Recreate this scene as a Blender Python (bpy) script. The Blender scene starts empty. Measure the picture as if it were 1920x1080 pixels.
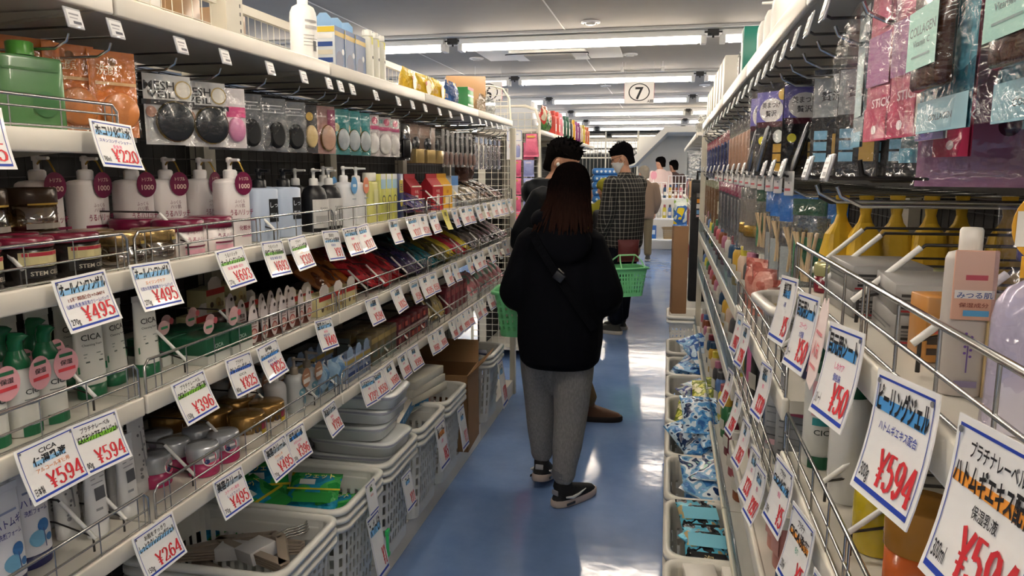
import bpy, bmesh, math, random
from mathutils import Vector, Matrix, Euler
random.seed(11)
SC = bpy.context.scene
COL = SC.collection
PI = math.pi
R = math.radians

# ------------------------------------------------------------------ camera, world, exposure
cam_data = bpy.data.cameras.new('camera')
cam_data.sensor_width = 36.0
cam_data.lens = 26.25
cam_data.clip_start = 0.02
cam_data.clip_end = 200
cam = bpy.data.objects.new('camera', cam_data)
COL.objects.link(cam)
cam.location = (0, 0, 1.52)
cam.rotation_euler = (R(90 - 8.97), 0, R(11.72))
SC.camera = cam
SC.view_settings.view_transform = 'Standard'
SC.view_settings.look = 'None'
SC.view_settings.gamma = 1
SC.view_settings.use_curve_mapping = False
SC.cycles.max_bounces = 10
SC.cycles.diffuse_bounces = 6
SC.cycles.transparent_max_bounces = 12
SC.view_settings.exposure = 0.9
TUBE_POWER = 15.0
world = bpy.data.worlds.new('world')
SC.world = world
world.use_nodes = True
world.node_tree.nodes['Background'].inputs[0].default_value = (0.9, 0.95, 1, 1)
world.node_tree.nodes['Background'].inputs[1].default_value = 0.02

# ------------------------------------------------------------------ materials
def lin(h):
    h = h.lstrip('#')
    out = []
    for i in (0, 2, 4):
        c = int(h[i:i + 2], 16) / 255
        out.append(c / 12.92 if c <= .04045 else ((c + .055) / 1.055) ** 2.4)
    return (*out, 1)

_M = {}
def mat(col, rough=.5, metal=0.0, bump=None, var=0, coat=0, emit=0, trans=0, sheen=0):
    """A principled material: bump = (scale, strength), var = how much a noise varies the colour."""
    key = (col, rough, metal, bump, var, coat, emit, trans, sheen)
    if key in _M:
        return _M[key]
    m = bpy.data.materials.new('mat_' + col.lstrip('#') + '_%d' % len(_M))
    m.use_nodes = True
    nt = m.node_tree
    b = nt.nodes['Principled BSDF']
    c = lin(col)
    b.inputs['Base Color'].default_value = c
    b.inputs['Roughness'].default_value = rough
    b.inputs['Metallic'].default_value = metal
    if coat: b.inputs['Coat Weight'].default_value = coat
    if trans: b.inputs['Transmission Weight'].default_value = trans
    if sheen: b.inputs['Sheen Weight'].default_value = sheen
    if emit:
        b.inputs['Emission Color'].default_value = c
        b.inputs['Emission Strength'].default_value = emit
    if bump or var:
        tc = nt.nodes.new('ShaderNodeTexCoord')
    if bump:
        n = nt.nodes.new('ShaderNodeTexNoise')
        n.inputs['Scale'].default_value = bump[0]
        n.inputs['Detail'].default_value = 3
        bp = nt.nodes.new('ShaderNodeBump')
        bp.inputs['Strength'].default_value = bump[1]
        bp.inputs['Distance'].default_value = .01
        nt.links.new(tc.outputs['Object'], n.inputs['Vector'])
        nt.links.new(n.outputs[0], bp.inputs['Height'])
        nt.links.new(bp.outputs[0], b.inputs['Normal'])
    if var:
        n = nt.nodes.new('ShaderNodeTexNoise')
        n.inputs['Scale'].default_value = 9
        n.inputs['Detail'].default_value = 5
        mx = nt.nodes.new('ShaderNodeMix'); mx.data_type = 'RGBA'
        mx.inputs[6].default_value = tuple(max(0, x * (1 - var)) for x in c[:3]) + (1,)
        mx.inputs[7].default_value = tuple(min(1, x * (1 + var)) for x in c[:3]) + (1,)
        nt.links.new(tc.outputs['Object'], n.inputs['Vector'])
        nt.links.new(n.outputs[0], mx.inputs[0])
        nt.links.new(mx.outputs[2], b.inputs['Base Color'])
    _M[key] = m
    return m

def film(col='#ffffff', fac=.09, bump=(32, .5), rough=.1):
    """Clear crinkled plastic: mostly see-through with a glossy skin."""
    key = ('film', col, fac, bump, rough)
    if key in _M: return _M[key]
    m = bpy.data.materials.new('mat_film_%d' % len(_M)); m.use_nodes = True
    nt = m.node_tree; nt.nodes.clear()
    out = nt.nodes.new('ShaderNodeOutputMaterial')
    mx = nt.nodes.new('ShaderNodeMixShader'); mx.inputs[0].default_value = fac
    t = nt.nodes.new('ShaderNodeBsdfTransparent'); t.inputs[0].default_value = lin(col)
    g = nt.nodes.new('ShaderNodeBsdfGlossy'); g.inputs['Roughness'].default_value = rough
    tc = nt.nodes.new('ShaderNodeTexCoord'); n = nt.nodes.new('ShaderNodeTexNoise')
    n.inputs['Scale'].default_value = bump[0]; n.inputs['Detail'].default_value = 2
    bp = nt.nodes.new('ShaderNodeBump'); bp.inputs['Strength'].default_value = bump[1]; bp.inputs['Distance'].default_value = .02
    nt.links.new(tc.outputs['Object'], n.inputs['Vector']); nt.links.new(n.outputs[0], bp.inputs['Height'])
    nt.links.new(bp.outputs[0], g.inputs['Normal'])
    nt.links.new(t.outputs[0], mx.inputs[1]); nt.links.new(g.outputs[0], mx.inputs[2])
    nt.links.new(mx.outputs[0], out.inputs[0])
    _M[key] = m
    return m

def printed(cols, scale=14, rough=.25, bump=(40, .5), stretch=(1, 1, 1)):
    """Glossy printed pouch: blotches of the given inks from a stepped noise."""
    key = ('printed', tuple(cols), scale, rough, bump, stretch)
    if key in _M: return _M[key]
    m = bpy.data.materials.new('mat_print_%d' % len(_M)); m.use_nodes = True
    nt = m.node_tree; b = nt.nodes['Principled BSDF']; b.inputs['Roughness'].default_value = rough
    tc = nt.nodes.new('ShaderNodeTexCoord'); mp = nt.nodes.new('ShaderNodeMapping')
    mp.inputs['Scale'].default_value = stretch
    n = nt.nodes.new('ShaderNodeTexNoise'); n.inputs['Scale'].default_value = scale; n.inputs['Detail'].default_value = 1.5
    rp = nt.nodes.new('ShaderNodeValToRGB'); rp.color_ramp.interpolation = 'CONSTANT'
    cr = rp.color_ramp
    k = len(cols)
    while len(cr.elements) < k: cr.elements.new(.5)
    for i, c in enumerate(cols):
        cr.elements[i].position = 0 if i == 0 else .36 + .3 * (i - 1) / max(1, k - 1) + .04
        cr.elements[i].color = lin(c)
    nt.links.new(tc.outputs['Object'], mp.inputs[0]); nt.links.new(mp.outputs[0], n.inputs['Vector'])
    nt.links.new(n.outputs[0], rp.inputs[0]); nt.links.new(rp.outputs[0], b.inputs['Base Color'])
    n2 = nt.nodes.new('ShaderNodeTexNoise'); n2.inputs['Scale'].default_value = bump[0]; n2.inputs['Detail'].default_value = 2
    bp = nt.nodes.new('ShaderNodeBump'); bp.inputs['Strength'].default_value = bump[1]; bp.inputs['Distance'].default_value = .02
    nt.links.new(tc.outputs['Object'], n2.inputs['Vector']); nt.links.new(n2.outputs[0], bp.inputs['Height'])
    nt.links.new(bp.outputs[0], b.inputs['Normal'])
    _M[key] = m
    return m

WHITE = mat('#e9e9e6', .35)
CREAM = mat('#ddd8c8', .4)
CHROME = mat('#c4c4c2', .22, 1.0)
DARKWIRE = mat('#4b4846', .4, .8)
BLACK = mat('#0d0d0f', .45)
GREY = mat('#77777a', .5)
PAPER = mat('#f1f1ee', .3, coat=.3)
INK = mat('#15151a', .6)
RED = mat('#d2303a', .5)
BLUE = mat('#1f3fa8', .5)
PINK = mat('#e2568e', .5)
ORANGE = mat('#ee8b26', .5)
GREEN = mat('#2f8f3c', .5)
SKY = mat('#58a7e0', .5)
LIME = mat('#7ac84a', .5)
CLEAR = film()

# ------------------------------------------------------------------ mesh helpers
_TXT = {}
def text_mesh(s, bold=0.0):
    """Vertices and faces of a line of type, 1 unit high, starting at the origin in the XY plane; and its width."""
    k = (s, bold)
    if k in _TXT: return _TXT[k]
    cu = bpy.data.curves.new('lettering', 'FONT')
    cu.body = s; cu.size = 1; cu.resolution_u = 2; cu.offset = bold
    ob = bpy.data.objects.new('lettering', cu); COL.objects.link(ob)
    bpy.context.view_layer.update()
    dg = bpy.context.evaluated_depsgraph_get()
    me = bpy.data.meshes.new_from_object(ob.evaluated_get(dg))
    vs = [v.co.copy() for v in me.vertices]; fs = [tuple(p.vertices) for p in me.polygons]
    w = max((v.x for v in vs), default=0)
    bpy.data.meshes.remove(me); bpy.data.objects.remove(ob); bpy.data.curves.remove(cu)
    _TXT[k] = (vs, fs, w)
    return _TXT[k]

# book-face digits drawn with a broad flat pen: thick uprights, thin bars
_DIG = {
    '0': [[(.5, 1), (.2, .85), (.12, .5), (.2, .15), (.5, 0), (.8, .15), (.88, .5), (.8, .85), (.5, 1)]],
    '1': [[(.25, .82), (.5, 1), (.5, 0)], [(.25, 0), (.78, 0)]],
    '2': [[(.14, .72), (.25, .95), (.5, 1), (.78, .9), (.82, .68), (.6, .4), (.12, .02), (.88, .02), (.9, .18)]],
    '3': [[(.15, .8), (.3, .97), (.5, 1), (.75, .9), (.75, .65), (.45, .53), (.78, .42), (.85, .22), (.7, .04), (.45, 0), (.2, .05), (.12, .2)]],
    '4': [[(.7, 0), (.7, 1), (.08, .28), (.95, .28)], [(.5, 0), (.9, 0)]],
    '5': [[(.82, 1), (.25, 1), (.2, .56), (.5, .63), (.8, .5), (.86, .3), (.75, .08), (.45, 0), (.2, .05), (.12, .18)]],
    '6': [[(.8, .85), (.6, 1), (.35, .9), (.17, .6), (.14, .3), (.25, .07), (.5, 0), (.78, .1), (.86, .32), (.75, .54), (.5, .6), (.25, .5), (.16, .3)]],
    '7': [[(.14, .8), (.16, 1), (.9, 1), (.55, .5), (.42, 0)]],
    '8': [[(.5, .54), (.25, .68), (.25, .9), (.5, 1), (.75, .9), (.75, .68), (.5, .54), (.2, .38), (.17, .15), (.5, 0), (.83, .15), (.8, .38), (.5, .54)]],
    '9': [[(.2, .15), (.4, 0), (.65, .1), (.83, .4), (.86, .7), (.75, .93), (.5, 1), (.22, .9), (.14, .68), (.25, .46), (.5, .4), (.75, .5), (.84, .7)]],
    '¥': [[(.05, 1), (.5, .48)], [(.95, 1), (.5, .48), (.5, 0)], [(.15, .45), (.85, .45)], [(.15, .25), (.85, .25)], [(.3, 0), (.7, 0)]],
}

class MB:
    """Collects shapes into one mesh."""
    def __init__(s): s.v = []; s.f = []; s.m = []; s.sm = []
    def add(s, vs, fs, mi=0, smooth=False, M=None):
        o = len(s.v)
        s.v.extend([(M @ Vector(p)) if M is not None else Vector(p) for p in vs])
        s.f.extend([tuple(i + o for i in f) for f in fs])
        s.m.extend([mi] * len(fs)); s.sm.extend([smooth] * len(fs))
        return s
    def box(s, x0, x1, y0, y1, z0, z1, mi=0, M=None):
        vs = [(x0, y0, z0), (x1, y0, z0), (x1, y1, z0), (x0, y1, z0), (x0, y0, z1), (x1, y0, z1), (x1, y1, z1), (x0, y1, z1)]
        return s.add(vs, [(0, 3, 2, 1), (4, 5, 6, 7), (0, 1, 5, 4), (1, 2, 6, 5), (2, 3, 7, 6), (3, 0, 4, 7)], mi, False, M)
    def rbox(s, x0, x1, y0, y1, z0, z1, r=.003, mi=0, M=None, seg=2):
        bm = bmesh.new(); bmesh.ops.create_cube(bm, size=1)
        for v in bm.verts:
            v.co = Vector((x0 + (v.co.x + .5) * (x1 - x0), y0 + (v.co.y + .5) * (y1 - y0), z0 + (v.co.z + .5) * (z1 - z0)))
        r = min(r, .49 * min(x1 - x0, y1 - y0, z1 - z0))
        bmesh.ops.bevel(bm, geom=bm.edges[:], offset=r, segments=seg, affect='EDGES', profile=.5)
        bm.verts.index_update()
        s.add([v.co.copy() for v in bm.verts], [tuple(v.index for v in f.verts) for f in bm.faces], mi, True, M)
        bm.free(); return s
    def loft(s, rings, mi=0, smooth=True, caps=True, M=None, closed=True):
        n = len(rings[0]); vs = [p for r in rings for p in r]; fs = []
        for i in range(len(rings) - 1):
            for j in range(n if closed else n - 1):
                a = i * n + j; b = i * n + (j + 1) % n
                fs.append((a, b, b + n, a + n))
        s.add(vs, fs, mi, smooth, M)
        if caps and closed:
            o = len(vs) - n
            s.add(rings[0], [tuple(range(n - 1, -1, -1))], mi, False, M); s.add(rings[-1], [tuple(range(n))], mi, False, M)
        return s
    def lathe(s, prof, n=16, mi=0, c=(0, 0, 0), sx=1, sy=1, e=2.0, smooth=True, M=None, caps=True):
        return s.loft([ring(r * sx, r * sy, z + c[2], n, e, c[0], c[1]) for r, z in prof], mi, smooth, caps, M)
    def tube(s, pts, r, n=6, mi=0, M=None, taper=None):
        pts = [Vector(p) for p in pts]; rings = []
        up = None
        for i, p in enumerate(pts):
            d = (pts[min(i + 1, len(pts) - 1)] - pts[max(i - 1, 0)])
            d = d.normalized() if d.length > 1e-9 else Vector((0, 0, 1))
            if up is None:
                up = Vector((0, 0, 1)) if abs(d.z) < .9 else Vector((1, 0, 0))
            a = (up - d * up.dot(d)); a = a.normalized() if a.length > 1e-6 else d.orthogonal().normalized()
            b = d.cross(a); up = a
            rr = r if taper is None else r * taper[i]
            rings.append([p + (a * math.cos(2 * PI * k / n) + b * math.sin(2 * PI * k / n)) * rr for k in range(n)])
        return s.loft(rings, mi, True, True, M)
    def prism(s, poly, y0, y1, mi=0, M=None):
        """Outline in XZ pushed from y0 to y1."""
        n = len(poly)
        vs = [(x, y0, z) for x, z in poly] + [(x, y1, z) for x, z in poly]
        fs = [tuple(range(n)), tuple(range(2 * n - 1, n - 1, -1))] + [(j, j + n, (j + 1) % n + n, (j + 1) % n) for j in range(n)]
        return s.add(vs, fs, mi, False, M)
    def disc(s, x, z, y, rx, rz=None, mi=0, n=18, M=None, th=.0006):
        rz = rz or rx
        return s.prism([(x + rx * math.cos(2 * PI * k / n), z + rz * math.sin(2 * PI * k / n)) for k in range(n)], y, y + th, mi, M)
    def text(s, t, x, z, h, y, mi=0, w=None, bold=0.0, align='c', M=None, wrap=None):
        """Type standing in the XZ plane facing -Y. w fixes the width; wrap = radius of an upright cylinder to lay it on."""
        vs, fs, tw = text_mesh(t, bold)
        if not vs: return s
        kx = h if w is None else w / max(tw, 1e-6)
        off = {'c': -.5, 'l': 0, 'r': -1}[align] * tw * kx
        P = []
        for p in vs:
            a, b = x + off + p.x * kx, z + p.y * h
            if wrap:
                P.append((wrap * math.sin(a / wrap), -math.cos(a / wrap) * wrap + (y + wrap), b))
            else: P.append((a, y, b))
        return s.add(P, fs, mi, False, M)
    def digits(s, t, x, z, h, y, mi=0, adv=None, pen=(.11, .035), M=None):
        """Price figures with thick and thin strokes, starting at x."""
        adv = adv or h * .6
        for ch in t:
            if ch not in _DIG: x += adv * .5; continue
            for pl in _DIG[ch]:
                P = [Vector((x + a * adv * .92, 0, z + b * h)) for a, b in pl]
                for i in range(len(P) - 1):
                    d = (P[i + 1] - P[i])
                    if d.length < 1e-9: continue
                    d.normalize(); nx, nz = -d.z, d.x
                    hw = math.hypot(pen[0] * nx, pen[1] * nz) * h * .62
                    nn = Vector((nx, 0, nz)) * hw; e = d * hw * .3
                    q = [P[i] - e + nn, P[i] - e - nn, P[i + 1] + e - nn, P[i + 1] + e + nn]
                    dy = y - .00004 * i
                    s.add([(p.x, dy, p.z) for p in q], [(0, 1, 2, 3)], mi, False, M)
            x += adv
        return s
    def warp(s, fn):
        s.v = [Vector(fn(p)) for p in s.v]; return s
    def mesh(s, name, mats):
        me = bpy.data.meshes.new(name)
        me.from_pydata([tuple(p) for p in s.v], [], s.f)
        for m in (mats if isinstance(mats, (list, tuple)) else [mats]): me.materials.append(m)
        if s.f:
            me.polygons.foreach_set('material_index', s.m)
            me.polygons.foreach_set('use_smooth', s.sm)
        me.update()
        return me
    def build(s, name, mats, parent=None):
        return link(name, s.mesh(name, mats), parent)

def ring(rx, ry, z, n=16, e=2.0, cx=0, cy=0, rot=0):
    out = []
    for k in range(n):
        t = 2 * PI * (k + .5) / n
        c, q = math.cos(t), math.sin(t)
        x = rx * math.copysign(abs(c) ** (2 / e), c); y = ry * math.copysign(abs(q) ** (2 / e), q)
        out.append((cx + x * math.cos(rot) - y * math.sin(rot), cy + x * math.sin(rot) + y * math.cos(rot), z))
    return out

KIDS = {}
def link(name, data, parent=None):
    o = bpy.data.objects.new(name, data); COL.objects.link(o)
    if parent is not None:
        o.parent = parent; KIDS.setdefault(parent.name, []).append(o)
    return o
def tag(o, label, cat, group=None, kind=None):
    if label: o['label'] = label
    if cat: o['category'] = cat
    if group: o['group'] = group
    if kind: o['kind'] = kind
    return o
def thing(name, label, cat, loc=(0, 0, 0), rot=(0, 0, 0), group=None, sc=1):
    o = link(name, None); o.empty_display_size = .05
    place(o, loc, rot, sc)
    return tag(o, label, cat, group)
def place(o, loc, rot=0, sc=1):
    o.location = loc
    o.rotation_euler = rot if isinstance(rot, (tuple, list)) else (0, 0, rot)
    o.scale = sc if isinstance(sc, (tuple, list)) else (sc, sc, sc)
    return o
def dup(root):
    r = root.copy(); COL.objects.link(r)
    for k in ('label', 'group'):
        if k in r: del r[k]
    for ch in KIDS.get(root.name, []):
        c = ch.copy(); COL.objects.link(c); c.parent = r; KIDS.setdefault(r.name, []).append(c)
        for g in KIDS.get(ch.name, []):
            d = g.copy(); COL.objects.link(d); d.parent = c; KIDS.setdefault(c.name, []).append(d)
    return r
class Kind:
    """One kind of goods: built once, then copied with its parts."""
    def __init__(s, make, cat): s.make, s.cat, s.first, s.used = make, cat, None, False
    def put(s, loc, rot, label, group=None, sc=1):
        if s.first is None: s.first = s.make(); o = s.first
        else: o = dup(s.first)
        place(o, loc, rot, sc)
        return tag(o, label, s.cat, group)
def struct(o):
    o['kind'] = 'structure'; return o
ORD = ['first', 'second', 'third', 'fourth', 'fifth', 'sixth', 'seventh', 'eighth', 'ninth', 'tenth', 'eleventh', 'twelfth', 'thirteenth', 'fourteenth',
       'fifteenth', 'sixteenth', 'seventeenth', 'eighteenth', 'nineteenth', 'twentieth', 'twenty-first', 'twenty-second', 'twenty-third', 'twenty-fourth',
       'twenty-fifth', 'twenty-sixth', 'twenty-seventh', 'twenty-eighth', 'twenty-ninth', 'thirtieth']
def remeshed(mb, voxel, smooth=4, name='body'):
    """One continuous surface grown round everything collected in mb."""
    me = mb.mesh(name, [WHITE]); ob = bpy.data.objects.new('work', me); COL.objects.link(ob)
    r = ob.modifiers.new('r', 'REMESH'); r.mode = 'VOXEL'; r.voxel_size = voxel; r.use_smooth_shade = True
    if smooth:
        k = ob.modifiers.new('s', 'SMOOTH'); k.iterations = smooth; k.factor = .5
    bpy.context.view_layer.update()
    dg = bpy.context.evaluated_depsgraph_get()
    out = bpy.data.meshes.new_from_object(ob.evaluated_get(dg))
    bpy.data.objects.remove(ob); bpy.data.meshes.remove(me)
    out.materials.clear()
    for p in out.polygons: p.use_smooth = True; p.material_index = 0
    return out
def solid(mb, voxel, m, name, parent=None, smooth=4):
    me = remeshed(mb, voxel, smooth, name)
    for x in (m if isinstance(m, (list, tuple)) else [m]): me.materials.append(x)
    return link(name, me, parent)
# ------------------------------------------------------------------ the room
XL, XR = -1.0, .195          # front edges of the shelving on the two sides of the aisle
def floor_material():
    m = bpy.data.materials.new('mat_floor'); m.use_nodes = True; nt = m.node_tree; b = nt.nodes['Principled BSDF']
    tc = nt.nodes.new('ShaderNodeTexCoord')
    n = nt.nodes.new('ShaderNodeTexNoise'); n.inputs['Scale'].default_value = 2.2; n.inputs['Detail'].default_value = 8; n.inputs['Roughness'].default_value = .65
    r = nt.nodes.new('ShaderNodeValToRGB')
    r.color_ramp.elements[0].position = .3; r.color_ramp.elements[0].color = lin('#6583b4')
    r.color_ramp.elements[1].position = .7; r.color_ramp.elements[1].color = lin('#7e9aca')
    n2 = nt.nodes.new('ShaderNodeTexNoise'); n2.inputs['Scale'].default_value = 5; n2.inputs['Detail'].default_value = 3
    bp = nt.nodes.new('ShaderNodeBump'); bp.inputs['Strength'].default_value = .09; bp.inputs['Distance'].default_value = .02
    rr = nt.nodes.new('ShaderNodeMapRange'); rr.inputs[3].default_value = .06; rr.inputs[4].default_value = .15
    L = nt.links.new
    L(tc.outputs['Object'], n.inputs['Vector']); L(n.outputs[0], r.inputs[0]); L(r.outputs[0], b.inputs['Base Color'])
    L(tc.outputs['Object'], n2.inputs['Vector']); L(n2.outputs[0], bp.inputs['Height']); L(bp.outputs[0], b.inputs['Normal'])
    L(n.outputs[0], rr.inputs[0]); L(rr.outputs[0], b.inputs['Roughness'])
    return m
struct(MB().box(-9, 7, -5, 25, -.1, 0).build('floor', floor_material()))
CEIL = mat('#99948a', .8, var=.05)
struct(MB().box(-9, 7, -5, 25, 2.82, 2.95).build('ceiling', CEIL))
WALL = mat('#c9c7c0', .7)
struct(MB().box(-9.2, -9, -5, 25, 0, 2.9).build('wall_left', WALL))
struct(MB().box(7, 7.2, -5, 25, 0, 2.9).build('wall_right', WALL))
struct(MB().box(-9, 7, -5.2, -5, 0, 2.9).build('wall_near', WALL))
struct(MB().box(-9, 7, 25, 25.2, 0, 2.9).build('wall_far', mat('#3a3e3e', .6)))
# the dark shop window across the far end, which mirrors the lamps
for i, x in enumerate(range(-9, 7, 2)):
    wn = struct(MB().box(x + .03, x + 1.97, 24.9, 24.93, .9, 2.75).build('window_%d' % (i + 1), mat('#141a1c', .04, coat=1)))
    fr = MB()
    fr.box(x - .03, x + .03, 24.86, 24.98, .9, 2.78); fr.box(x + .94, x + .98, 24.87, 24.95, .9, 2.75)
    fr.box(x + .03, x + 1.97, 24.87, 24.95, 1.9, 1.94)
    fr.build('window_frame', CREAM, wn)
# ceiling board seams and lamp channels
STRIP = mat('#d2d2cf', .5)
seam = MB()
for x in (-6.4, -4.6, -2.8, -1.0, .8, 2.6, 4.4): seam.box(x, x + .012, -5, 25, 2.816, 2.8195)
struct(seam.build('trim_1', mat('#e4e2dc', .7)))
ROWS = [-1.8, 1.25, 4.3, 7.35, 10.4, 13.45, 16.5, 19.55, 22.6]
TUBE = mat('#fff3e4', .5, emit=TUBE_POWER)
BRK = mat('#3a3a3a', .5, .5)
def make_lamp():
    t = thing('ceiling_lamp', 'x', 'lamp')
    MB().rbox(-1.16, 1.16, -.055, .055, .035, .085, .006).build('housing', WHITE, t)
    tb = MB().tube([(-1.13, 0, 0), (1.13, 0, 0)], .022, 10)
    tb.tube([(-1.10, .05, .002), (1.10, .05, .002)], .022, 10)
    tb.build('fluorescent_tube', TUBE, t)
    for sx in (-1, 1):
        MB().rbox(sx * 1.155 - .025, sx * 1.155 + .025, -.05, .08, -.03, .04, .006).build('lamp_holder', WHITE, t)
    return t
LAMP = Kind(make_lamp, 'lamp')
LAMPX = [-5.84, -3.36, -.88, 1.6, 4.08]
for r, y in enumerate(ROWS):
    st = MB().box(-7, 5.3, y + .06, y + .42, 2.795, 2.819)
    st.prism([(-7, 2.819), (-7, 2.795), (5.3, 2.795), (5.3, 2.819)], y - .12, y + .06)
    struct(st.build('trim_%d' % (r + 2), STRIP))
    for i, x in enumerate(LAMPX):
        where = 'second' if r == 0 else ORD[r]
        LAMP.put((x, y, 2.70), 0, 'twin white fluorescent batten, %s row from the near wall, %s along from the left side' % (ORD[r], ORD[i]), 'fluorescent battens across the ceiling')
    for i, x in enumerate(LAMPX[:-1]):
        b = MB()
        b.box(x + 1.19, x + 1.29, y - .03, y + .03, 2.74, 2.795); b.box(x + 1.15, x + 1.33, y - .012, y + .012, 2.765, 2.78)
        b.tube([(x + 1.2, y - .05, 2.75), (x + 1.28, y + .06, 2.77)], .006, 5); b.tube([(x + 1.24, y, 2.72), (x + 1.24, y, 2.795)], .01, 6)
        tag(b.build('lamp_bracket', BRK), 'dark bracket joining lamps, %s lamp row, %s gap from the left side' % (ORD[r], ORD[i]), 'bracket', 'brackets between the ceiling lamps')
# downlight rings
def make_down():
    t = thing('downlight', 'x', 'downlight')
    MB().lathe([(.085, 0), (.085, -.012), (.06, -.018), (.06, .0)], 20).build('rim', WHITE, t)
    MB().lathe([(.055, -.004), (.04, -.026), (.02, -.03)], 16).build('lens', mat('#d8d6cc', .2, coat=.5), t)
    return t
DL = Kind(make_down, 'downlight')
for i, (x, y, w) in enumerate([(-.72, 6.9, 'before the air conditioner'), (-.47, 8.85, 'behind the air conditioner on its right'), (-2.25, 8.8, 'behind the air conditioner on its left'),
                              (-2.0, 5.6, 'above the left shelf top'), (-1.0, 12.0, 'past the number sign'), (.5, 12.2, 'past the number sign towards the right shelves')]):
    DL.put((x, y, 2.8195), 0, 'round white ceiling downlight ' + w, 'ceiling downlights')
# ceiling cassette air conditioner
t = thing('air_conditioner', 'white ceiling cassette air conditioner with curved black louvre line', 'air conditioner', (-1.33, 8.5, 2.8195))
MB().rbox(-.78, .78, -.42, .42, -.025, -.001, .008).build('face_panel', mat('#dcdad2', .5), t)
MB().rbox(-.42, .42, -.30, .30, -.055, -.02, .02).build('inner_cover', mat('#e6e4dc', .5), t)
g = MB()
for k in range(9): g.box(-.26, .26, -.20 + k * .045, -.178 + k * .045, -.068, -.05)
g.build('intake_grille', mat('#a9a69d', .6), t)
MB().tube([(.45 * math.cos(a), -.27 + .0 * a - .05 * math.sin(a), -.062) for a in [PI * k / 16 for k in range(17)]], .007, 5).build('louvre_line', BLACK, t)
MB().tube([(.45, -.25, -.062), (.43, -.1, -.062), (.43, .15, -.062)], .006, 5).build('louvre_line', BLACK, t)
# wire hanger frame, and the aisle number signs
def sign(n, x, y, z, sub, label):
    t = thing('number_sign', label, 'sign', (x, y, z))
    MB().rbox(-.18, .18, -.004, .004, -.13, .13, .003).build('board', mat('#f6f4f0', .4), t)
    b = MB()
    k = 40
    for i in range(k):
        a0, a1 = 2 * PI * i / k, 2 * PI * (i + 1) / k
        q = [(r * math.cos(a), r * .82 * math.sin(a)) for r, a in ((.128, a0), (.128, a1), (.115, a1), (.115, a0))]
        b.add([(p, -.006, w + .005) for p, w in q], [(0, 3, 2, 1)])
    b.text(n, 0, -.075, .2, -.006, bold=.02)
    b.text(sub, .135, -.12, .045, -.006)
    b.build('number', INK, t)
    w = MB()
    for sx in (-.17, .17): w.tube([(sx, 0, .13), (sx, 0, 2.8195 - z)], .002, 5)
    w.build('hanging_wire', WHITE, t)
    MB().box(-.181, -.178, -.005, .005, -.12, .13).box(.178, .181, -.005, .005, -.12, .13).build('red_edge', RED, t)
sign('7', -.385, 9.5, 2.455, 'A棚', 'white hanging sign with a black number seven in a circle')
sign('6', -2.28, 9.5, 2.495, 'A棚', 'white hanging sign with a black number six above the left shelves')
t = thing('hanger_rail', 'thin white ceiling hanger frame with two white end blocks before the number seven sign', 'hanger', (-.35, 9.42, 2.72))
MB().tube([(-.24, 0, 0), (.24, 0, 0)], .006, 6).tube([(-.24, 0, 0), (-.24, 0, .09)], .004, 5).tube([(.24, 0, 0), (.24, 0, .09)], .004, 5).build('rail', WHITE, t)
MB().rbox(-.26, -.22, -.02, .02, -.03, .03, .004).build('end_block', WHITE, t); MB().rbox(.22, .26, -.02, .02, -.03, .03, .004).build('end_block', WHITE, t)

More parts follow.
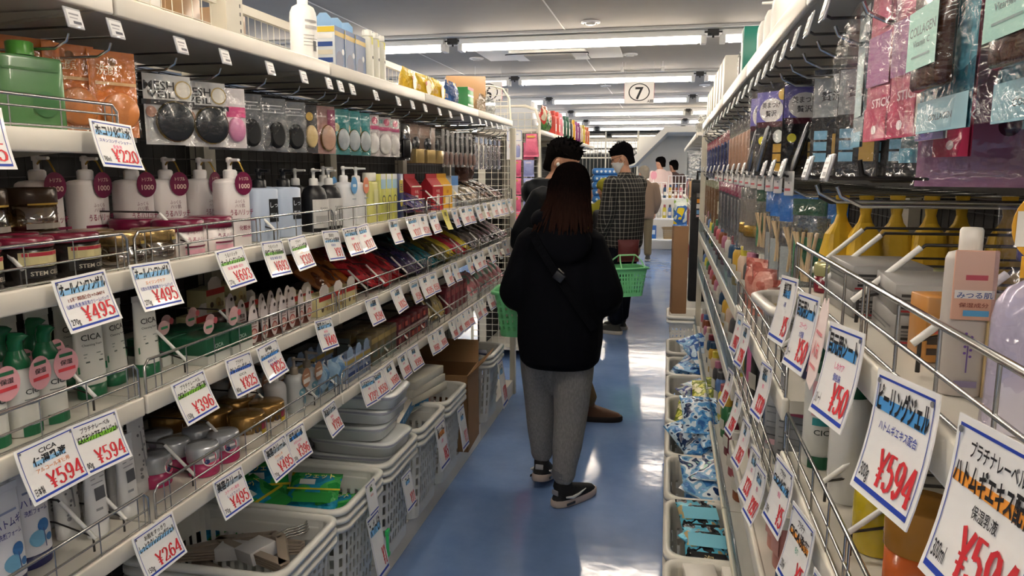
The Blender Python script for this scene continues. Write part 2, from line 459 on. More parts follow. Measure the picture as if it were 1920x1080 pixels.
# ------------------------------------------------------------------ shelving
LIP = mat('#d9d4c8', .35, bump=(8, .05))
BOARD = mat('#cfcbc0', .45)
POST = mat('#cdc8b8', .45)
BACK = mat('#2e2d2c', .7)
def grid(mb, ax, c, a0, a1, z0, z1, na, nz, r=.0022):
    """A wire grid in the plane x = c (ax='x') or y = c (ax='y')."""
    P = (lambda a, z: (c, a, z)) if ax == 'x' else (lambda a, z: (a, c, z))
    for i in range(na + 1):
        a = a0 + (a1 - a0) * i / na; mb.tube([P(a, z0), P(a, z1)], r, 4)
    for i in range(nz + 1):
        z = z0 + (z1 - z0) * i / nz; mb.tube([P(a0, z), P(a1, z)], r, 4)
    return mb
def bay(y0, tiers, side, label, backz=1.8, top=1.835, w=.9, deck=.1, depth=.45):
    """One shelving unit. side -1: left of the aisle, front faces +X; side +1: right, front faces -X."""
    xf = XL if side < 0 else XR
    X = lambda d: xf + side * d      # d metres behind the front edge
    t = thing('shelving_bay', label, 'shelf unit', (X(.2), y0 + w / 2, 0), (0, 0, 0), 'shelf units on the left of the aisle' if side < 0 else 'shelf units on the right of the aisle')
    ox, oy = t.location.x, t.location.y
    S = Matrix.Translation((-ox, -oy, 0))
    def bx(mb, d0, d1, a, b, z0, z1, mi=0):
        x0, x1 = sorted((X(d0), X(d1))); return mb.box(x0, x1, a, b, z0, z1, mi, S)
    y1 = y0 + w
    b = bx(MB(), depth + .02, depth + .035, y0, y1, 0, backz); b.build('back_panel', BACK, t)
    g = grid(MB(), 'x', X(depth), y0 + .03, y1 - .03, .12, backz, 17, 34, .0016); g.v = [S @ p for p in g.v]; g.build('back_mesh', DARKWIRE, t)
    for yy in (y0, y1 - .03):
        p = bx(MB(), depth - .03, depth + .03, yy, yy + .03, 0, backz + .03); p.build('upright', POST, t)
    if deck:
     k = bx(MB(), .0, .02, y0 + .002, y1 - .002, 0, deck); bx(k, .02, depth, y0 + .002, y1 - .002, deck - .02, deck); k.build('kick_plate', LIP, t)
    for z in list(tiers) + ([top] if top else []):
        sh = bx(MB(), .012, depth, y0 + .003, y1 - .003, z - .022, z); sh = sh.build('shelf', BOARD, t)
        x0, x1 = sorted((X(0), X(.012)))
        lp = MB().rbox(x0, x1, y0 + .003, y1 - .003, z - .036, z + .003, .004, 0, S)
        lp.build('price_rail', LIP, sh)
        for yy in (y0 + .008, y1 - .014):
            br = MB()
            xs = [X(.04), X(depth)]
            br.add([S @ Vector(p) for p in ((xs[0], yy, z - .024), (xs[1], yy, z - .024), (xs[1], yy, z - .06), (xs[0], yy + .006, z - .024), (xs[1], yy + .006, z - .024), (xs[1], yy + .006, z - .06))],
                   [(0, 1, 2), (5, 4, 3), (0, 2, 5, 3), (1, 4, 5, 2), (0, 3, 4, 1)])
            br.build('bracket', POST, sh)
    return t
LT = (.81, 1.075, 1.33)
for k in range(5):
    bay(.35 + .9 * k, LT + ((1.585,) if k == 0 else ()), -1, 'cream metal shelf unit, %s from the near end of the left aisle side' % ORD[k])
RT = [(.53, .79, 1.06, 1.335), (.53, .75, .94, 1.145), (.53, .9, 1.135), (.53, .9, 1.135), (.53, .9, 1.135)]
for k in range(5):
    bay(.35 + .9 * k, RT[k], 1, 'cream metal shelf unit, %s from the near end of the right aisle side' % ORD[k], top=1.80, backz=1.77, deck=0)

# wire guards along the shelf fronts
def guard(side, z, y0, y1, label, h=.068, n=9):
    xf = (XL if side < 0 else XR) + side * .006
    t = thing('wire_guard', label, 'shelf guard', (xf, (y0 + y1) / 2, z + .0035), 0, 'chrome wire guards on the shelf fronts')
    l = (y1 - y0) / 2 - .01
    mb = MB()
    mb.tube([(0, -l, 0), (0, -l, h - .012), (0, -l + .012, h), (0, l - .012, h), (0, l, h - .012), (0, l, 0)], .003, 6)
    mb.tube([(0, -l, .032), (0, l, .032)], .0022, 5); mb.tube([(0, -l, .0035), (0, l, .0035)], .0022, 5)
    for i in range(n):
        y = -l + .03 + (2 * l - .06) * i / (n - 1)
        mb.tube([(0, y, 0), (0, y, h)], .0016, 4)
        if i % 4 == 0: mb.tube([(0, y + .018, 0), (0, y + .018, h)], .0016, 4)
    mb.build('wire_frame', CHROME, t)
    return t
TN = {.81: 'lowest', 1.075: 'middle', 1.33: 'upper'}
for k in range(5):
    for z in LT:
        guard(-1, z, .35 + .9 * k, 1.25 + .9 * k, 'chrome wire guard on the %s shelf front, %s left shelf unit from the near end' % (TN[z], ORD[k]))
guard(-1, 1.585, .35, 1.25, 'chrome wire guard before the green flat bottle on the short high shelf', h=.05)
guard(1, 1.335, .35, 1.25, 'chrome wire guard under the clear violet bottle, nearest on the right side')
guard(1, 1.06, .35, 1.25, 'chrome wire guard before the yellow and orange bottles, right side')
guard(1, .79, .35, 1.25, 'chrome wire guard before the green and white jars, low on the right side')
guard(1, 1.145, 1.25, 2.15, 'chrome wire guard before the white perforated basket, right side')
guard(1, .94, 1.25, 2.15, 'chrome wire guard below the white perforated basket, right side')
# clear acrylic fronts on the further right shelves
ACR = film('#dfe8f0', .22, (4, .05), .08)
for k in (2, 3, 4):
    for z, nm in ((.9, 'lower'), (1.135, 'upper')):
        t = thing('acrylic_guard', 'clear acrylic guard on the %s shelf of the %s right shelf unit' % (nm, ORD[k]), 'shelf guard', (XR + .004, .8 + .9 * k, z + .002), 0, 'acrylic guards on the right shelves')
        MB().rbox(-.003, .003, -.44, .44, .002, .075, .002).build('clear_panel', ACR, t)
        MB().tube([(0, -.44, .077), (0, .44, .077)], .0035, 6).build('edge_strip', mat('#d7dadd', .2, coat=1), t)
for k in range(1, 5):
    t = thing('plastic_guard', 'clear plastic guard with cream foot rail above the floor baskets, %s right shelf unit' % ORD[k], 'shelf guard', (XR - .004, .8 + .9 * k, .53), 0, 'plastic guards above the floor baskets')
    MB().rbox(-.003, .003, -.44, .44, .004, .07, .002).build('clear_panel', ACR, t)
    MB().tube([(0, -.445, .004), (0, .445, .004)], .008, 8).build('foot_rail', mat('#d8d2bd', .3), t)

# bent wire dividers standing on the shelves
def make_div():
    t = thing('wire_divider', 'x', 'divider')
    mb = MB().tube([(.02, 0, .0), (.02, 0, .03), (.09, 0, .095), (.38, 0, .095)], .0022, 5)
    mb.tube([(.02, 0, .03), (.1, 0, .05), (.38, 0, .05)], .0018, 5)
    mb.build('wire', DARKWIRE, t)
    MB().tube([(.014, 0, .026), (.085, 0, .092)], .0038, 6).build('white_sleeve', WHITE, t)
    return t
DIV = Kind(make_div, 'divider')
def dividers(side, z, ys, what):
    for i, y in enumerate(ys):
        DIV.put((XL - .012 if side < 0 else XR + .012, y, z + .0035), PI if side < 0 else 0,
                'white tipped bent wire divider, %s from the near end on the %s' % (ORD[i], what), 'wire dividers on the ' + what)
dividers(-1, 1.33, [1.02, 1.46, 1.83, 3.32, 3.75, 4.1, 4.45], 'upper left shelf')
dividers(-1, 1.075, [1.15, 1.42, 1.66, 2.44, 2.6, 2.86, 3.05, 3.4, 3.7, 4.1], 'middle left shelf')
dividers(-1, .81, [1.12, 1.2, 1.42, 1.58, 1.82, 2.02, 2.16, 2.42, 2.62, 2.84, 3.05, 3.3, 3.5], 'lowest left shelf')
dividers(1, 1.335, [.72, .95, 1.12, 1.22], 'nearest upper right shelf')
dividers(1, 1.06, [.74, .9, 1.05], 'nearest middle right shelf')
dividers(1, 1.145, [1.5, 1.72, 1.95], 'second right shelf unit')
# ------------------------------------------------------------------ makers of goods; every front faces -Y, bases at z = 0
def prints(parent, ops, y, wrap=None, name='label_print', sy=1.0, rough=.4):
    """Printing on a face: ('b', x0, x1, z0, z1, col) bar, ('d', x, z, r, col) dot, ('t', text, x, z, h, col, width) type."""
    cols = []; mb = MB()
    for i, op in enumerate(ops):
        c = op[-2] if op[0] == 't' else op[-1]
        if c not in cols: cols.append(c)
        k = cols.index(c); yy = -.0007 - i * .00012
        if op[0] == 'b':
            n = 6 if wrap else 1
            for j in range(n):
                a = op[1] + (op[2] - op[1]) * j / n; b = op[1] + (op[2] - op[1]) * (j + 1) / n
                mb.add([(a, yy, op[3]), (b, yy, op[3]), (b, yy, op[4]), (a, yy, op[4])], [(0, 1, 2, 3)], k)
        elif op[0] == 'd':
            n = 16; q = op[4] if len(op) > 5 else op[3]
            mb.add([(op[1] + op[3] * math.cos(2 * PI * j / n), yy, op[2] + q * math.sin(2 * PI * j / n)) for j in range(n)], [tuple(range(n))], k)
        elif op[0] == 't':
            mb.text(op[1], op[2], op[3], op[4], yy, k, w=op[6], bold=.012)
    if wrap: mb.warp(lambda p: (wrap * math.sin(p.x / wrap), (-math.cos(p.x / wrap) * wrap) * sy + p.y, p.z))
    else: mb.warp(lambda p: (p.x, p.y + y, p.z))
    return mb.build(name, [mat(c, rough) for c in cols], parent)

def pump_top(t, z, r, col, black=False, dirn=-1):
    m = mat(col, .3)
    mb = MB().lathe([(r, z), (r, z + .018), (r * .8, z + .022), (r * .35, z + .023), (r * .35, z + .04), (r * .5, z + .041), (r * .5, z + .05), (r * .2, z + .053)], 14)
    mb.loft([ring(.006, .005, 0, 8), ring(.005, .004, .5, 8), ring(.004, .0035, 1, 8)], M=Matrix.Translation((0, 0, z + .046)) @ Matrix.Rotation(PI / 2, 4, 'X') @ Matrix.Diagonal((1, 1, .036, 1)))
    return mb.build('pump', m, t)

def mk_pump(name, w, d, h, body, pump, ops=(), e=2.6, tagcol=None, tagops=(), wrap=None, neck=.016, shoulder=.03, rough=.35, top=None, pn='label_print', ribbon=None):
    def f():
        t = thing(name, None, None)
        b = MB().lathe([(.96, .0), (1, .004), (1, h - shoulder), (.96, h - shoulder * .6), (.8, h - shoulder * .2), (neck / (w / 2) * 1.2, h)], 24, sx=w / 2, sy=d / 2, e=e)
        b.build('bottle_body', mat(body, rough), t)
        if top: top(t, h)
        else: pump_top(t, h, neck, pump)
        if ops: prints(t, ops, -d / 2, wrap, pn, d / w if wrap else 1)
        if tagcol:
            r = MB().disc(0, 0, 0, .026, .029, n=22); g = r.build('neck_tag', mat(tagcol, .3), t)
            g.location = (.012, -d / 2 - .004, h - .012)
            prints(g, tagops, 0, name='tag_print')
            if ribbon:
                rb = MB()
                rb.tube([(.004, .002, .028), (.0, .012, .052), (-.006, .024, .06), (-.014, .03, .045)], .0022, 5); rb.build('ribbon', mat(ribbon, .25, .8), g)
        return t
    return Kind(f, 'bottle')

def cap_top(col, w, h, seg=20, e=2.0, d=None, rough=.3):
    def f(t, z): MB().lathe([(.98, z), (1, z + .003), (1, z + h - .003), (.93, z + h), (.3, z + h)], seg, sx=w / 2, sy=(d or w) / 2, e=e).build('cap', mat(col, rough), t)
    return f

def mk_tube(name, w, h, body, cap, ops=(), caph=.03, cat='tube', rough=.35, bands=()):
    """Squeeze tube standing on its cap, crimped flat at the top."""
    def f():
        t = thing(name, None, None); d = w * .62
        R_ = []
        for k in range(9):
            u = k / 8; z = caph + (h - caph) * u
            R_.append(ring(w / 2 * (.94 + .06 * u), d / 2 * (1 - u) ** .7 + .0012, z, 20, 2.2))
        MB().loft(R_).box(-w / 2, w / 2, -.0016, .0016, h - .001, h + .012).build('tube_body', mat(body, rough), t)
        MB().lathe([(.9, 0), (.93, .002), (.93, caph), (.5, caph)], 20, sx=w / 2, sy=d / 2, e=2.2).build('cap', mat(cap, .3), t)
        if ops:
            p = prints(t, ops, 0)
            me = p.data
            for v in me.vertices:
                u = max(0, min(1, (v.co.z - caph) / (h - caph))); x = min(.93, abs(v.co.x) / (w / 2))
                v.co.y += -(d / 2 * (1 - u) ** .7 + .0012) * (1 - x * x) ** .5 - .0008
        return t
    return Kind(f, cat)

def mk_jar(name, r, h, body, lid, lidh=.02, ops=(), cat='jar', rough=.25, lidrough=.25, metal=0, bodyf=None, flare=1.0, tagops=None):
    def f():
        t = thing(name, None, None)
        bm_ = bodyf or mat(body, rough)
        MB().lathe([(r * .93, 0), (r * .97, .003), (r * .97 * flare, h - lidh), (r * .9, h - lidh)], 22).build('jar_body', bm_, t)
        MB().lathe([(r, h - lidh), (r * 1.02, h - lidh + .002), (r * 1.02, h - .004), (r * .95, h), (r * .3, h + .0005)], 22).build('lid', mat(lid, lidrough, metal), t)
        if ops: prints(t, ops, 0, r * 1.0)
        if tagops:
            g = prints(t, tagops, 0, r * 1.04, 'hang_tag')
        return t
    return Kind(f, cat)

def mk_carton(name, w, d, h, col, ops=(), side=None, topcol=None, cat='box', tab=None, rough=.35, r=.0015):
    def f():
        t = thing(name, None, None)
        b = MB().rbox(-w / 2, w / 2, -d / 2, d / 2, 0, h, r, seg=1)
        b.build('carton', mat(col, rough), t)
        if ops: prints(t, ops, -d / 2)
        if side:
            p = prints(t, side, -w / 2, name='side_print'); p.rotation_euler = (0, 0, PI / 2)
            p2 = prints(t, side, -w / 2, name='side_print'); p2.rotation_euler = (0, 0, -PI / 2)
        if tab:
            MB().prism([(-w * .35, h - .004), (w * .35, h - .004), (w * .35, h + tab[0] * .6), (w * .15, h + tab[0]), (-w * .15, h + tab[0]), (-w * .35, h + tab[0] * .6)], -d / 2 + .001, -d / 2 + .003).build('hang_tab', mat(tab[1], .3), t)
        return t
    return Kind(f, cat)

def pouch_mesh(w, h, t, seed=0, nu=10, nv=12, jit=.12, seal=.08, e=.7, taper=0.0, mi=0):
    """Pillow pouch in XZ, thickness along Y, base at z = 0; flat sealed ends, crumpled faces."""
    rnd = random.Random(seed); mb = MB()
    for sgn in (-1, 1):
        vs = []
        for j in range(nv + 1):
            v = j / nv
            if v <= seal or v >= 1 - seal: fv = .04
            else:
                q = (v - seal) / (1 - 2 * seal) * 2 - 1; fv = max(.04, (1 - abs(q) ** 2.5) ** e)
            for i in range(nu + 1):
                u = i / nu * 2 - 1
                fu = max(.0, 1 - abs(u) ** 2.5) ** e
                y = sgn * (t / 2 * fv * fu * (1 + jit * rnd.uniform(-1, 1)) + .0006)
                x = u * w / 2 * (1 - .05 * fv) * (1 - taper * v) + rnd.uniform(-1, 1) * .004 * w
                if i in (0, nu): y = sgn * .0008
                vs.append((x, y, h * v))
        fs = []
        for j in range(nv):
            for i in range(nu):
                a = j * (nu + 1) + i; q = (a, a + 1, a + nu + 2, a + nu + 1)
                fs.append(q if sgn < 0 else q[::-1])
        mb.add(vs, fs, mi, True)
    # close the rim
    n = (nu + 1) * (nv + 1)
    for j in range(nv):
        for i in (0, nu):
            a = j * (nu + 1) + i; b = a + nu + 1
            mb.f.append((a, b, b + n, a + n)); mb.m.append(mi); mb.sm.append(True)
    for i in range(nu):
        for j in (0, nv):
            a = j * (nu + 1) + i
            mb.f.append((a, a + 1, a + 1 + n, a + n)); mb.m.append(mi); mb.sm.append(True)
    return mb

def mk_pouch(name, w, h, t, m, seed=0, cat='pouch', ops=None, sealcol=None, taper=0, jit=.12, cap=None, e=.7):
    def f():
        o = thing(name, None, None)
        mm = m if not isinstance(m, str) else mat(m, .25, bump=(45, .5))
        pouch_mesh(w, h, t, seed, jit=jit, taper=taper, e=e).build('pouch_body', mm, o)
        if sealcol:
            MB().box(-w / 2 * (1 - taper), w / 2 * (1 - taper), -.0014, .0014, h * .93, h * 1.0).build('header_seal', mat(sealcol, .3), o)
        if ops: prints(o, ops, -t / 2 - .0015)
        if cap: MB().lathe([(.013, h - .002), (.013, h + .02), (.011, h + .022)], 12, c=(w * .2, 0, 0)).build('spout_cap', mat(cap, .3), o)
        return o
    return Kind(f, cat)

def mk_hang(name, w, h, card, items, ops=(), filmt=.022, cat='packet', seed=3, header=None, clear=True):
    """Packet that hangs from a peg: card, the thing inside, clear film over it. items: fn(parent)."""
    def f():
        o = thing(name, None, None)
        mb = MB().box(-w / 2, w / 2, .0, .0012, 0, h)
        mb.build('backing_card', mat(card, .4) if isinstance(card, str) else card, o)
        if header: MB().box(-w / 2, w / 2, -.0012, -.0004, h * header[0], h).build('header_print', mat(header[1], .35), o)
        if ops: prints(o, ops, -.0014)
        if items: items(o)
        if clear:
            pm = pouch_mesh(w * 1.04, h * 1.0, filmt, seed, 8, 9, .25, .04); pm.v = [p + Vector((0, -filmt * .3, 0)) for p in pm.v]
            pm.build('clear_film', CLEAR, o)
        return o
    return Kind(f, cat)

# price cards: white, blue ruled, in a clear sleeve
def price_tag(title, price, sub=(), vol=None, top=None, hl='#7fc0ee', w=.115, h=.092, curl=.012, small=False, label='', loc=(0, 0, 0), rot=(0, 0, 0), group='price cards on the shelf fronts', card='#f3f3f2'):
    t = thing('price_tag', label, 'price tag', loc, rot, group)
    n = 6
    cw = lambda mb: mb.warp(lambda p: (p.x, p.y - curl * (p.z / h) ** 2, p.z))
    c = MB()
    c.loft([[(-w / 2, -.0006, -h * k / n), (w / 2, -.0006, -h * k / n), (w / 2, .0006, -h * k / n), (-w / 2, .0006, -h * k / n)] for k in range(n + 1)], smooth=False)
    cw(c).build('card', mat(card, .28, coat=.4), t)
    if card == '#f3f3f2':
        b = MB()
        def bar(x0, x1, z0, z1):
            k = max(1, int(abs(z1 - z0) / .012))
            for i in range(k):
                a, d = z0 + (z1 - z0) * i / k, z0 + (z1 - z0) * (i + 1) / k
                b.add([(x0, -.0011, a), (x1, -.0011, a), (x1, -.0011, d), (x0, -.0011, d)], [(0, 1, 2, 3)])
        e = .045 * w
        bar(-w / 2 + e, w / 2 - e, -.045 * h, -.065 * h); bar(-w / 2 + e, w / 2 - e, -.95 * h, -.91 * h)
        bar(-w / 2 + e, -w / 2 + e + .009 * w, -.91 * h, -.065 * h); bar(w / 2 - e - .009 * w, w / 2 - e, -.91 * h, -.065 * h)
        cw(b).build('border', BLUE, t)
    cols = ['#17171c', hl]; mb = MB()
    def ci(c):
        if c not in cols: cols.append(c)
        return cols.index(c)
    z = -.08 * h
    if top:
        mb.text(top, 0, z - .13 * h, .115 * h, -.0014, 0, w=min(.8 * w, .075 * w * len(top)), bold=.015); z -= .15 * h
    th = .24 * h if not top else .17 * h
    tw = min(.86 * w, .14 * w * len(title))
    mb.add([(-tw / 2 - .01 * w, -.0012, z - th * .95), (tw / 2 * .9, -.0012, z - th * 1.0), (tw / 2 * .95, -.0012, z - th * .5), (-tw / 2, -.0012, z - th * .55)], [(0, 1, 2, 3)], 1)
    mb.text(title, 0, z - th * .92, th, -.0016, 0, w=tw, bold=.03); z -= th * 1.15
    for s, c in sub:
        mb.text(s, 0, z - .095 * h, .085 * h, -.0014, ci(c), w=min(.8 * w, .07 * w * len(s)), bold=.01); z -= .115 * h
    cw(mb).build('lettering', [mat(c, .5) for c in cols], t)
    if vol:
        v = MB().text(vol, -w * .42, -h * .87, .15 * h, -.0014, 0, w=.16 * w, align='l', bold=.01); cw(v).build('volume_print', INK, t)
    if price:
        ph = .27 * h; adv = min(.15 * w, .68 * w / len(price))
        p = MB().digits(price, w * .44 - adv * len(price), -h * .86, ph, -.0014, 0, adv, pen=(.14 * min(1, adv / ph / .5), .062)); cw(p).build('price', RED, t)
    if not small:
        k = MB()
        for sx in (-1, 1): k.disc(sx * w * .43, -.085 * h, -.0022, .0022, n=8)
        cw(k).build('eyelet', GREY, t)
    return t

# peg hooks with ticket holders
def make_hook():
    t = thing('peg_hook', None, None)
    MB().tube([(0, .02, 0), (0, -.34, 0), (0, -.365, .012), (0, -.37, .024)], .0028, 6).build('peg_wire', CHROME, t)
    MB().tube([(0, .02, .034), (0, -.375, .034), (0, -.385, .04)], .0022, 5).tube([(0, .02, .034), (0, .02, 0)], .0022, 5).build('ticket_wire', DARKWIRE, t)
    h = MB().rbox(-.019, .019, -.004, .0, 0, .036, .002)
    h = h.build('ticket_holder', mat('#b9bbbf', .15, coat=1), t); h.location = (0, -.385, .03); h.rotation_euler = (R(-14), 0, 0)
    prints(h, [('b', -.016, .016, .004, .031, '#d6d7d8'), ('b', -.012, .01, .022, .025, '#8a8b90'), ('b', -.012, .006, .016, .018, '#9a9ba0'), ('b', -.006, .012, .007, .012, '#5d5e66')], -.004, name='ticket')
    return t
HOOK = Kind(make_hook, 'hook')
# perforated baskets
def make_basket(L, W, H, col, name='storage_basket', nested=1, rows=6, rim=.016, flare=.88, hole=.55, m=None):
    """Open basket with a grid of slots through its walls; L along X, W along Y."""
    t = thing(name, None, None)
    m = m or mat(col, .35)
    def outline(k, n=48):
        return ring(L / 2 * k, W / 2 * k, 0, n, 7)
    n = 48
    def kz(z): return flare + (1 - flare) * (z / H)
    zs = [0]; pad = H * .10; a = H * .1; step = (H * .72) / rows
    for i in range(rows):
        zs += [a + step * i + step * .22, a + step * i + step * .95]
    zs += [H]
    # outline by walking a rounded rectangle at even spacing
    def walk(z, n):
        k = kz(z); hx, hy, r = L / 2 * k, W / 2 * k, .045
        per = [(hx - r) * 2, r * PI / 2, (hy - r) * 2, r * PI / 2] * 2; per = [(hx - r) * 2, r * PI / 2, (hy - r) * 2, r * PI / 2, (hx - r) * 2, r * PI / 2, (hy - r) * 2, r * PI / 2]
        tot = sum(per); out = []
        st = [(-hx + r, -hy), None, (hx, -hy + r), None, (hx - r, hy), None, (-hx, hy - r), None]
        dr = [(1, 0), None, (0, 1), None, (-1, 0), None, (0, -1), None]
        cc = [None, (hx - r, -hy + r, -PI / 2), None, (hx - r, hy - r, 0), None, (-hx + r, hy - r, PI / 2), None, (-hx + r, -hy + r, PI)]
        for q in range(n):
            s = tot * q / n; i = 0
            while s > per[i]: s -= per[i]; i += 1
            if i % 2 == 0: out.append((st[i][0] + dr[i][0] * s, st[i][1] + dr[i][1] * s, z))
            else:
                x, y, a0 = cc[i]; out.append((x + r * math.cos(a0 + s / r), y + r * math.sin(a0 + s / r), z))
        return out
    N = int((L + W) * 2 / .016) // 2 * 2
    mb = MB()
    rings_ = [walk(z, N) for z in zs]
    vs = [p for r in rings_ for p in r]; fs = []
    for j in range(len(zs) - 1):
        hole_row = j % 2 == 1 and j < len(zs) - 2
        for i in range(N):
            if hole_row and i % 2 == 0 : continue
            q = (j * N + i, j * N + (i + 1) % N, (j + 1) * N + (i + 1) % N, (j + 1) * N + i); fs.append(q)
    o = len(vs); inner = [(p[0] * .985, p[1] * .985, p[2] + .002) for p in vs]
    mb.add(vs, fs, 0, False); mb.add(inner, [f[::-1] for f in fs], 0, False)
    mb.add([(p[0], p[1], 0) for p in rings_[0]], [tuple(range(N - 1, -1, -1))]); mb.add([(p[0] * .98, p[1] * .98, .004) for p in rings_[0]], [tuple(range(N))])
    mb.build('basket_wall', m, t)
    rm = MB(); rr = walk(H, N)
    for q in range(nested):
        zz = -q * .028
        prof = [(1.0, zz - .006), (1 + rim / L * 2.2, zz - .008), (1 + rim / L * 2.2, zz + .004), (1.0 + rim / L, zz + .009), (.985, zz + .006), (.98, zz - .006)]
        rm.loft([[(p[0] * k, p[1] * (1 + (k - 1) * L / W), H + z) for p in rr] for k, z in prof], 0, True, False)
        rm.loft([[(p[0] * k, p[1] * (1 + (k - 1) * L / W), H + z) for p in rr] for k, z in (prof[-1], prof[0])], 0, True, False)
    rm.build('rim', m, t)
    return t
# ------------------------------------------------------------------ floor baskets, left side (on the deck, z = 0.1)
BASK = '#dcdcd6'
BK = Kind(lambda: make_basket(.455, .325, .39, BASK, nested=3), 'basket')
LB = [(1.775, 'nearest white storage basket on the left deck, holding beige clothes hangers'),
      (2.145, 'white storage basket on the left deck holding green and blue wipe packs'),
      (2.51, 'white storage basket on the left deck piled with clear lidded food containers'),
      (2.875, 'white storage basket on the left deck under the blue topped carton'),
      (3.235, 'white storage basket on the left deck with cream bagged goods and a cardboard box beyond'),
      (4.09, 'white storage basket on the left deck holding pink bagged goods')]
for y, l in LB: BK.put((-1.170, y, .102), 0, l, 'nested white storage baskets on the left deck')
# right side, on the floor
BKR = Kind(lambda: make_basket(.42, .36, .36, '#d9d6cc', nested=2, rows=6), 'basket')
RB = [(1.80, 'white floor basket at the bottom edge, holding small white cartons'),
      (2.19, 'white floor basket holding black and turquoise packs'),
      (2.58, 'white floor basket holding light blue printed packs, behind the black packs'),
      (2.97, 'white floor basket heaped with crumpled blue packs'),
      (3.35, 'white floor basket holding yellow green packs'),
      (3.74, 'white floor basket holding pale blue and violet packs'),
      (4.13, 'white floor basket holding blue and white wipe packs'),
      (4.62, 'nearly empty white floor basket beyond the wipe packs'),
      (5.75, 'white floor basket beneath the black hanging display')]
for i, (y, l) in enumerate(RB): BKR.put((.245, y, .002), 0, l, 'white baskets on the floor by the right shelves', (1, 1, 1.22))
# ---- what lies in them
def flat(kind, items, group=None):
    for loc, rot, lab in items: kind.put(loc, rot, lab, group)
BEIGE = mat('#a89a8a', .55)
def mk_hanger():
    t = thing('clothes_hanger', None, None)
    mb = MB()
    for z in (0, .008, .016, .024):
        def bar(x0, y0, x1, y1, w=.013):
            d = Vector((x1 - x0, y1 - y0, 0)).normalized(); nn = Vector((-d.y, d.x, 0)) * w
            p = [Vector((x0, y0, z)) + nn, Vector((x0, y0, z)) - nn, Vector((x1, y1, z)) - nn, Vector((x1, y1, z)) + nn]
            mb.add([*p, *[q + Vector((0, 0, .006)) for q in p]], [(3, 2, 1, 0), (4, 5, 6, 7), (0, 1, 5, 4), (1, 2, 6, 5), (2, 3, 7, 6), (3, 0, 4, 7)])
        bar(-.2, 0, .2, 0, .011); bar(-.2, 0, -.02, .09); bar(.2, 0, .02, .09); bar(-.03, .09, .03, .09, .012)
    mb.build('hanger_frame', BEIGE, t)
    h = MB()
    for z in (.004, .012, .02, .028):
        h.tube([(0, .09, z), (0, .125, z), (.02, .145, z), (.03, .165, z), (.015, .185, z), (-.008, .183, z), (-.018, .17, z)], .003, 6)
    h.build('steel_hook', CHROME, t)
    s = MB().rbox(-.05, .05, -.02, .06, -.003, .035, .002); s.build('paper_sleeve', mat('#d8d6d6', .6), t)
    return t
HG = Kind(mk_hanger, 'hanger')
HG.put((-1.13, 1.79, .425), (R(8), R(-10), R(-32)), 'bundle of beige hangers in white paper sleeve with steel hooks up, nearest basket', 'bundled beige hangers')
HG.put((-1.17, 1.74, .37), (R(4), R(6), R(150)), 'bundle of beige hangers lying below the upper bundle, nearest basket', 'bundled beige hangers')
HG.put((-1.21, 1.83, .40), (R(-6), R(-4), R(12)), 'bundle of beige hangers under the shelf edge, nearest basket', 'bundled beige hangers')
WIPE = mk_pouch('wipe_pack', .17, .22, .04, printed(['#1e8ab6', '#2aa4cc', '#4cc163', '#27a14a', '#e8df4a'], 9), 1, 'wipes', [('b', -.06, .06, .02, .075, '#2f9c46'), ('b', -.085, .085, .09, .1, '#e6d838'), ('b', -.05, .0, .12, .15, '#e9f0ee'), ('t', 'ウェット', .01, .16, .03, '#f4f08a', .1)])
for i, (x, y, z, rz, l) in enumerate([(-1.08, 2.15, .45, 20, 'green and blue wipe pack with yellow bands lying on top'), (-1.15, 2.12, .44, 75, 'blue wipe pack standing folded against the top pack'), (-1.25, 2.18, .42, 35, 'wipe pack half under the shelf edge in the wipe basket'),
                                      (-1.12, 2.2, .36, -10, 'wipe pack lying under the top pack, wipe basket'), (-1.24, 2.05, .35, 5, 'lowest wipe pack towards the hanger basket'), (-1.33, 2.1, .39, 60, 'darkest wipe pack deep under the lowest shelf')]):
    WIPE.put((x, y - .1, z), (R(-80 + 8 * (i % 3)), R(6 * (-1) ** i), R(rz)), l, 'wipe packs in the second left basket')
# clear food containers
def mk_cont():
    t = thing('food_container', None, None)
    MB().lathe([(.9, 0), (.97, .004), (1, .032), (1.03, .036), (1.03, .04), (.97, .04), (.92, .006)], 28, sx=.16, sy=.115, e=6).build('tray', mat('#cdd2d2', .2, coat=.5), t)
    MB().lathe([(1.04, .04), (1.05, .05), (.98, .056), (.9, .054), (.2, .054)], 28, sx=.16, sy=.115, e=6).build('lid', mat('#e6eaea', .2, coat=.6), t)
    MB().lathe([(1.052, .042), (1.06, .046), (1.052, .05)], 28, sx=.16, sy=.115, e=6, caps=False).build('lid_edge', mat('#a8abb8', .3), t)
    return t
FC = Kind(mk_cont, 'container')
k = 0
for j, (x, y) in enumerate([(-1.15, 2.51)]):
    for i in range(6):
        FC.put((x + .035 + .02 * ((i * 7) % 3 - 1), y + .012 * ((i * 5) % 3 - 1), .385 + .058 * i), R((i * 23) % 9 - 4), 'clear lidded food container, %s from the bottom of the stack in the third left basket' % ORD[i], 'stacked clear food containers')
LEAF = mat('#3f7a3c', .5)
def sprig(loc, label):
    mb = MB(); rnd = random.Random(3)
    for i in range(16):
        a = rnd.uniform(0, 6.28); l = rnd.uniform(.012, .03); c = Vector((rnd.uniform(-.04, .04), rnd.uniform(-.03, .03), 0)); d = Vector((math.cos(a), math.sin(a), .1)); q = Vector((-d.y, d.x, 0)) * l * .3
        mb.add([c, c + d * l * .5 + q, c + d * l, c + d * l * .5 - q, c + Vector((0, 0, -.001))], [(0, 1, 2, 3)], 0)
    return tag(place(mb.build('leaf_sprig', LEAF), loc), label, 'leaf print')
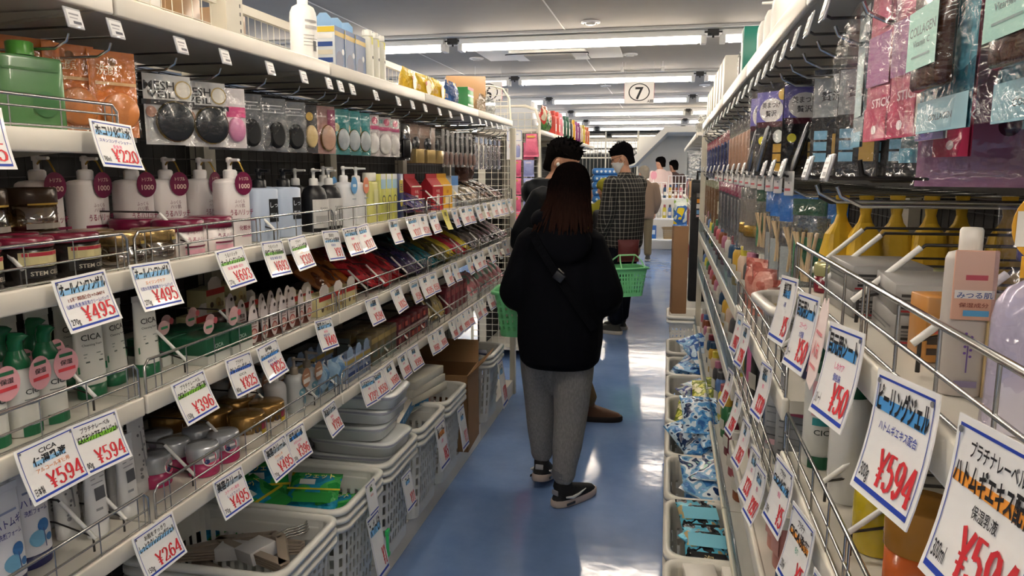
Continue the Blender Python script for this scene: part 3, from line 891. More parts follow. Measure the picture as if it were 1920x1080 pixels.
sprig((-1.08, 2.5, .385 + .058 * 6), 'green leaf sprig decoration on the top food container lid')
# cartons and bags heaped in the fourth and fifth baskets
CT4 = mk_carton('wrap_box', .3, .16, .05, '#e2ddd2', [('b', -.15, .15, 0, .05, '#3d8ec9'), ('t', 'ラップ', 0, .012, .025, '#f2f2f2', .12)], cat='box', topcol='#d8c9c0')
CT4.put((-1.12, 2.82, .49), (R(6), R(-6), R(96)), 'flat carton with bright blue end lying over the food containers', 'flat cartons heaped in the left baskets')
CT4.put((-1.15, 2.98, .475), (R(-6), R(3), R(70)), 'flat carton with blue end behind the bright blue one', 'flat cartons heaped in the left baskets')
BAGM = mk_pouch('clear_bag', .26, .3, .06, film('#e8e4d8', .32, (30, .8), .15), 5, 'bag')
BAGC = mk_pouch('cream_bag', .24, .3, .055, mat('#cfc9ba', .3, bump=(40, .6)), 6, 'bag')
for i, (x, y, z, rx, rz, l, kd) in enumerate([(-1.08, 2.72, .47, -82, 70, 'cream bagged item lying against the container stack', BAGC), (-1.2, 2.9, .48, -78, 40, 'clear bag lying over the cartons in the fourth left basket', BAGM), (-1.05, 3.05, .49, -84, 80, 'cream bagged item on the fifth left basket', BAGC),
                                               (-1.1, 3.2, .50, -80, 65, 'long cream bagged item across the fifth left basket', BAGC), (-1.22, 3.18, .50, -75, 30, 'clear crinkled bag at the back of the fifth left basket', BAGM), (-1.2, 3.3, .5, -80, 100, 'clear bag beside the cardboard carton', BAGM)]):
    kd.put((x, y - .12, z), (R(rx), 0, R(rz)), l, 'bagged goods heaped in the left baskets')
TRAY = mk_carton('white_tray', .3, .12, .035, '#d7d3c6', cat='tray')
for i in range(3): TRAY.put((-1.07, 3.08, .52 + .037 * i), R(75 + 4 * i), 'cream plastic tray, %s from the bottom of the pile on the fifth left basket' % ORD[i], 'piled cream trays')
# cardboard carton beside the pink basket
t = thing('cardboard_box', 'open brown cardboard box standing on the left deck between two white baskets', 'box', (-1.16, 3.63, .102), R(3))
b = MB()
for x0, x1, y0, y1 in ((-.2, .2, -.14, -.134), (-.2, .2, .134, .14), (-.2, -.194, -.14, .14), (.194, .2, -.14, .14)): b.box(x0, x1, y0, y1, 0, .40)
b.box(-.2, .2, -.14, .14, 0, .005)
CARD = mat('#8d6a45', .75, var=.12)
b.build('carton_body', CARD, t)
MB().add([(.2, -.14, .4), (.2, .14, .4), (.28, .14, .48), (.28, -.14, .48), (.2, -.14, .396), (.2, .14, .396), (.284, .14, .477), (.284, -.14, .477)], [(0, 3, 2, 1), (4, 5, 6, 7), (0, 1, 5, 4), (2, 3, 7, 6), (1, 2, 6, 5), (0, 4, 7, 3)]).build('flap', CARD, t)
MB().add([(-.2, .14, .4), (.2, .14, .4), (.18, .24, .5), (-.18, .24, .5), (-.2, .143, .396), (.2, .143, .396), (.18, .244, .496), (-.18, .244, .496)], [(0, 1, 2, 3), (7, 6, 5, 4), (0, 4, 5, 1), (3, 2, 6, 7), (0, 3, 7, 4), (1, 5, 6, 2)]).build('flap', CARD, t)
PKB = mk_pouch('pink_bag', .2, .3, .05, printed(['#e9e4e2', '#e8a79c', '#d9c6c4', '#e0857c'], 7), 8, 'bag')
for i, (x, y, z, rz, l) in enumerate([(-1.08, 4.05, .47, 60, 'pale pink bagged garment on top of the pink goods basket'), (-1.2, 4.1, .46, 100, 'pink bagged garment behind the top one in the pink goods basket'), (-1.14, 3.98, .45, 20, 'pink bagged garment under the others'), (-1.1, 4.2, .45, 85, 'pink bagged garment at the far rim of its basket')]):
    PKB.put((x, y - .12, z), (R(-82 + 4 * i), R(5 - 3 * i), R(rz)), l, 'pink bagged garments')
tag(place(MB().rbox(-.04, .04, -.03, .03, 0, .012, .003).build('navy_packet', mat('#1d2340', .4)), (-1.0, 3.93, .515), (R(8), R(10), R(20))), 'small navy blue packet lying on the pink bagged garments', 'packet')
for i in range(4):
    PKB.put((-1.1 - .05 * (i % 2), 3.6 - .06 * i + .1, .33 + .01 * i), (R(-70), 0, R(30 + 40 * i)), 'pink printed bag in the cardboard box, %s from the far side' % ORD[i], 'pink bags in the cardboard box')
# ---- right baskets
WB = mk_carton('small_carton', .085, .12, .05, '#dcd8d0', [('t', '箱', -.02, .012, .02, '#8a8680', None), ('b', 0, .03, .012, .03, '#a39f98')], [('b', -.04, .04, .01, .013, '#9a968f')])
n = 0
for i in range(3):
    for j in range(2):
        WB.put((.12 + .1 * j, 1.72 + .062 * i * 1.6, .40 + .0 * j), R(3 * (i - j)), 'small white carton in the bottom edge basket, %s from its near left corner' % ORD[n], 'small white cartons in the nearest right basket'); n += 1
BP = mk_pouch('coffee_pack', .13, .2, .045, printed(['#101014', '#15151c', '#5eb6d2', '#b9a77a'], 26), 11, 'pack', [('b', -.055, .055, .1, .15, '#7fc7de'), ('b', -.05, .05, .03, .08, '#16161a'), ('t', '泡', 0, .045, .03, '#c7b889', None)])
TQ = mk_pouch('turquoise_pack', .13, .2, .045, printed(['#4fb2d4', '#63c1de', '#2c87b0'], 20), 12, 'pack', [('b', -.04, .04, .06, .11, '#10202a'), ('t', '徳用', 0, .07, .03, '#d9eef6', None)])
for i, (x, y, z, rz, kd, l) in enumerate([(.15, 2.12, .37, 5, BP, 'black and turquoise pack, front row of its floor basket'), (.27, 2.1, .375, -8, TQ, 'turquoise pack beside the white plastic rail, front row'), (.15, 2.28, .38, 12, BP, 'black pack with gold print, back row of its basket'), (.29, 2.27, .37, -15, TQ, 'turquoise pack, back row of its basket'), (.25, 2.2, .36, 60, TQ, 'turquoise pack lying across at the basket wall')]):
    kd.put((x, y - .09, z), (R(-68), R(4 * (-1) ** i), R(rz)), l, 'black and turquoise packs in the second right basket')
def heap(cols, y0, zs, n, group, desc, scale=9, w=.15, h=.22, seed=20, t=.036, cat='pack', x0=.14, x1=.28):
    kd = mk_pouch(group.split(' in ')[0].replace(' packs', '').replace(' ', '_') + '_pack', w, h, t, printed(cols, scale * 2.6), seed, cat)
    rnd = random.Random(seed)
    for i in range(n):
        tilt, turn = R(-80 + rnd.uniform(-14, 22)), R(rnd.uniform(-35, 35)); cx = x0 + (x1 - x0) * ((i * .618) % 1)
        kd.put((cx + math.sin(turn) * h * .45, y0 - h * .45 * math.cos(turn) + rnd.uniform(-.05, .05), zs - .016 * (n - 1) * .5 + .03 + .024 * i), (tilt, R(rnd.uniform(-14, 14)), turn), '%s, %s from the bottom' % (desc, ORD[i]), group)
heap(['#3f78b8', '#7fb4dc', '#dfeaf2', '#1d3563', '#a8d6c8'], 2.58, .37, 5, 'light blue packs in the third right basket', 'light blue printed pack in the third floor basket', 7)
heap(['#2a66ae', '#4f94d0', '#c3dcee', '#16305e'], 2.97, .39, 6, 'crumpled blue packs in the fourth right basket', 'crumpled blue pack in the fourth floor basket', 11, seed=23, t=.06)
heap(['#a9b23c', '#c9cc5c', '#7c8a2e', '#e3e0b0'], 3.35, .39, 5, 'yellow green packs in the fifth right basket', 'yellow green pack in the fifth floor basket', 9, seed=29)
heap(['#b9cfe0', '#dfe6ec', '#5861a8', '#8fb2cc'], 3.74, .36, 5, 'pale violet packs in the sixth right basket', 'pale blue and violet pack in the sixth floor basket', 7, seed=31)
heap(['#dfe8f0', '#7fb0da', '#2b5aa2', '#b4cfe4'], 4.13, .39, 5, 'white blue packs in the seventh right basket', 'blue and white wipe pack in the seventh floor basket', 6, seed=37, w=.17)
heap(['#cfd2d4', '#b4b8bc', '#8b9aa6'], 4.62, .3, 3, 'grey packs in the eighth right basket', 'grey bagged item in the eighth floor basket', 8, seed=41)
# price cards hung on the left baskets
price_tag('スーパーピタ', '¥1', label='tall price card on the wipe basket front, clipped with a green clip', loc=(-.925, 2.18, .40), rot=(R(-10), 0, R(90)), w=.1, h=.22, curl=.0, group='price cards on the baskets')
price_tag('かに', '', (('¥550', '#d2303a'),), hl='#5fae57', label='small red and green card at the rim of the wipe basket', loc=(-.922, 2.16, .52), rot=(R(-8), 0, R(90)), w=.075, h=.11, curl=.0, group='price cards on the baskets')
price_tag('フード', '¥11', label='price card on the front of the food container basket', loc=(-.93, 2.52, .40), rot=(R(-10), 0, R(90)), w=.1, h=.14, curl=.0, group='price cards on the baskets')
price_tag('魚ハンガー', '¥65', (('お買得', '#e2568e'),), label='large price card with orange swash on the fourth left basket', loc=(-.925, 2.93, .46), rot=(R(-8), 0, R(90)), w=.13, h=.2, curl=.0, hl='#ee9a4a', group='price cards on the baskets')
price_tag('トレー', '¥11', label='price card on the fifth left basket front', loc=(-.925, 3.26, .42), rot=(R(-8), 0, R(90)), w=.11, h=.2, curl=.0, group='price cards on the baskets')
price_tag('パジャマ', '¥770', label='price card on the pink goods basket front', loc=(-.925, 4.1, .44), rot=(R(-8), 0, R(90)), w=.13, h=.28, curl=.0, group='price cards on the baskets')
t = thing('green_clip', 'bright green plastic clip on the tall card of the wipe basket', 'clip', (-.905, 2.25, .26), (0, 0, R(90)))
MB().rbox(-.008, .008, -.008, .0, -.05, .05, .003).rbox(-.014, .014, -.009, .001, .03, .05, .003).rbox(-.014, .014, -.009, .001, -.05, -.035, .003).build('clip_body', mat('#35c46b', .35), t)
# ------------------------------------------------------------------ goods on the left shelves
LF = R(90)
def row(kd, items, group=None):
    """items: (x behind the lip, y, z, turn, label)"""
    for d, y, z, rz, lab in items:
        if kd.cat == 'packet' and y < 3.4: rz = -22 - abs(rz)
        kd.put((XL - d - .008, y, z), LF + R(rz), lab, group)
Z4, Z3, Z2, Z5 = 1.331, 1.076, .811, 1.836
# --- short high shelf, nearest
RB_ = mk_pouch('refill_pouch', .11, .2, .05, printed(['#c32335', '#d63a45', '#b01e2e'], 5), 2, 'pouch', [('b', -.05, .05, .14, .175, '#4a6aa8'), ('b', -.05, .05, .175, .195, '#e2a02c'), ('t', 'UV', 0, .075, .018, '#efb7a8', None), ('b', -.02, .03, .105, .13, '#8d7bb0')])
row(RB_, [(.10, .995, 1.587, -30, 'red and orange refill pouch with violet band at the left edge')])
def mk_flask():
    t = thing('flat_bottle', None, None)
    MB().lathe([(.97, 0), (1, .004), (1, .118), (.96, .124), (.4, .127)], 28, sx=.058, sy=.03, e=7).build('bottle_body', mat('#5c8a58', .25, coat=.4), t)
    MB().lathe([(.021, .127), (.021, .148), (.018, .15)], 18).build('cap', mat('#58a23e', .3), t)
    prints(t, [('d', .02, .045, .022, '#3f7442'), ('b', -.045, .045, .1, .104, '#4d7d4a')], -.031)
    return t
FL = Kind(mk_flask, 'bottle')
row(FL, [(.085, 1.125, 1.587, -20, 'green flat bottle with bright green cap on the short high shelf')])
# --- pegs and hung packets
PEGY = [1.15, 1.25, 1.44, 1.60, 1.80, 1.98, 2.14, 2.22, 2.31, 2.51, 2.73, 2.89, 3.05, 3.25, 3.42, 3.62, 3.8, 3.98, 4.12, 4.26, 4.4, 4.54, 4.68]
for i, y in enumerate(PEGY):
    HOOK.put((XL - .385, y, 1.728), LF, 'peg hook with a grey ticket, %s from the near end under the left top shelf' % ORD[i], 'ticketed peg hooks under the left top shelf')
bar = MB().box(XL - .418, XL - .402, .36, 4.84, 1.72, 1.75)
tag(bar.build('peg_bar', DARKWIRE), 'dark bar across the left shelf back that carries the peg hooks', 'bar')
def disc_item(col, r, z, x=0, rz=None, edge=None, name='puff'):
    def f(o):
        MB().lathe([(.2, 0), (1, .002), (1, .009), (.9, .013), (.2, .014)], 24, sx=r, sy=rz or r, M=Matrix.Translation((x, -.001, z)) @ Matrix.Rotation(PI / 2, 4, 'X')).build(name, mat(col, .3, coat=.3), o)
        if edge: MB().lathe([(1.0, .003), (1.05, .005), (1.05, .008), (1, .01)], 24, sx=r, sy=rz or r, caps=False, M=Matrix.Translation((x, -.001, z)) @ Matrix.Rotation(PI / 2, 4, 'X')).build('gold_edge', mat(edge, .25, .9), o)
    return f
def both(*fs):
    def f(o):
        for q in fs: q(o)
    return f
OR = mk_hang('sponge_packet', .092, .165, '#d9791f', disc_item('#d98a4e', .036, .05, .008), [('t', '洗顔', -.01, .12, .022, '#f0d9b0', None), ('b', -.035, .045, .1, .106, '#f0c58a'), ('d', .0, .145, .008, '#8a5a28')], seed=4)
row(OR, [(.15, 1.21, 1.595, 2, 'orange sponge packet behind the price card 220'), (.11, 1.262, 1.59, 4, 'orange sponge packet with peach disc, on the second peg'), (.22, 1.17, 1.595, 2, 'orange sponge packet further back beside the green bottle'), (.07, 1.325, 1.585, 2, 'orange sponge packet nearest the white and black puff packets')], 'orange sponge packets')
CU = mk_hang('puff_packet', .108, .15, '#d9d9d6', disc_item('#22272c', .042, .05, .01, edge='#8f7a3c'), [('t', 'MESH', -.02, .117, .026, '#1b1b1e', .07), ('t', 'VEIL', -.015, .1, .02, '#1b1b1e', .06), ('b', -.06, .06, .085, .096, '#202024'), ('d', .035, .12, .02, '#c2a868'), ('d', .035, .12, .017, '#e6e2d6'), ('d', -.04, .07, .012, '#c79a84')], seed=7)
row(CU, [(.07, 1.49, 1.575, 4, 'white and black puff packet, first of two with large lettering'), (.07, 1.625, 1.575, 4, 'white and black puff packet, second of two with large lettering'), (.18, 1.44, 1.58, 10, 'white and black puff packet hidden behind the first one')], 'white and black puff packets')
PKH = mk_hang('pink_puff_packet', .055, .145, '#e8e2e2', disc_item('#d98fb4', .022, .045, 0, .03), [('b', -.027, .027, .075, .1, '#d94c86')], seed=9)
row(PKH, [(.055, 1.725, 1.575, 10, 'narrow pink puff packet beside the second large lettered packet')])
def brush_item(o):
    MB().lathe([(.3, 0), (1, .003), (1, .012), (.8, .016)], 20, sx=.024, sy=.036, M=Matrix.Translation((.012, -.001, .045)) @ Matrix.Rotation(PI / 2, 4, 'X')).build('brush_head', mat('#101214', .7), o)
    MB().lathe([(1, .003), (1, .012)], 16, sx=.014, sy=.03, M=Matrix.Translation((-.025, -.001, .042)) @ Matrix.Rotation(PI / 2, 4, 'X')).build('brush_handle', mat('#9aa0a4', .2, .8), o)
BR = mk_hang('brush_packet', .095, .145, '#6d7175', brush_item, [('b', -.04, .04, .105, .108, '#aab0b4'), ('b', -.04, .03, .115, .117, '#aab0b4'), ('b', -.04, .035, .123, .126, '#c2c6c8')], seed=12)
row(BR, [(.08, 1.815, 1.572, 10, 'grey brush packet, first after the pink puff packet'), (.08, 1.945, 1.572, 6, 'grey brush packet, second after the pink puff packet'), (.08, 2.055, 1.572, 14, 'grey brush packet, third after the pink puff packet'), (.17, 1.86, 1.575, 10, 'grey brush packet behind the first two'), (.17, 2.0, 1.575, 4, 'grey brush packet behind the third one')], 'grey brush packets')
GB = mk_hang('gold_puff_packet', .075, .145, '#3a3a3c', disc_item('#d8c08a', .02, .05, .012, .034), [('d', .01, .11, .013, '#c4a24a')], seed=13)
row(GB, [(.08, 2.155, 1.572, 8, 'black packet with a gold puff before the rose packets')])
RS = mk_hang('rose_puff_packet', .09, .15, '#b88f86', disc_item('#c9a58e', .028, .05, .012, .04, '#b8923c'), [('b', .015, .045, .06, .14, '#a0496a'), ('b', -.04, .01, .115, .12, '#e3cfc6')], seed=14)
row(RS, [(.08, 2.27, 1.572, 6, 'rose brown puff packet next to the teal packets'), (.16, 2.22, 1.575, 6, 'rose brown puff packet behind the front one')], 'rose brown puff packets')
TL = mk_hang('teal_puff_packet', .085, .15, '#2f8f92', disc_item('#b9c1c4', .024, .05, .012, .036, '#c2a040'), [('d', -.012, .09, .014, '#cfc09a'), ('b', -.035, .03, .125, .13, '#8fc9c6')], seed=15)
row(TL, [(.08, 2.385, 1.572, 6, 'teal puff packet, first of three'), (.08, 2.475, 1.572, 10, 'teal puff packet, second of three'), (.075, 2.56, 1.572, 4, 'teal puff packet, third of three')], 'teal puff packets')
PW = mk_hang('pink_sponge_packet', .085, .15, '#cfc6c8', disc_item('#e6e4e2', .027, .048, .006, .04), [('b', -.042, .042, .098, .112, '#c4447a'), ('d', .02, .13, .014, '#d25c7c'), ('b', -.03, .0, .125, .14, '#7fb8b4')], seed=16)
row(PW, [(.08, 2.66, 1.572, 4, 'pink banded sponge packet, first after the teal packets'), (.08, 2.78, 1.572, 8, 'pink banded sponge packet, second after the teal packets'), (.08, 2.88, 1.572, 2, 'pink banded sponge packet, third after the teal packets'), (.15, 2.72, 1.575, 5, 'pink banded sponge packet behind the front three')], 'pink banded sponge packets')
def duo(o):
    MB().rbox(-.022, .02, -.03, -.004, .01, .085, .004).build('black_tube', mat('#121214', .3), o)
    MB().lathe([(.02, 0), (.022, .003), (.022, .045), (.012, .055)], 16, c=(-.002, -.016, .088)).build('silver_top', mat('#c9c9c8', .15, .9), o)
    MB().lathe([(.2, 0), (1, .003), (1, .01), (.3, .013)], 18, sx=.013, sy=.028, M=Matrix.Translation((.03, -.002, .055)) @ Matrix.Rotation(PI / 2, 4, 'X')).build('white_pad', mat('#e4e4e0', .4), o)
BW = mk_hang('applicator_packet', .085, .15, '#2a2a2c', duo, seed=17)
row(BW, [(.08, 3.0, 1.56, 4, 'black packet with silver topped applicator and white pad')])
def boxed(o):
    MB().rbox(-.026, .026, -.045, -.002, .0, .06, .003).build('brush_tray', mat('#b9a06a', .25, .4), o)
    MB().lathe([(.2, 0), (1, .003), (1, .01), (.3, .013)], 18, sx=.02, sy=.028, M=Matrix.Translation((.004, -.01, .085)) @ Matrix.Rotation(PI / 2, 4, 'X')).build('mirror', mat('#1c2028', .1), o)
BX = mk_hang('boxed_brush', .075, .165, '#7d6250', boxed, [('b', -.03, .03, .125, .155, '#9c7a66')], filmt=.05, seed=18)
row(BX, [(.08, 3.13, 1.55, 2, 'clear boxed brush set, first of three'), (.08, 3.29, 1.55, 4, 'clear boxed brush set, second of three'), (.08, 3.42, 1.55, 2, 'clear boxed brush set, third of three')], 'clear boxed brush sets')
def longbrush(o):
    MB().lathe([(.006, 0), (.007, .07), (.005, .075)], 10, c=(0, -.014, .075)).build('brush_handle', mat('#1a1a1c', .25), o)
    MB().lathe([(.008, 0), (.012, .02), (.009, .05), (.002, .062)], 12, c=(0, -.014, .012)).build('brush_head', mat('#8a7068', .8), o)
LBR = mk_hang('makeup_brush', .055, .18, '#4d4644', longbrush, filmt=.03, seed=19)
for i, y in enumerate([3.55, 3.63, 3.72, 3.81, 3.9, 4.0, 4.08]):
    row(LBR, [(.07, y, 1.535, 2, 'hung makeup brush in clear sleeve, %s of seven past the boxed brush sets' % ORD[i])], 'hung makeup brushes')
DKP = mk_hang('dark_packet', .1, .19, printed(['#22262c', '#2c3e58', '#4a3a34', '#c7cdd2'], 16), None, [('b', -.04, .04, .15, .18, '#2c5a8a')], seed=20)
for i, y in enumerate([4.2, 4.31, 4.42, 4.54, 4.66, 4.78]):
    row(DKP, [(.07, y, 1.525, 2, 'dark printed packet, %s of six hung at the far end of the left pegs' % ORD[i])], 'dark printed packets')
# --- upper shelf
GOLD = '#8f7342'
STEMF = film('#c7b494', .35, (10, .1), .1)
SJ = mk_jar('gel_jar', .047, .078, '#241f1c', '#7a2338', .016, [('b', -.045, .045, .03, .055, '#c9bf8e'), ('b', -.045, .045, .012, .028, '#161416'), ('t', 'STEM CELL', 0, .016, .01, '#c8c3b4', .06), ('b', -.04, .04, .048, .054, '#b02a3c')], metal=0)
row(SJ, [(.055, .955, Z4, 0, 'black gel jar at the left edge, front of the upper shelf'), (.055, 1.06, Z4, 0, 'black gel jar with cream band behind the price card 495'), (.055, 1.165, Z4, 0, 'black gel jar with lettered base, third from the left edge'), (.15, 1.02, Z4, 0, 'black gel jar in the second row, nearest the left edge'), (.15, 1.13, Z4, 0, 'black gel jar in the second row, next to the brown glass jars'),
         (.07, .93, Z4 + .078, 0, 'black gel jar standing on another at the left edge')], 'black gel jars')
BJ = mk_jar('brown_jar', .046, .078, '#6d5a48', '#4b3a2a', .03, [('b', -.04, .04, .046, .054, '#c9a636'), ('b', -.04, .04, .056, .066, '#8c2536'), ('b', -.045, .045, .002, .012, '#b5afa4')], metal=.2, bodyf=STEMF)
row(BJ, [(.17, 1.09, Z4 + .079, 0, 'clear brown jar on top of the black gel jars, left one'), (.17, 1.2, Z4 + .079, 0, 'clear brown jar on top of the black gel jars, right one'), (.24, 1.24, Z4, 0, 'clear brown jar at shelf level behind the gold lid jars'), (.24, 1.14, Z4 + .079, 0, 'clear brown jar on the back row of the stack')], 'clear brown jars')
row(BJ, [(.24, 1.13, Z4, 0, 'clear brown jar bearing the back row of the stack'), (.17, 1.2, Z4, 0, 'clear brown jar under the right stacked one')], 'clear brown jars')
GJ = mk_jar('gold_lid_jar', .044, .068, '#8d7c66', '#b59a68', .024, [('d', .012, .05, .016, '#2d2826'), ('b', .0, .024, .044, .05, '#b9a04a')], metal=.75, bodyf=STEMF)
row(GJ, [(.06, 1.30, Z4, 0, 'gold lidded jar behind the second price card 495'), (.06, 1.395, Z4, 0, 'gold lidded jar next to the burgundy lidded tub'), (.155, 1.33, Z4, 0, 'gold lidded jar in the second row')], 'gold lidded jars')
TUBP = [('t', 'うるハリッチ', .0, .03, .014, '#8e2a52', .07), ('b', -.04, .045, .018, .022, '#7c1f45'), ('t', 'オールインワンジェル', 0, .048, .008, '#8e5a6e', .07), ('b', -.04, .02, .004, .014, '#e0a6b6')]
BT = mk_jar('burgundy_tub', .055, .08, '#e9e2e0', '#6e1737', .026, TUBP)
row(BT, [(.075, 1.50, Z4, 0, 'white tub with burgundy lid, left one in front of the pump bottles'), (.075, 1.615, Z4, 0, 'white tub with burgundy lid, right one in front of the pump bottles'), (.185, 1.50, Z4, 0, 'white tub with burgundy lid in the second row')], 'white tubs with burgundy lids')
UP = [('b', -.04, .045, .062, .068, '#7c1f45'), ('t', 'うるハリッチ', .004, .078, .017, '#8a2049', .07), ('t', 'ふっくら', 0, .108, .01, '#8d6b78', .03), ('t', 'ハリ肌', 0, .097, .01, '#8d6b78', .03), ('t', '化粧水', .012, .04, .013, '#8a2049', .035), ('b', -.0, .03, .022, .03, '#c28ea3')]
WPB = mk_pump('pump_bottle', .088, .062, .168, '#e6e1e0', '#eceaea', UP, e=3, shoulder=.012, tagcol='#6f1440', tagops=[('t', '1000', 0, -.012, .016, '#eed9c9', .036), ('t', 'トリプル', 0, .008, .01, '#eed9c9', .03)], ribbon='#b8964a', neck=.017)
row(WPB, [(.3, 1.36, Z4, -8, 'white pump bottle, leftmost in shade behind the gold lidded jars'), (.27, 1.46, Z4, -4, 'white pump bottle, second from left behind the burgundy tubs'), (.22, 1.545, Z4, -14, 'white pump bottle with round burgundy badge fully in view'), (.2, 1.64, Z4, -18, 'white pump bottle behind the right burgundy tub'), (.075, 1.72, Z4, -20, 'white pump bottle at the front edge, right of the burgundy tubs'), (.17, 1.735, Z4, 0, 'white pump bottle directly behind the front one')], 'white pump bottles with burgundy badges')
BLB = mk_pump('blue_pump_bottle', .092, .066, .142, '#b3c2d8', '#15171b', [('b', .0, .032, .05, .112, '#1a1c20'), ('t', 'しっ', .016, .09, .016, '#c9d2dc', None), ('t', '馬油', .016, .062, .014, '#c9d2dc', None)], e=4, shoulder=.006, neck=.019)
row(BLB, [(.075, 1.855, Z4, -16, 'pale blue pump bottle, front left one'), (.075, 1.985, Z4, -16, 'pale blue pump bottle, front right one'), (.16, 1.87, Z4, 0, 'pale blue pump bottle behind the front left one'), (.16, 2.0, Z4, 0, 'pale blue pump bottle behind the front right one')], 'pale blue pump bottles')
BKB = mk_pump('black_pump_bottle', .08, .07, .142, '#14151a', '#dcdcda', [('b', -.034, .034, .012, .1, '#c9c9c7'), ('t', 'PLACENTA', .008, .07, .008, '#55555a', .035), ('b', -.025, .02, .03, .05, '#a9a9a8')], e=2.3, shoulder=.05, neck=.014, wrap=.046)
row(BKB, [(.07, 2.165, Z4, -25, 'black pump bottle with white label, left one'), (.07, 2.27, Z4, -25, 'black pump bottle with white label, right one'), (.15, 2.2, Z4, 0, 'black pump bottle behind the other two')], 'black pump bottles with white labels')
WBB = mk_pump('white_pump_bottle', .085, .06, .15, '#dfe2e6', '#e9e9ea', [('b', -.0, .03, .09, .094, '#9aa6b4')], e=3, shoulder=.02, tagcol='#5b9fd8', tagops=[('b', -.014, .014, -.006, .004, '#d6e6f4')], neck=.015)
row(WBB, [(.07, 2.385, Z4, 0, 'white pump bottle with blue neck badge'), (.15, 2.4, Z4, 0, 'white pump bottle with blue badge in the second row')], 'white pump bottles with blue badges')
WOB = mk_pump('white_pump_bottle', .082, .058, .148, '#dde0e4', '#e9e9ea', [('b', .0, .03, .09, .094, '#9aa6b4')], e=3, shoulder=.02, tagcol='#e08a66', tagops=[('b', -.014, .014, -.006, .004, '#f3dccc')], neck=.015)
row(WOB, [(.07, 2.49, Z4, 0, 'white pump bottle with orange neck badge')])
YC = mk_carton('tall_carton', .05, .05, .175, '#cfcf6a', [('b', -.025, .025, .12, .17, '#a9cfe0'), ('d', .002, .08, .016, '#2a2d33'), ('d', .002, .08, .011, '#d8cf52'), ('b', -.025, .025, .155, .175, '#e9ecec')], [('b', -.02, .02, .02, .15, '#d8d890')])
row(YC, [(.06, 2.66, Z4, 0, 'yellow carton with pale blue top, first of three'), (.06, 2.72, Z4, 0, 'yellow carton with pale blue top, second of three'), (.06, 2.78, Z4, 0, 'yellow carton with pale blue top, third of three')], 'yellow cartons with pale blue tops')
YB = mk_pump('yellow_bottle', .075, .05, .15, '#d4d280', '#e9e9dd', [('b', -.02, .02, .05, .12, '#dcdba0')], e=3, shoulder=.01, top=cap_top('#ecebe0', .05, .03))
row(YB, [(.06, 2.585, Z4, 0, 'pale yellow bottle with white cap before the yellow cartons')])
NV = mk_carton('navy_carton', .055, .05, .175, '#1e2c62', [('b', -.02, .02, .1, .15, '#c9b738'), ('d', 0, .06, .015, '#c9b738'), ('t', '足', 0, .11, .03, '#1e2c62', None)])
row(NV, [(.06, 2.85, Z4, 0, 'navy carton with yellow panels beside the yellow cartons')])
def slant(kd, items, group, z, lab):
    """Packs lying on the shelf with their head raised at the back."""
    for i, (d, y, tilt, rz, ro) in enumerate(items):
        kd.put((XL - d, y, z + .018), (R(-90 + tilt), R(ro), LF + R(rz)), lab % ORD[i], group)
PPK = mk_pouch('purple_pack', .12, .3, .03, printed(['#2f2752', '#4a3a74', '#2a2f6a', '#d0bd58', '#c9cdd8'], 12), 31, 'pack')
slant(PPK, [(.03, 2.93, 26, 4, 0), (.03, 3.04, 24, 2, 8), (.03, 3.15, 26, 3, -6), (.03, 3.24, 22, -2, 5)], 'purple and yellow lying packs', Z4, 'purple and yellow pack lying sloped, %s of four')
def mk_gable(col, ops):
    def f():
        o = thing('gable_carton', None, None)
        b = MB().box(-.045, .045, -.04, .04, 0, .11)
        b.add([(-.045, -.04, .11), (.045, -.04, .11), (.045, .04, .11), (-.045, .04, .11), (-.045, 0, .155), (.045, 0, .155)], [(0, 1, 5, 4), (2, 3, 4, 5), (1, 2, 5), (3, 0, 4)])
        b.box(-.045, .045, -.003, .003, .15, .172)
        b.build('carton', mat(col, .35), o); prints(o, ops, -.04)
        p = prints(o, [('b', -.04, .04, .112, .118, '#f0ead8')], -.04, name='roof_print'); return o
    return Kind(f, 'carton')
RG = mk_gable('#b7303c', [('b', -.012, .012, .02, .075, '#ded7d2'), ('t', '牛乳', 0, .084, .016, '#ecd9d0', None)])
row(RG, [(.2, 3.12, Z4, -90 + 75, 'red gable topped carton, first of three'), (.16, 3.3, Z4, -14, 'red gable topped carton, second of three'), (.11, 3.47, Z4, -16, 'red gable topped carton, third of three')], 'red gable topped cartons')
YG = mk_gable('#dba528', [('b', -.02, .03, .02, .06, '#e8dcae'), ('t', '卵', 0, .075, .02, '#a8551e', None)])
row(YG, [(.12, 3.66, Z4, -16, 'yellow gable topped carton next to the red ones')])
BWG = mk_carton('white_blue_carton', .08, .06, .16, '#cfd8e4', [('b', -.04, .04, .11, .16, '#5b8cc8'), ('d', 0, .06, .02, '#e2d7a8')])
row(BWG, [(.12, 3.82, Z4, -10, 'white and blue carton right of the yellow gable carton')])
MXP = mk_pouch('silver_pack', .12, .28, .035, printed(['#c4c0b6', '#8a7d62', '#3b3733', '#dcdad6'], 10), 33, 'pack')
slant(MXP, [(.03, 3.9, 24, 8, 0), (.03, 4.02, 22, 4, 6), (.03, 4.14, 26, 6, -5), (.03, 4.26, 24, 3, 4)], 'silver lying packs', Z4, 'silver and tan pack lying sloped, %s of four on the upper left shelf')
BRP = mk_pouch('brown_pack', .13, .3, .035, printed(['#3a2d24', '#6d5138', '#2a2422', '#a88a60'], 9), 34, 'pack')
slant(BRP, [(.03, 4.38, 26, 5, 0), (.03, 4.5, 24, 3, 6), (.03, 4.62, 26, 6, -5), (.03, 4.74, 24, 3, 4)], 'brown lying packs', Z4, 'brown pack lying sloped, %s of four at the far upper left shelf')
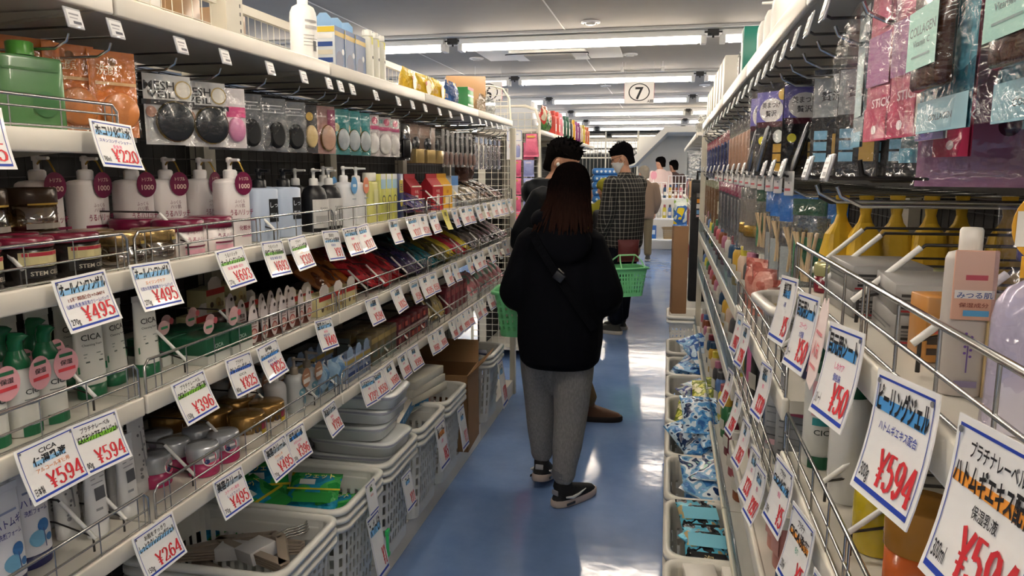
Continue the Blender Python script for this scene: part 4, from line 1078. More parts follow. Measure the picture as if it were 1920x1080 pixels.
COP = mk_pouch('copper_pouch', .13, .13, .06, printed(['#b98a78', '#6b4a40', '#d8b9a8'], 9), 35, 'pouch')
row(COP, [(.2, 4.35, Z4 + .12, -20, 'copper pouch standing behind the silver packs'), (.2, 4.5, Z4 + .13, -10, 'copper pouch standing behind the brown packs')], 'copper pouches')
# --- middle shelf
GW = '#dfe0da'; GR = '#1c6b45'
CT = mk_tube('cica_tube', .062, .165, GW, GR, [('b', -.031, .031, .052, .066, GR), ('t', 'CICA', 0, .116, .016, '#24302c', .042), ('t', 'Cleansing Foam', 0, .105, .006, '#4b5652', .042), ('b', -.02, .015, .088, .09, '#8d9692'), ('b', -.02, .02, .082, .084, '#8d9692'), ('b', -.018, .018, .072, .075, '#5c6662')], caph=.028)
row(CT, [(.10, 1.235, Z3, -14, 'tube with clear front panel and green cap, front of the middle shelf'), (.12, 1.325, Z3, 4, 'white and green lettered tube, second from left in front row'), (.10, 1.40, Z3, -6, 'white and green lettered tube at the right end of its row'), (.18, 1.20, Z3, 6, 'white and green lettered tube behind the clear panel one'), (.18, 1.12, Z3, -6, 'white and green lettered tube behind the spray bottles'), (.2, 1.29, Z3, 4, 'white and green lettered tube in the back row, centre'), (.2, 1.37, Z3, -4, 'white and green lettered tube in the back row, right')], 'white and green lettered tubes')
SPR = MB
def spray_top(t, z):
    MB().lathe([(.02, z), (.02, z + .012), (.016, z + .02), (.012, z + .03)], 16).build('collar', mat('#1a6b42', .25), t)
    MB().loft([ring(.011, .012, z + .03, 10), ring(.011, .014, z + .045, 10), ring(.008, .02, z + .055, 10, 2, 0, -.006), ring(.004, .012, z + .06, 10, 2, 0, -.004)]).build('spray_head', mat('#1a6b42', .25), t)
PT = [('b', -.018, .018, -.012, -.006, '#d0404a'), ('t', '保湿', 0, .0, .01, '#2a2a2a', .026), ('b', -.014, .014, .014, .02, '#2a6b4a')]
CS = mk_pump('spray_bottle', .056, .056, .115, GW, GR, [('b', -.026, .026, .0, .018, GR), ('t', 'CICA', 0, .072, .013, '#24302c', .036), ('b', -.02, .01, .062, .064, '#7d8682'), ('b', -.02, .016, .054, .056, '#7d8682')], e=2, shoulder=.03, top=spray_top, tagcol='#e2a6ac', tagops=PT, wrap=.029, neck=.013)
row(CS, [(.06, .965, Z3, 0, 'green topped spray bottle with pink badge at the left edge'), (.06, 1.03, Z3, 6, 'green topped spray bottle with pink badge, second from left edge'), (.065, 1.095, Z3, -4, 'green topped spray bottle with pink badge, third from left edge'), (.13, 1.0, Z3, 0, 'green topped spray bottle in the second row, left'), (.13, 1.07, Z3, 0, 'green topped spray bottle in the second row, right'), (.2, 1.05, Z3, 0, 'green topped spray bottle in the back row'), (.135, 1.145, Z3, 8, 'green topped spray bottle behind the third one')], 'green topped spray bottles')
CB = mk_carton('green_carton', .085, .085, .06, '#1d5c3f', [('t', 'CICA', 0, .035, .012, '#cfe0d6', .034), ('b', -.042, .042, .0, .02, '#cfd2cc')], [('b', -.04, .04, .0, .02, '#cfd2cc')], tab=None)
def mk_gbox():
    t = thing('green_carton', None, None)
    MB().rbox(-.045, .045, -.045, .045, .022, .062, .002).build('carton', mat('#1d5c3f', .35), t); MB().box(-.0448, .0448, -.0448, .0448, 0, .022).build('carton_foot', mat('#cfd2cc', .4), t)
    prints(t, [('t', 'CICA', 0, .036, .013, '#cfe0d6', .034)], -.045)
    g = MB().disc(-.012, .085, -.03, .02, .017); g.disc(.018, .095, -.015, .018, .014); g.build('paper_badge', mat('#e2b8b8', .4), t)
    prints(t, [('b', -.024, .0, .082, .088, '#3f9c6a'), ('d', .014, .096, .008, '#d0606a')], -.0305, name='badge_print'); return t
CB = Kind(mk_gbox, 'box')
row(CB, [(.055, 1.53, Z3, 0, 'green carton with pink paper badge, front left'), (.055, 1.63, Z3, 0, 'green carton with pink paper badge, front right'), (.15, 1.5, Z3, 0, 'green carton with pink paper badge, back left'), (.15, 1.6, Z3, 0, 'green carton with pink paper badge, back right')], 'green cartons with pink badges')
def mk_ovalj():
    t = thing('tagged_jar', None, None)
    MB().lathe([(.026, 0), (.028, .003), (.028, .03), (.024, .033)], 18).build('jar_body', mat('#6d3a30', .3), t)
    MB().lathe([(.029, .033), (.029, .048), (.025, .05)], 18).build('lid', mat('#43312c', .3), t)
    g = MB().disc(0, .055, -.031, .021, .05, n=22); g.build('oval_tag', mat('#ddd2cf', .4), t)
    prints(t, [('d', 0, .03, .014, '#b4524c'), ('d', 0, .03, .01, '#d8b0a4'), ('t', '馬油', 0, .056, .012, '#4d3a38', None), ('d', .004, .088, .005, '#3a2a28'), ('b', -.012, .012, .048, .05, '#8c4a48')], -.0312, name='tag_print'); return t
OJ = Kind(mk_ovalj, 'jar')
n = 0
for i in range(7):
    for j in range(2):
        y = 1.70 + .05 * i; d = .05 + .075 * j
        row(OJ, [(d, y + .018 * j, Z3 + (.025 if (j and i in (0,)) else 0), (i * 7 + j * 3) % 9 - 4, 'brown jar with pale oval tag, %s from left in the %s row' % (ORD[i], ('front', 'second')[j]))], 'brown jars with pale oval tags')
CR = mk_carton('cream_carton', .085, .06, .062, '#d9cf9c', [('b', -.042, .042, .046, .062, '#c1342f'), ('d', -.02, .02, .008, '#4d3a2c'), ('d', .01, .025, .012, '#d8c27e'), ('t', '馬油', .02, .012, .014, '#8a5a3a', None)], tab=(.032, '#dcd4cc'))
row(CR, [(.05, 2.11, Z3, 0, 'cream carton with red band and pale tab, front one behind price card 440'), (.05, 2.21, Z3, 0, 'cream carton with red band, second in the front row'), (.05, 2.31, Z3, 0, 'cream carton with red band, third in the front row'), (.13, 2.05, Z3, 0, 'cream carton with red band, left in the second row'), (.13, 2.15, Z3, 0, 'cream carton with red band, right in the second row'), (.22, 1.75, Z3, 0, 'cream carton in deep shade behind the oval tags, left'), (.22, 1.86, Z3, 0, 'cream carton in deep shade behind the oval tags, middle'), (.22, 1.97, Z3, 0, 'cream carton in deep shade behind the oval tags, right'),
         (.22, 1.8, Z3 + .064, 0, 'cream carton on top of the shaded ones, left'), (.22, 1.91, Z3 + .064, 0, 'cream carton on top of the shaded ones, right')], 'cream cartons with red bands')
def bulge(name, cols, seed, w=.16, h=.3, t=.05, scale=8): return mk_pouch(name, w, h, t, printed(cols, scale, .2, (28, .7)), seed, 'bag')
ORP = bulge('orange_bag', ['#8a4c1c', '#a8642a', '#6d3a18', '#c98a48'], 51)
slant(ORP, [(.06, 2.40, 30, 8, 10), (.08, 2.36, 36, 12, -8), (.1, 2.48, 34, -6, 4)], 'orange brown bags', Z3, 'glossy orange brown bag, %s of three after the cream cartons')
RDP = bulge('red_bag', ['#8c1f26', '#b02a30', '#74181f', '#c9474a'], 52)
slant(RDP, [(.04, 2.58, 26, 6, 6), (.03, 2.70, 24, 2, -6), (.04, 2.84, 28, 8, 8), (.08, 2.64, 34, 4, 3)], 'glossy red bags', Z3, 'glossy red bag lying sloped, %s of four')
PUP = bulge('purple_bag', ['#2c2040', '#41305a', '#1f2550', '#5b2f4a'], 53)
slant(PUP, [(.03, 2.96, 25, 4, 5), (.03, 3.06, 26, 2, -6), (.08, 2.9, 34, 3, 4)], 'dark purple bags', Z3, 'dark purple bag lying sloped, %s of three')
TEP = bulge('teal_bag', ['#124a55', '#1a6470', '#0f3640', '#2f8a98'], 54)
slant(TEP, [(.03, 3.17, 26, 4, 5), (.03, 3.28, 24, 2, -6), (.08, 3.2, 34, 3, 4)], 'teal bags', Z3, 'glossy teal bag lying sloped, %s of three')
OLP = bulge('olive_bag', ['#4a4418', '#6b6220', '#363214', '#8a7a2c'], 55)
slant(OLP, [(.03, 3.4, 26, 4, 5), (.03, 3.5, 24, 2, -6)], 'olive bags', Z3, 'olive bag lying sloped, %s of two')
YLP = bulge('yellow_bag', ['#b5a02c', '#d0b93a', '#7d6d1c'], 56)
slant(YLP, [(.03, 3.6, 25, 4, 4), (.03, 3.9, 26, 4, 4)], 'yellow bags', Z3, 'yellow bag lying sloped, %s of two')
RD2 = bulge('crimson_bag', ['#9c1f30', '#b82f40', '#7a1826'], 57)
slant(RD2, [(.03, 3.71, 25, 4, 4), (.03, 3.8, 24, 4, -4)], 'crimson bags', Z3, 'crimson bag lying sloped between the yellow ones, %s of two')
GYP = bulge('grey_bag', ['#3a3a3e', '#5d5650', '#8a8078', '#26282c'], 58)
slant(GYP, [(.03, 4.02, 26, 4, 4), (.03, 4.14, 25, 2, -4), (.03, 4.26, 26, 3, 5), (.03, 4.38, 24, 3, -5), (.03, 4.52, 25, 3, 5), (.03, 4.66, 26, 3, 4), (.03, 4.78, 26, 3, -4)], 'grey bags', Z3, 'grey and brown bag lying sloped, %s of seven at the far middle shelf')
# --- lowest shelf
HT = mk_tube('barley_tube', .066, .175, '#dfe1ea', '#22265e', [('t', 'ハトムギ', 0, .118, .017, '#3a3f8e', .052), ('t', '洗顔フォーム', 0, .101, .011, '#3a3f8e', .044), ('d', .008, .075, .012, '#3c78b8'), ('d', -.006, .055, .015, '#78b4d8'), ('d', .016, .05, .007, '#3c78b8'), ('b', .006, .008, .035, .07, '#4a5a8e'), ('b', -.02, .02, .14, .144, '#8f9ac0')], caph=.026)
row(HT, [(.07, .98, Z2, 0, 'pale tube with blue barley print and navy cap at the bottom left corner'), (.10, 1.065, Z2, -6, 'pale tube with blue barley print, second from the left corner'), (.17, 1.03, Z2, 0, 'pale tube with blue barley print in the second row'), (.17, 1.1, Z2, 0, 'pale tube with blue barley print in the second row, right')], 'pale tubes with barley print')
rnd = random.Random(8)
DT = mk_tube('dotted_tube', .054, .165, '#d4d5d6', '#dfe0e0', [('d', rnd.uniform(-.02, .02), .04 + .0085 * i, rnd.uniform(.0022, .0042), rnd.choice(['#8a8c92', '#6d6f76', '#a5a7ac'])) for i in range(14)] + [('b', .001, .005, .06, .14, '#8f9196')], caph=.03)
DB = mk_tube('dotted_tube', .05, .16, '#d0d1d3', '#dfe0e0', [('b', -.012, .012, .075, .1, '#54565c'), ('b', -.016, .016, .125, .127, '#8a8c92'), ('b', -.016, .016, .117, .119, '#8a8c92'), ('b', -.016, .01, .108, .11, '#8a8c92'), ('b', -.014, .0, .055, .06, '#8a8c92')], caph=.03)
n = 0
for j, (d, ys) in enumerate(((.07, (1.185, 1.27)), (.125, (1.17, 1.24, 1.31, 1.375)), (.19, (1.2, 1.26, 1.32, 1.38)))):
    for i, y in enumerate(ys):
        kd = DB if j == 0 else DT
        row(kd, [(d, y, Z2, (i * 5) % 9 - 4, 'grey white dotted tube, %s from left in the %s row' % (ORD[i], ('front', 'second', 'back')[j]))], 'grey white dotted tubes')
def mk_cream(body, lid, badge, lidm=0):
    return mk_jar('cream_jar', .037, .072, body, lid, .038, [('d', .0, .045, .019, '#ece6e4'), ('d', .0, .045, .016, badge), ('d', -.008, .038, .006, '#2b3468'), ('b', -.004, .012, .043, .049, '#ece6e4')], metal=lidm, lidrough=.2)
SC_ = mk_cream('#b83a6a', '#c9ccd2', '#d2486c', .55)
row(SC_, [(.05, 1.50, Z2, -30, 'pink jar with silver dome lid, front one behind price card 495'), (.05, 1.585, Z2, -30, 'pink jar with silver dome lid, second in the front row'), (.12, 1.42, Z2, 10, 'pink jar with silver dome lid at the left end'), (.135, 1.51, Z2, 15, 'pink jar with silver dome lid in the second row'), (.13, 1.60, Z2, 15, 'pink jar with silver dome lid, right in the second row'), (.21, 1.46, Z2, 15, 'pink jar with silver dome lid in the back row'), (.21, 1.55, Z2, 12, 'pink jar with silver dome lid, right in the back row')], 'pink jars with silver lids')
GC = mk_jar('gold_cream_jar', .047, .085, '#cfc9bd', '#a8834a', .045, [('d', .0, .055, .018, '#e4ded2'), ('d', .0, .048, .008, '#26294a'), ('b', .014, .05, .046, .062, '#a12b4c'), ('b', .014, .05, .03, .044, '#c9a92c')], metal=.7, lidrough=.25)
row(GC, [(.05, 1.69, Z2, -25, 'gold lidded jar with pink and yellow tag, front row left'), (.05, 1.79, Z2, -25, 'gold lidded jar with pink and yellow tag, front row right'), (.15, 1.70, Z2, 10, 'gold lidded jar in the second row, left'), (.15, 1.80, Z2, 10, 'gold lidded jar in the second row, right'), (.25, 1.65, Z2, 10, 'gold lidded jar in the back row, left'), (.25, 1.76, Z2, 10, 'gold lidded jar in the back row, right')], 'gold lidded jars on the lowest shelf')
WG = mk_pump('grey_pump_bottle', .062, .062, .115, '#a9aaab', '#b5b6b8', [('b', -.02, .02, .03, .032, '#8a8b8c')], e=2, shoulder=.02, neck=.012, rough=.4)
row(WG, [(.07, 1.875, Z2, 0, 'plain grey pump bottle at the front of the lowest shelf')])
BTG = mk_pump('tagged_pump_bottle', .058, .058, .112, '#b9bdbd', '#8f8578', [('d', -.008, .06, .013, '#5d8a9a'), ('d', .01, .05, .012, '#7fa6b2'), ('d', .0, .034, .01, '#5d8a9a'), ('d', .012, .07, .008, '#5d8a9a'), ('t', 'いろは', 0, .085, .01, '#5d7a86', None)], e=2, shoulder=.02, neck=.012, tagcol='#a8795a', tagops=[('b', -.02, .02, -.016, -.002, '#e4e0da'), ('b', -.014, .014, .006, .01, '#e8d8c8')], wrap=.03)
row(BTG, [(.06, 1.97, Z2, 0, 'pump bottle with blue floral print and brown badge, front left'), (.06, 2.05, Z2, 0, 'pump bottle with blue floral print and brown badge, front right'), (.15, 1.82, Z2, 0, 'brown badged pump bottle in the second row, left'), (.15, 1.90, Z2, 0, 'brown badged pump bottle in the second row, second'), (.15, 1.98, Z2, 0, 'brown badged pump bottle in the second row, third'), (.23, 1.86, Z2, 0, 'brown badged pump bottle in the back row, left'), (.23, 1.95, Z2, 0, 'brown badged pump bottle in the back row, right')], 'brown badged pump bottles')
BLP = mk_pouch('blue_crumpled_pack', .1, .1, .05, printed(['#5d86b0', '#8fb0cc', '#c7ccd2', '#2f558a'], 14), 61, 'pack')
row(BLP, [(.06, 2.14, Z2, 10, 'crumpled pale pack before the blue cartons, left'), (.05, 2.23, Z2, -6, 'crumpled pale pack before the blue cartons, right')], 'crumpled pale packs')
BLC = mk_carton('blue_carton', .062, .055, .085, '#8a98b4', [('b', -.031, .031, .064, .078, '#b09a50'), ('b', -.03, .03, .02, .034, '#2a4684'), ('b', -.02, .01, .045, .05, '#4d5f8c'), ('d', .016, .052, .007, '#5f93cc')], [('b', -.025, .025, .064, .078, '#b09a50'), ('d', 0, .03, .02, '#3a5a9a')], tab=(.035, '#8fa6c2'))
n = 0
for j, ys in enumerate(((2.29, 2.36, 2.43), (2.05, 2.12, 2.19, 2.26, 2.33, 2.40))):
    for i, y in enumerate(ys):
        row(BLC, [(.05 + .13 * j, y, Z2, 0, 'blue grey carton with ochre band and tab, %s from left in the %s row' % (ORD[i], ('front', 'second')[j]))], 'blue grey cartons with ochre bands')
GLC = mk_carton('gold_carton', .06, .06, .115, '#6f6144', [('b', -.03, .03, .08, .1, '#a8925a'), ('b', -.02, .02, .03, .06, '#5a6d62'), ('b', -.03, .03, 0, .012, '#93a09a')], [('b', -.025, .025, .02, .1, '#7d8a88')])
for i, y in enumerate([2.52, 2.585, 2.65, 2.715]):
    row(GLC, [(.06, y, Z2, 0, 'dull gold carton, %s from left in its front row' % ORD[i]), (.14, y, Z2, 0, 'dull gold carton, %s from left in its second row' % ORD[i])], 'dull gold cartons')
MRC = mk_carton('maroon_carton', .075, .06, .055, '#5a1a24', [('b', -.03, .0, .02, .04, '#c25a4a'), ('b', -.037, .037, .0, .01, '#b9aaa4'), ('b', .01, .03, .02, .045, '#8f3038')], [('b', -.02, .02, .02, .04, '#7d2630')])
for i in range(5):
    for j in range(2):
        row(MRC, [(.06, 2.80 + .078 * i, Z2 + .0565 * j, 0, 'maroon carton, %s along in the %s layer' % (ORD[i], ('lower', 'upper')[j]))], 'stacked maroon cartons')
GBX = mk_pouch('gold_foil_pack', .1, .16, .045, printed(['#7d6a40', '#a8925a', '#4a4034', '#b9b4a8'], 10), 62, 'pack')
slant(GBX, [(.05, 3.26, 50, 10, 5), (.05, 3.36, 56, -6, -4), (.06, 3.45, 50, 4, 3)], 'gold foil packs', Z2, 'gold foil pack leaning, %s of three on the lowest left shelf')
RWC = mk_carton('crimson_carton', .07, .06, .13, '#7d2434', [('b', -.03, .03, .08, .11, '#b9565a'), ('b', -.025, .025, .03, .034, '#d8c4bc')], [('b', -.02, .02, .03, .1, '#5a1a26')])
for i, y in enumerate([3.54, 3.62, 3.70, 3.78, 3.86]):
    row(RWC, [(.08, y, Z2, 0, 'tall crimson carton, %s of five on the lowest left shelf' % ORD[i])], 'tall crimson cartons')
MIX = mk_pouch('pastel_pack', .1, .15, .04, printed(['#cfc4bc', '#d88a90', '#9fb8a8', '#e4ddd2'], 9), 63, 'pack')
slant(MIX, [(.05, 3.98, 46, 8, 4), (.05, 4.08, 50, -4, 3), (.05, 4.18, 46, 5, -3), (.05, 4.28, 50, 3, 4), (.05, 4.4, 46, -5, 3), (.05, 4.52, 50, 4, 3), (.05, 4.64, 48, 4, -4), (.05, 4.76, 46, 2, 4)], 'pastel packs', Z2, 'pastel pack leaning, %s of eight at the far lowest shelf')
# --- top board
TBK = mk_pump('white_spray_bottle', .082, .082, .185, '#f0efec', '#f4f4f2', [('b', -.025, .025, .06, .062, '#9a9a9a'), ('b', -.025, .02, .07, .072, '#9a9a9a'), ('b', -.025, .025, .08, .082, '#a5a5a5'), ('b', -.025, .01, .09, .092, '#9a9a9a'), ('b', .005, .018, .045, .075, '#55555a'), ('b', -.02, .025, .11, .12, '#b5b5b5'), ('b', -.02, .022, .13, .136, '#a5a5a5')], e=2, shoulder=.04, neck=.016, wrap=.042)
row(TBK, [(.11, 2.22, Z5, -30, 'large white pump bottle standing on the left top shelf')], None)
BLX = mk_carton('blue_yellow_carton', .075, .09, .145, '#cfd6dc', [('b', -.037, .037, .125, .142, '#d2b83c'), ('b', -.03, .03, .08, .095, '#2a4a8e'), ('b', -.03, .03, .03, .045, '#2a4a8e'), ('b', -.03, .03, .055, .07, '#d4cfc0'), ('b', -.03, .03, .105, .12, '#e2e2e0')], [('b', -.045, .045, 0, .145, '#3f5f92'), ('b', -.045, .045, .115, .13, '#c9a838'), ('d', -.01, .04, .03, '#1f3566'), ('d', .02, .07, .01, '#e4e8ec')], tab=(.04, '#7fa6cc'))
row(BLX, [(.1, 2.38, Z5, -88, 'blue and yellow carton with tab, front one on the left top shelf'), (.1, 2.465, Z5, -88, 'blue and yellow carton, second on the left top shelf'), (.1, 2.55, Z5, -88, 'blue and yellow carton, third on the left top shelf')], 'blue and yellow cartons on the top shelf')
SLB = mk_pump('slim_bottle', .04, .04, .16, '#dcdcd0', '#eeeeea', [('b', -.02, .02, .13, .155, '#e6e06a'), ('d', 0, .085, .006, '#3a3a3a')], e=2.5, shoulder=.01, top=cap_top('#e9e9e2', .036, .02), wrap=.02)
row(SLB, [(.07, 2.63, Z5, 0, 'slim pale bottle with yellow collar, first of three on top'), (.07, 2.69, Z5, 0, 'slim pale bottle with yellow collar, second of three on top'), (.07, 2.75, Z5, 0, 'slim pale bottle with yellow collar, third of three on top')], 'slim pale bottles')
YBG = mk_pouch('yellow_snack_bag', .2, .12, .07, printed(['#d8b02a', '#e6c43c', '#efe3b4'], 6), 71, 'bag', [('d', -.03, .06, .032, '#efe6cc'), ('t', 'UYON', .05, .04, .03, '#b98a2a', .07), ('d', -.06, .075, .01, '#c24a3a')])
row(YBG, [(.12, 3.2, Z5, 6, 'yellow bag with pale oval print on the left top shelf'), (.12, 3.42, Z5, -4, 'yellow bag with lettering, second on the left top shelf'), (.12, 3.62, Z5, 4, 'yellow bag nearest the blue bag on the left top shelf')], 'yellow bags on the top shelf')
BLG = mk_pouch('blue_bag', .2, .14, .07, printed(['#2a5aa0', '#1f437e', '#d89a4a'], 6), 72, 'bag')
row(BLG, [(.12, 3.86, Z5, 0, 'blue bag with orange print on the left top shelf')])
GRN = mk_carton('green_striped_carton', .12, .06, .13, '#3f9a5a', [('b', -.06, .06, .03, .04, '#dfeae0'), ('b', -.06, .06, .08, .09, '#dfeae0'), ('b', -.06, .06, .115, .13, '#d2566a')])
row(GRN, [(.1, 4.08, Z5, 0, 'green striped carton at the end of the left top shelf goods')])
WCB = mk_carton('white_carton', .19, .24, .3, '#e6e4de', [('b', -.05, -.01, .18, .25, '#d8d2b8')])
row(WCB, [(.68, 1.86, Z5 - .0, 0, 'tall white carton behind the top fence, nearest'), (.68, 2.07, Z5, 0, 'tall white carton behind the top fence, second')], 'white cartons on the left top')
CBX = mk_carton('cardboard_carton', .18, .24, .25, '#a98660', [('b', -.07, .07, .12, .122, '#6d5238'), ('b', -.06, -.02, .05, .09, '#5d4630'), ('b', -.0, .04, .05, .09, '#5d4630')])
row(CBX, [(.68, 2.28, Z5, 0, 'brown cardboard carton left of the cream post on top'), (.68, 2.56, Z5, 0, 'tall brown cardboard carton behind the top fence')], 'brown cartons behind the top fence')
CBL = mk_carton('long_cardboard_carton', .5, .24, .12, '#a9805a')
row(CBL, [(.66, 3.9, Z5, 0, 'long brown cardboard carton behind the far top fence')])
row(CBX, [(.25, 4.62, Z5, 20, 'brown carton inside the end fence on the left top shelf')])
tp = MB().box(XL - 1.0, XL - .485, .35, 4.85, Z5 - .022, Z5)
tag(tp.build('top_board', BOARD), 'cream top board over the far side of the left shelves', 'board')
def fence(y0, y1, label):
    t = thing('top_fence', label, 'fence', (XL - .47, (y0 + y1) / 2, Z5), 0, 'wire fences along the left top shelf')
    l = (y1 - y0) / 2
    m = grid(MB(), 'x', 0, -l + .02, l - .02, .02, .22, 20, 3, .0018); m.build('fence_mesh', CREAM, t)
    MB().box(-.01, .01, -l, l, .22, .25).build('top_rail', CREAM, t)
    return t
fence(1.27, 2.3, 'cream wire fence before the white cartons on the left top shelf')
fence(2.44, 3.35, 'cream wire fence before the cardboard cartons on the left top shelf')
fence(3.37, 4.6, 'cream wire fence behind the yellow bags on the left top shelf')
t = thing('fence_post', 'cream slotted post rising above the left top shelf', 'post', (XL - .47, 2.37, Z5))
MB().box(-.03, .03, -.05, .05, 0, .5).build('post_body', POST, t)
sl = MB()
for k in range(18): sl.box(.0301, .0306, .03, .036, .01 + k * .027, .022 + k * .027)
sl.build('slot', BLACK, t)
t = thing('end_fence', 'arched wire end fence across the far end of the left top shelf', 'fence', (XL - .23, 4.83, Z5))
grid(MB(), 'y', 0, -.22, .2, .0, .2, 9, 5, .002).build('fence_mesh', CREAM, t)
MB().tube([(-.23, 0, 0), (-.23, 0, .22), (.1, 0, .22), (.17, 0, .2), (.21, 0, .14), (.22, 0, 0)], .006, 6).build('arch', CREAM, t)
PLB = mk_pouch('clear_wrapped_bundle', .3, .14, .12, film('#e2e6e4', .35, (35, 1), .12), 73, 'bundle')
row(PLB, [(.12, 4.62, Z5, 0, 'clear wrapped bundle at the far end of the left top shelf')])
# yellow towels on the other side of the near mesh
TW = mk_carton('folded_towel', .22, .16, .022, '#c9bf2c', cat='towel', r=.008)
for i in range(5):
    TW.put((XL - .56, 1.42, 1.40 + .023 * i), LF, 'yellow folded towel behind the mesh, %s from the bottom of the pile' % ORD[i], 'yellow folded towels behind the mesh')
# --- price cards
def tags(z, specs, grp):
    for i, sp in enumerate(specs):
        y, title, price = sp[0], sp[1], sp[2]
        sub = sp[3] if len(sp) > 3 else (); vol = sp[4] if len(sp) > 4 else None; top = sp[5] if len(sp) > 5 else None; hl = sp[6] if len(sp) > 6 else '#7fc0ee'
        lab = sp[7] if len(sp) > 7 else 'price card, %s from the near end on the %s' % (ORD[i], grp)
        price_tag(title, price, sub, vol, top, hl, label=lab, loc=(XL + .016, y, z + .012), rot=(R(-9 - (i * 37) % 5), R((i * 53) % 7 - 3), R(90 + (i * 29) % 9 - 4)), small=y > 2.4, group='price cards on the ' + grp,
                  w=sp[8] if len(sp) > 8 else .112, card=sp[9] if len(sp) > 9 else '#f3f3f2')
B_, P_, O_ = '#2b3fa0', '#e2568e', '#e88a3a'
tags(Z4, [
    (1.09, 'オールインワンゲル', '¥495', (('15種類配合×NMN', '#8a4a3a'), ('化粧水/乳液/美容液/クリーム/パック', B_)), '270g', None, '#8fc6ee', 'price card 495 under the black gel jars, nearest on the upper shelf'),
    (1.27, 'オールインワンゲル', '¥495', (('エイジングケア', O_), ('化粧水/乳液/美容液/クリーム/パック', B_)), '270g', None, '#8fc6ee', 'price card 495 under the gold lidded jars on the upper shelf'),
    (1.54, 'オールインワンジェル', '¥693', (('保湿 美容 成分', P_),), '270g', 'うるハリッチ', LIME and '#86cf5a', 'price card 693 under the burgundy lidded tubs'),
    (1.73, '化粧水1000ml', '¥693', (('保湿 美容 成分', B_),), None, 'うるハリッチ', '#86cf5a', 'price card 693 under the front white pump bottle'),
    (1.86, 'クリームミルク乳液', '¥330', (('うるおい', O_),), None, 'プラチナ', '#86cf5a', 'price card 330 under the pale blue pump bottles'),
    (2.07, 'プラセンタ原液', '¥91', (('保湿成分', B_),), None, '整肌成分', '#8fc6ee', 'price card with ¥91 under the black pump bottles', .1),
    (2.21, 'ヒアルロン酸', '¥317', (('乾燥肌', P_),)), (2.30, 'セラミド', '¥317', (('敏感肌', P_),)), (2.59, '足裏シート', '¥77', (('お得', P_),)), (2.79, '足すっきり', '¥317', (('温感', P_),)), (2.92, '休足', '¥524', (('冷感', O_),)),
    (3.06, '休足シート', '¥524', (('徳用', B_),)), (3.24, '新商品', '', (('おすすめ', INK and '#15151a'), ('パック', '#15151a')), None, None, '#e3d83a', 'yellow paper card on the upper left shelf front', .09, '#e3d83a'),
    (3.39, 'パック', '¥77', (('保湿', P_),)), (3.54, '美容液', '¥97', (('潤い', P_),)), (3.67, 'クリーム', '¥220', (('徳用', P_),)), (3.83, 'マスク', '¥317', (('毛穴', P_),)), (3.99, 'オイル', '¥330', (('髪', P_),)), (4.19, 'ミルク', '¥77', (('肌', P_),)), (4.33, 'ジェル', '¥97', (('手', P_),)), (4.47, 'ローション', '¥297', (('足', P_),)), (4.62, 'バーム', '¥297', (('唇', P_),))], 'upper left shelf')
tags(Z3, [
    (.985, '保湿乳液', '¥594', (('アルコール不使用', O_),), '日本製', 'CICA', '#8fc6ee', 'price card 594 at the left edge under the spray bottles'),
    (1.09, 'CICAスキンケアモイストジェル', '¥594', (), '300g', 'プラチナレーベル', '#86d23a', 'price card 594 with green swash under the clear panel tube'),
    (1.36, 'CICAクレンジング洗顔料', '¥396', (), '150g', 'プラチナレーベル', '#86d23a', 'price card 396 under the white and green lettered tubes'),
    (1.55, 'クレンジングバーム', '¥825', (('CICA', '#3a4a44'),), '80g', 'プラチナ', '#3c6cd0', 'price card 825 under the green cartons'),
    (1.68, 'クレンジングバーム', '¥825', (('無添加 毛穴', B_), ('馬油 保湿', B_)), None, '国産馬油', '#3c8ce0', 'price card 825 under the oval tagged jars'),
    (2.0, '豆乳クリーム', '¥440', (('無添加', P_), ('保湿 全身', B_)), None, None, '#8fc6ee', 'price card 440 under the cream and red cartons', .1),
    (2.37, '入浴剤', '¥594', (('保湿', P_),)), (2.6, '入浴剤', '¥825', (('赤', P_),)), (2.8, 'バスソルト', '¥594', (('湯', P_),)), (2.93, '浴用', '¥595', (('湯', P_),)), (3.04, 'ソルト', '¥550', (('花', P_),)), (3.25, '湯の花', '¥97', (('緑', P_),)), (3.38, '温泉', '¥77', (('白', P_),)), (3.64, 'バス', '¥97', (('泡', P_),)), (3.78, '泡風呂', '¥97', (('泡', P_),)), (3.9, '入浴', '¥97', (('花', P_),)), (4.12, '炭酸', '¥77', (('湯', P_),)), (4.3, '薬用', '¥97', (('湯', P_),)), (4.5, '生薬', '¥97', (('湯', P_),))], 'middle left shelf')
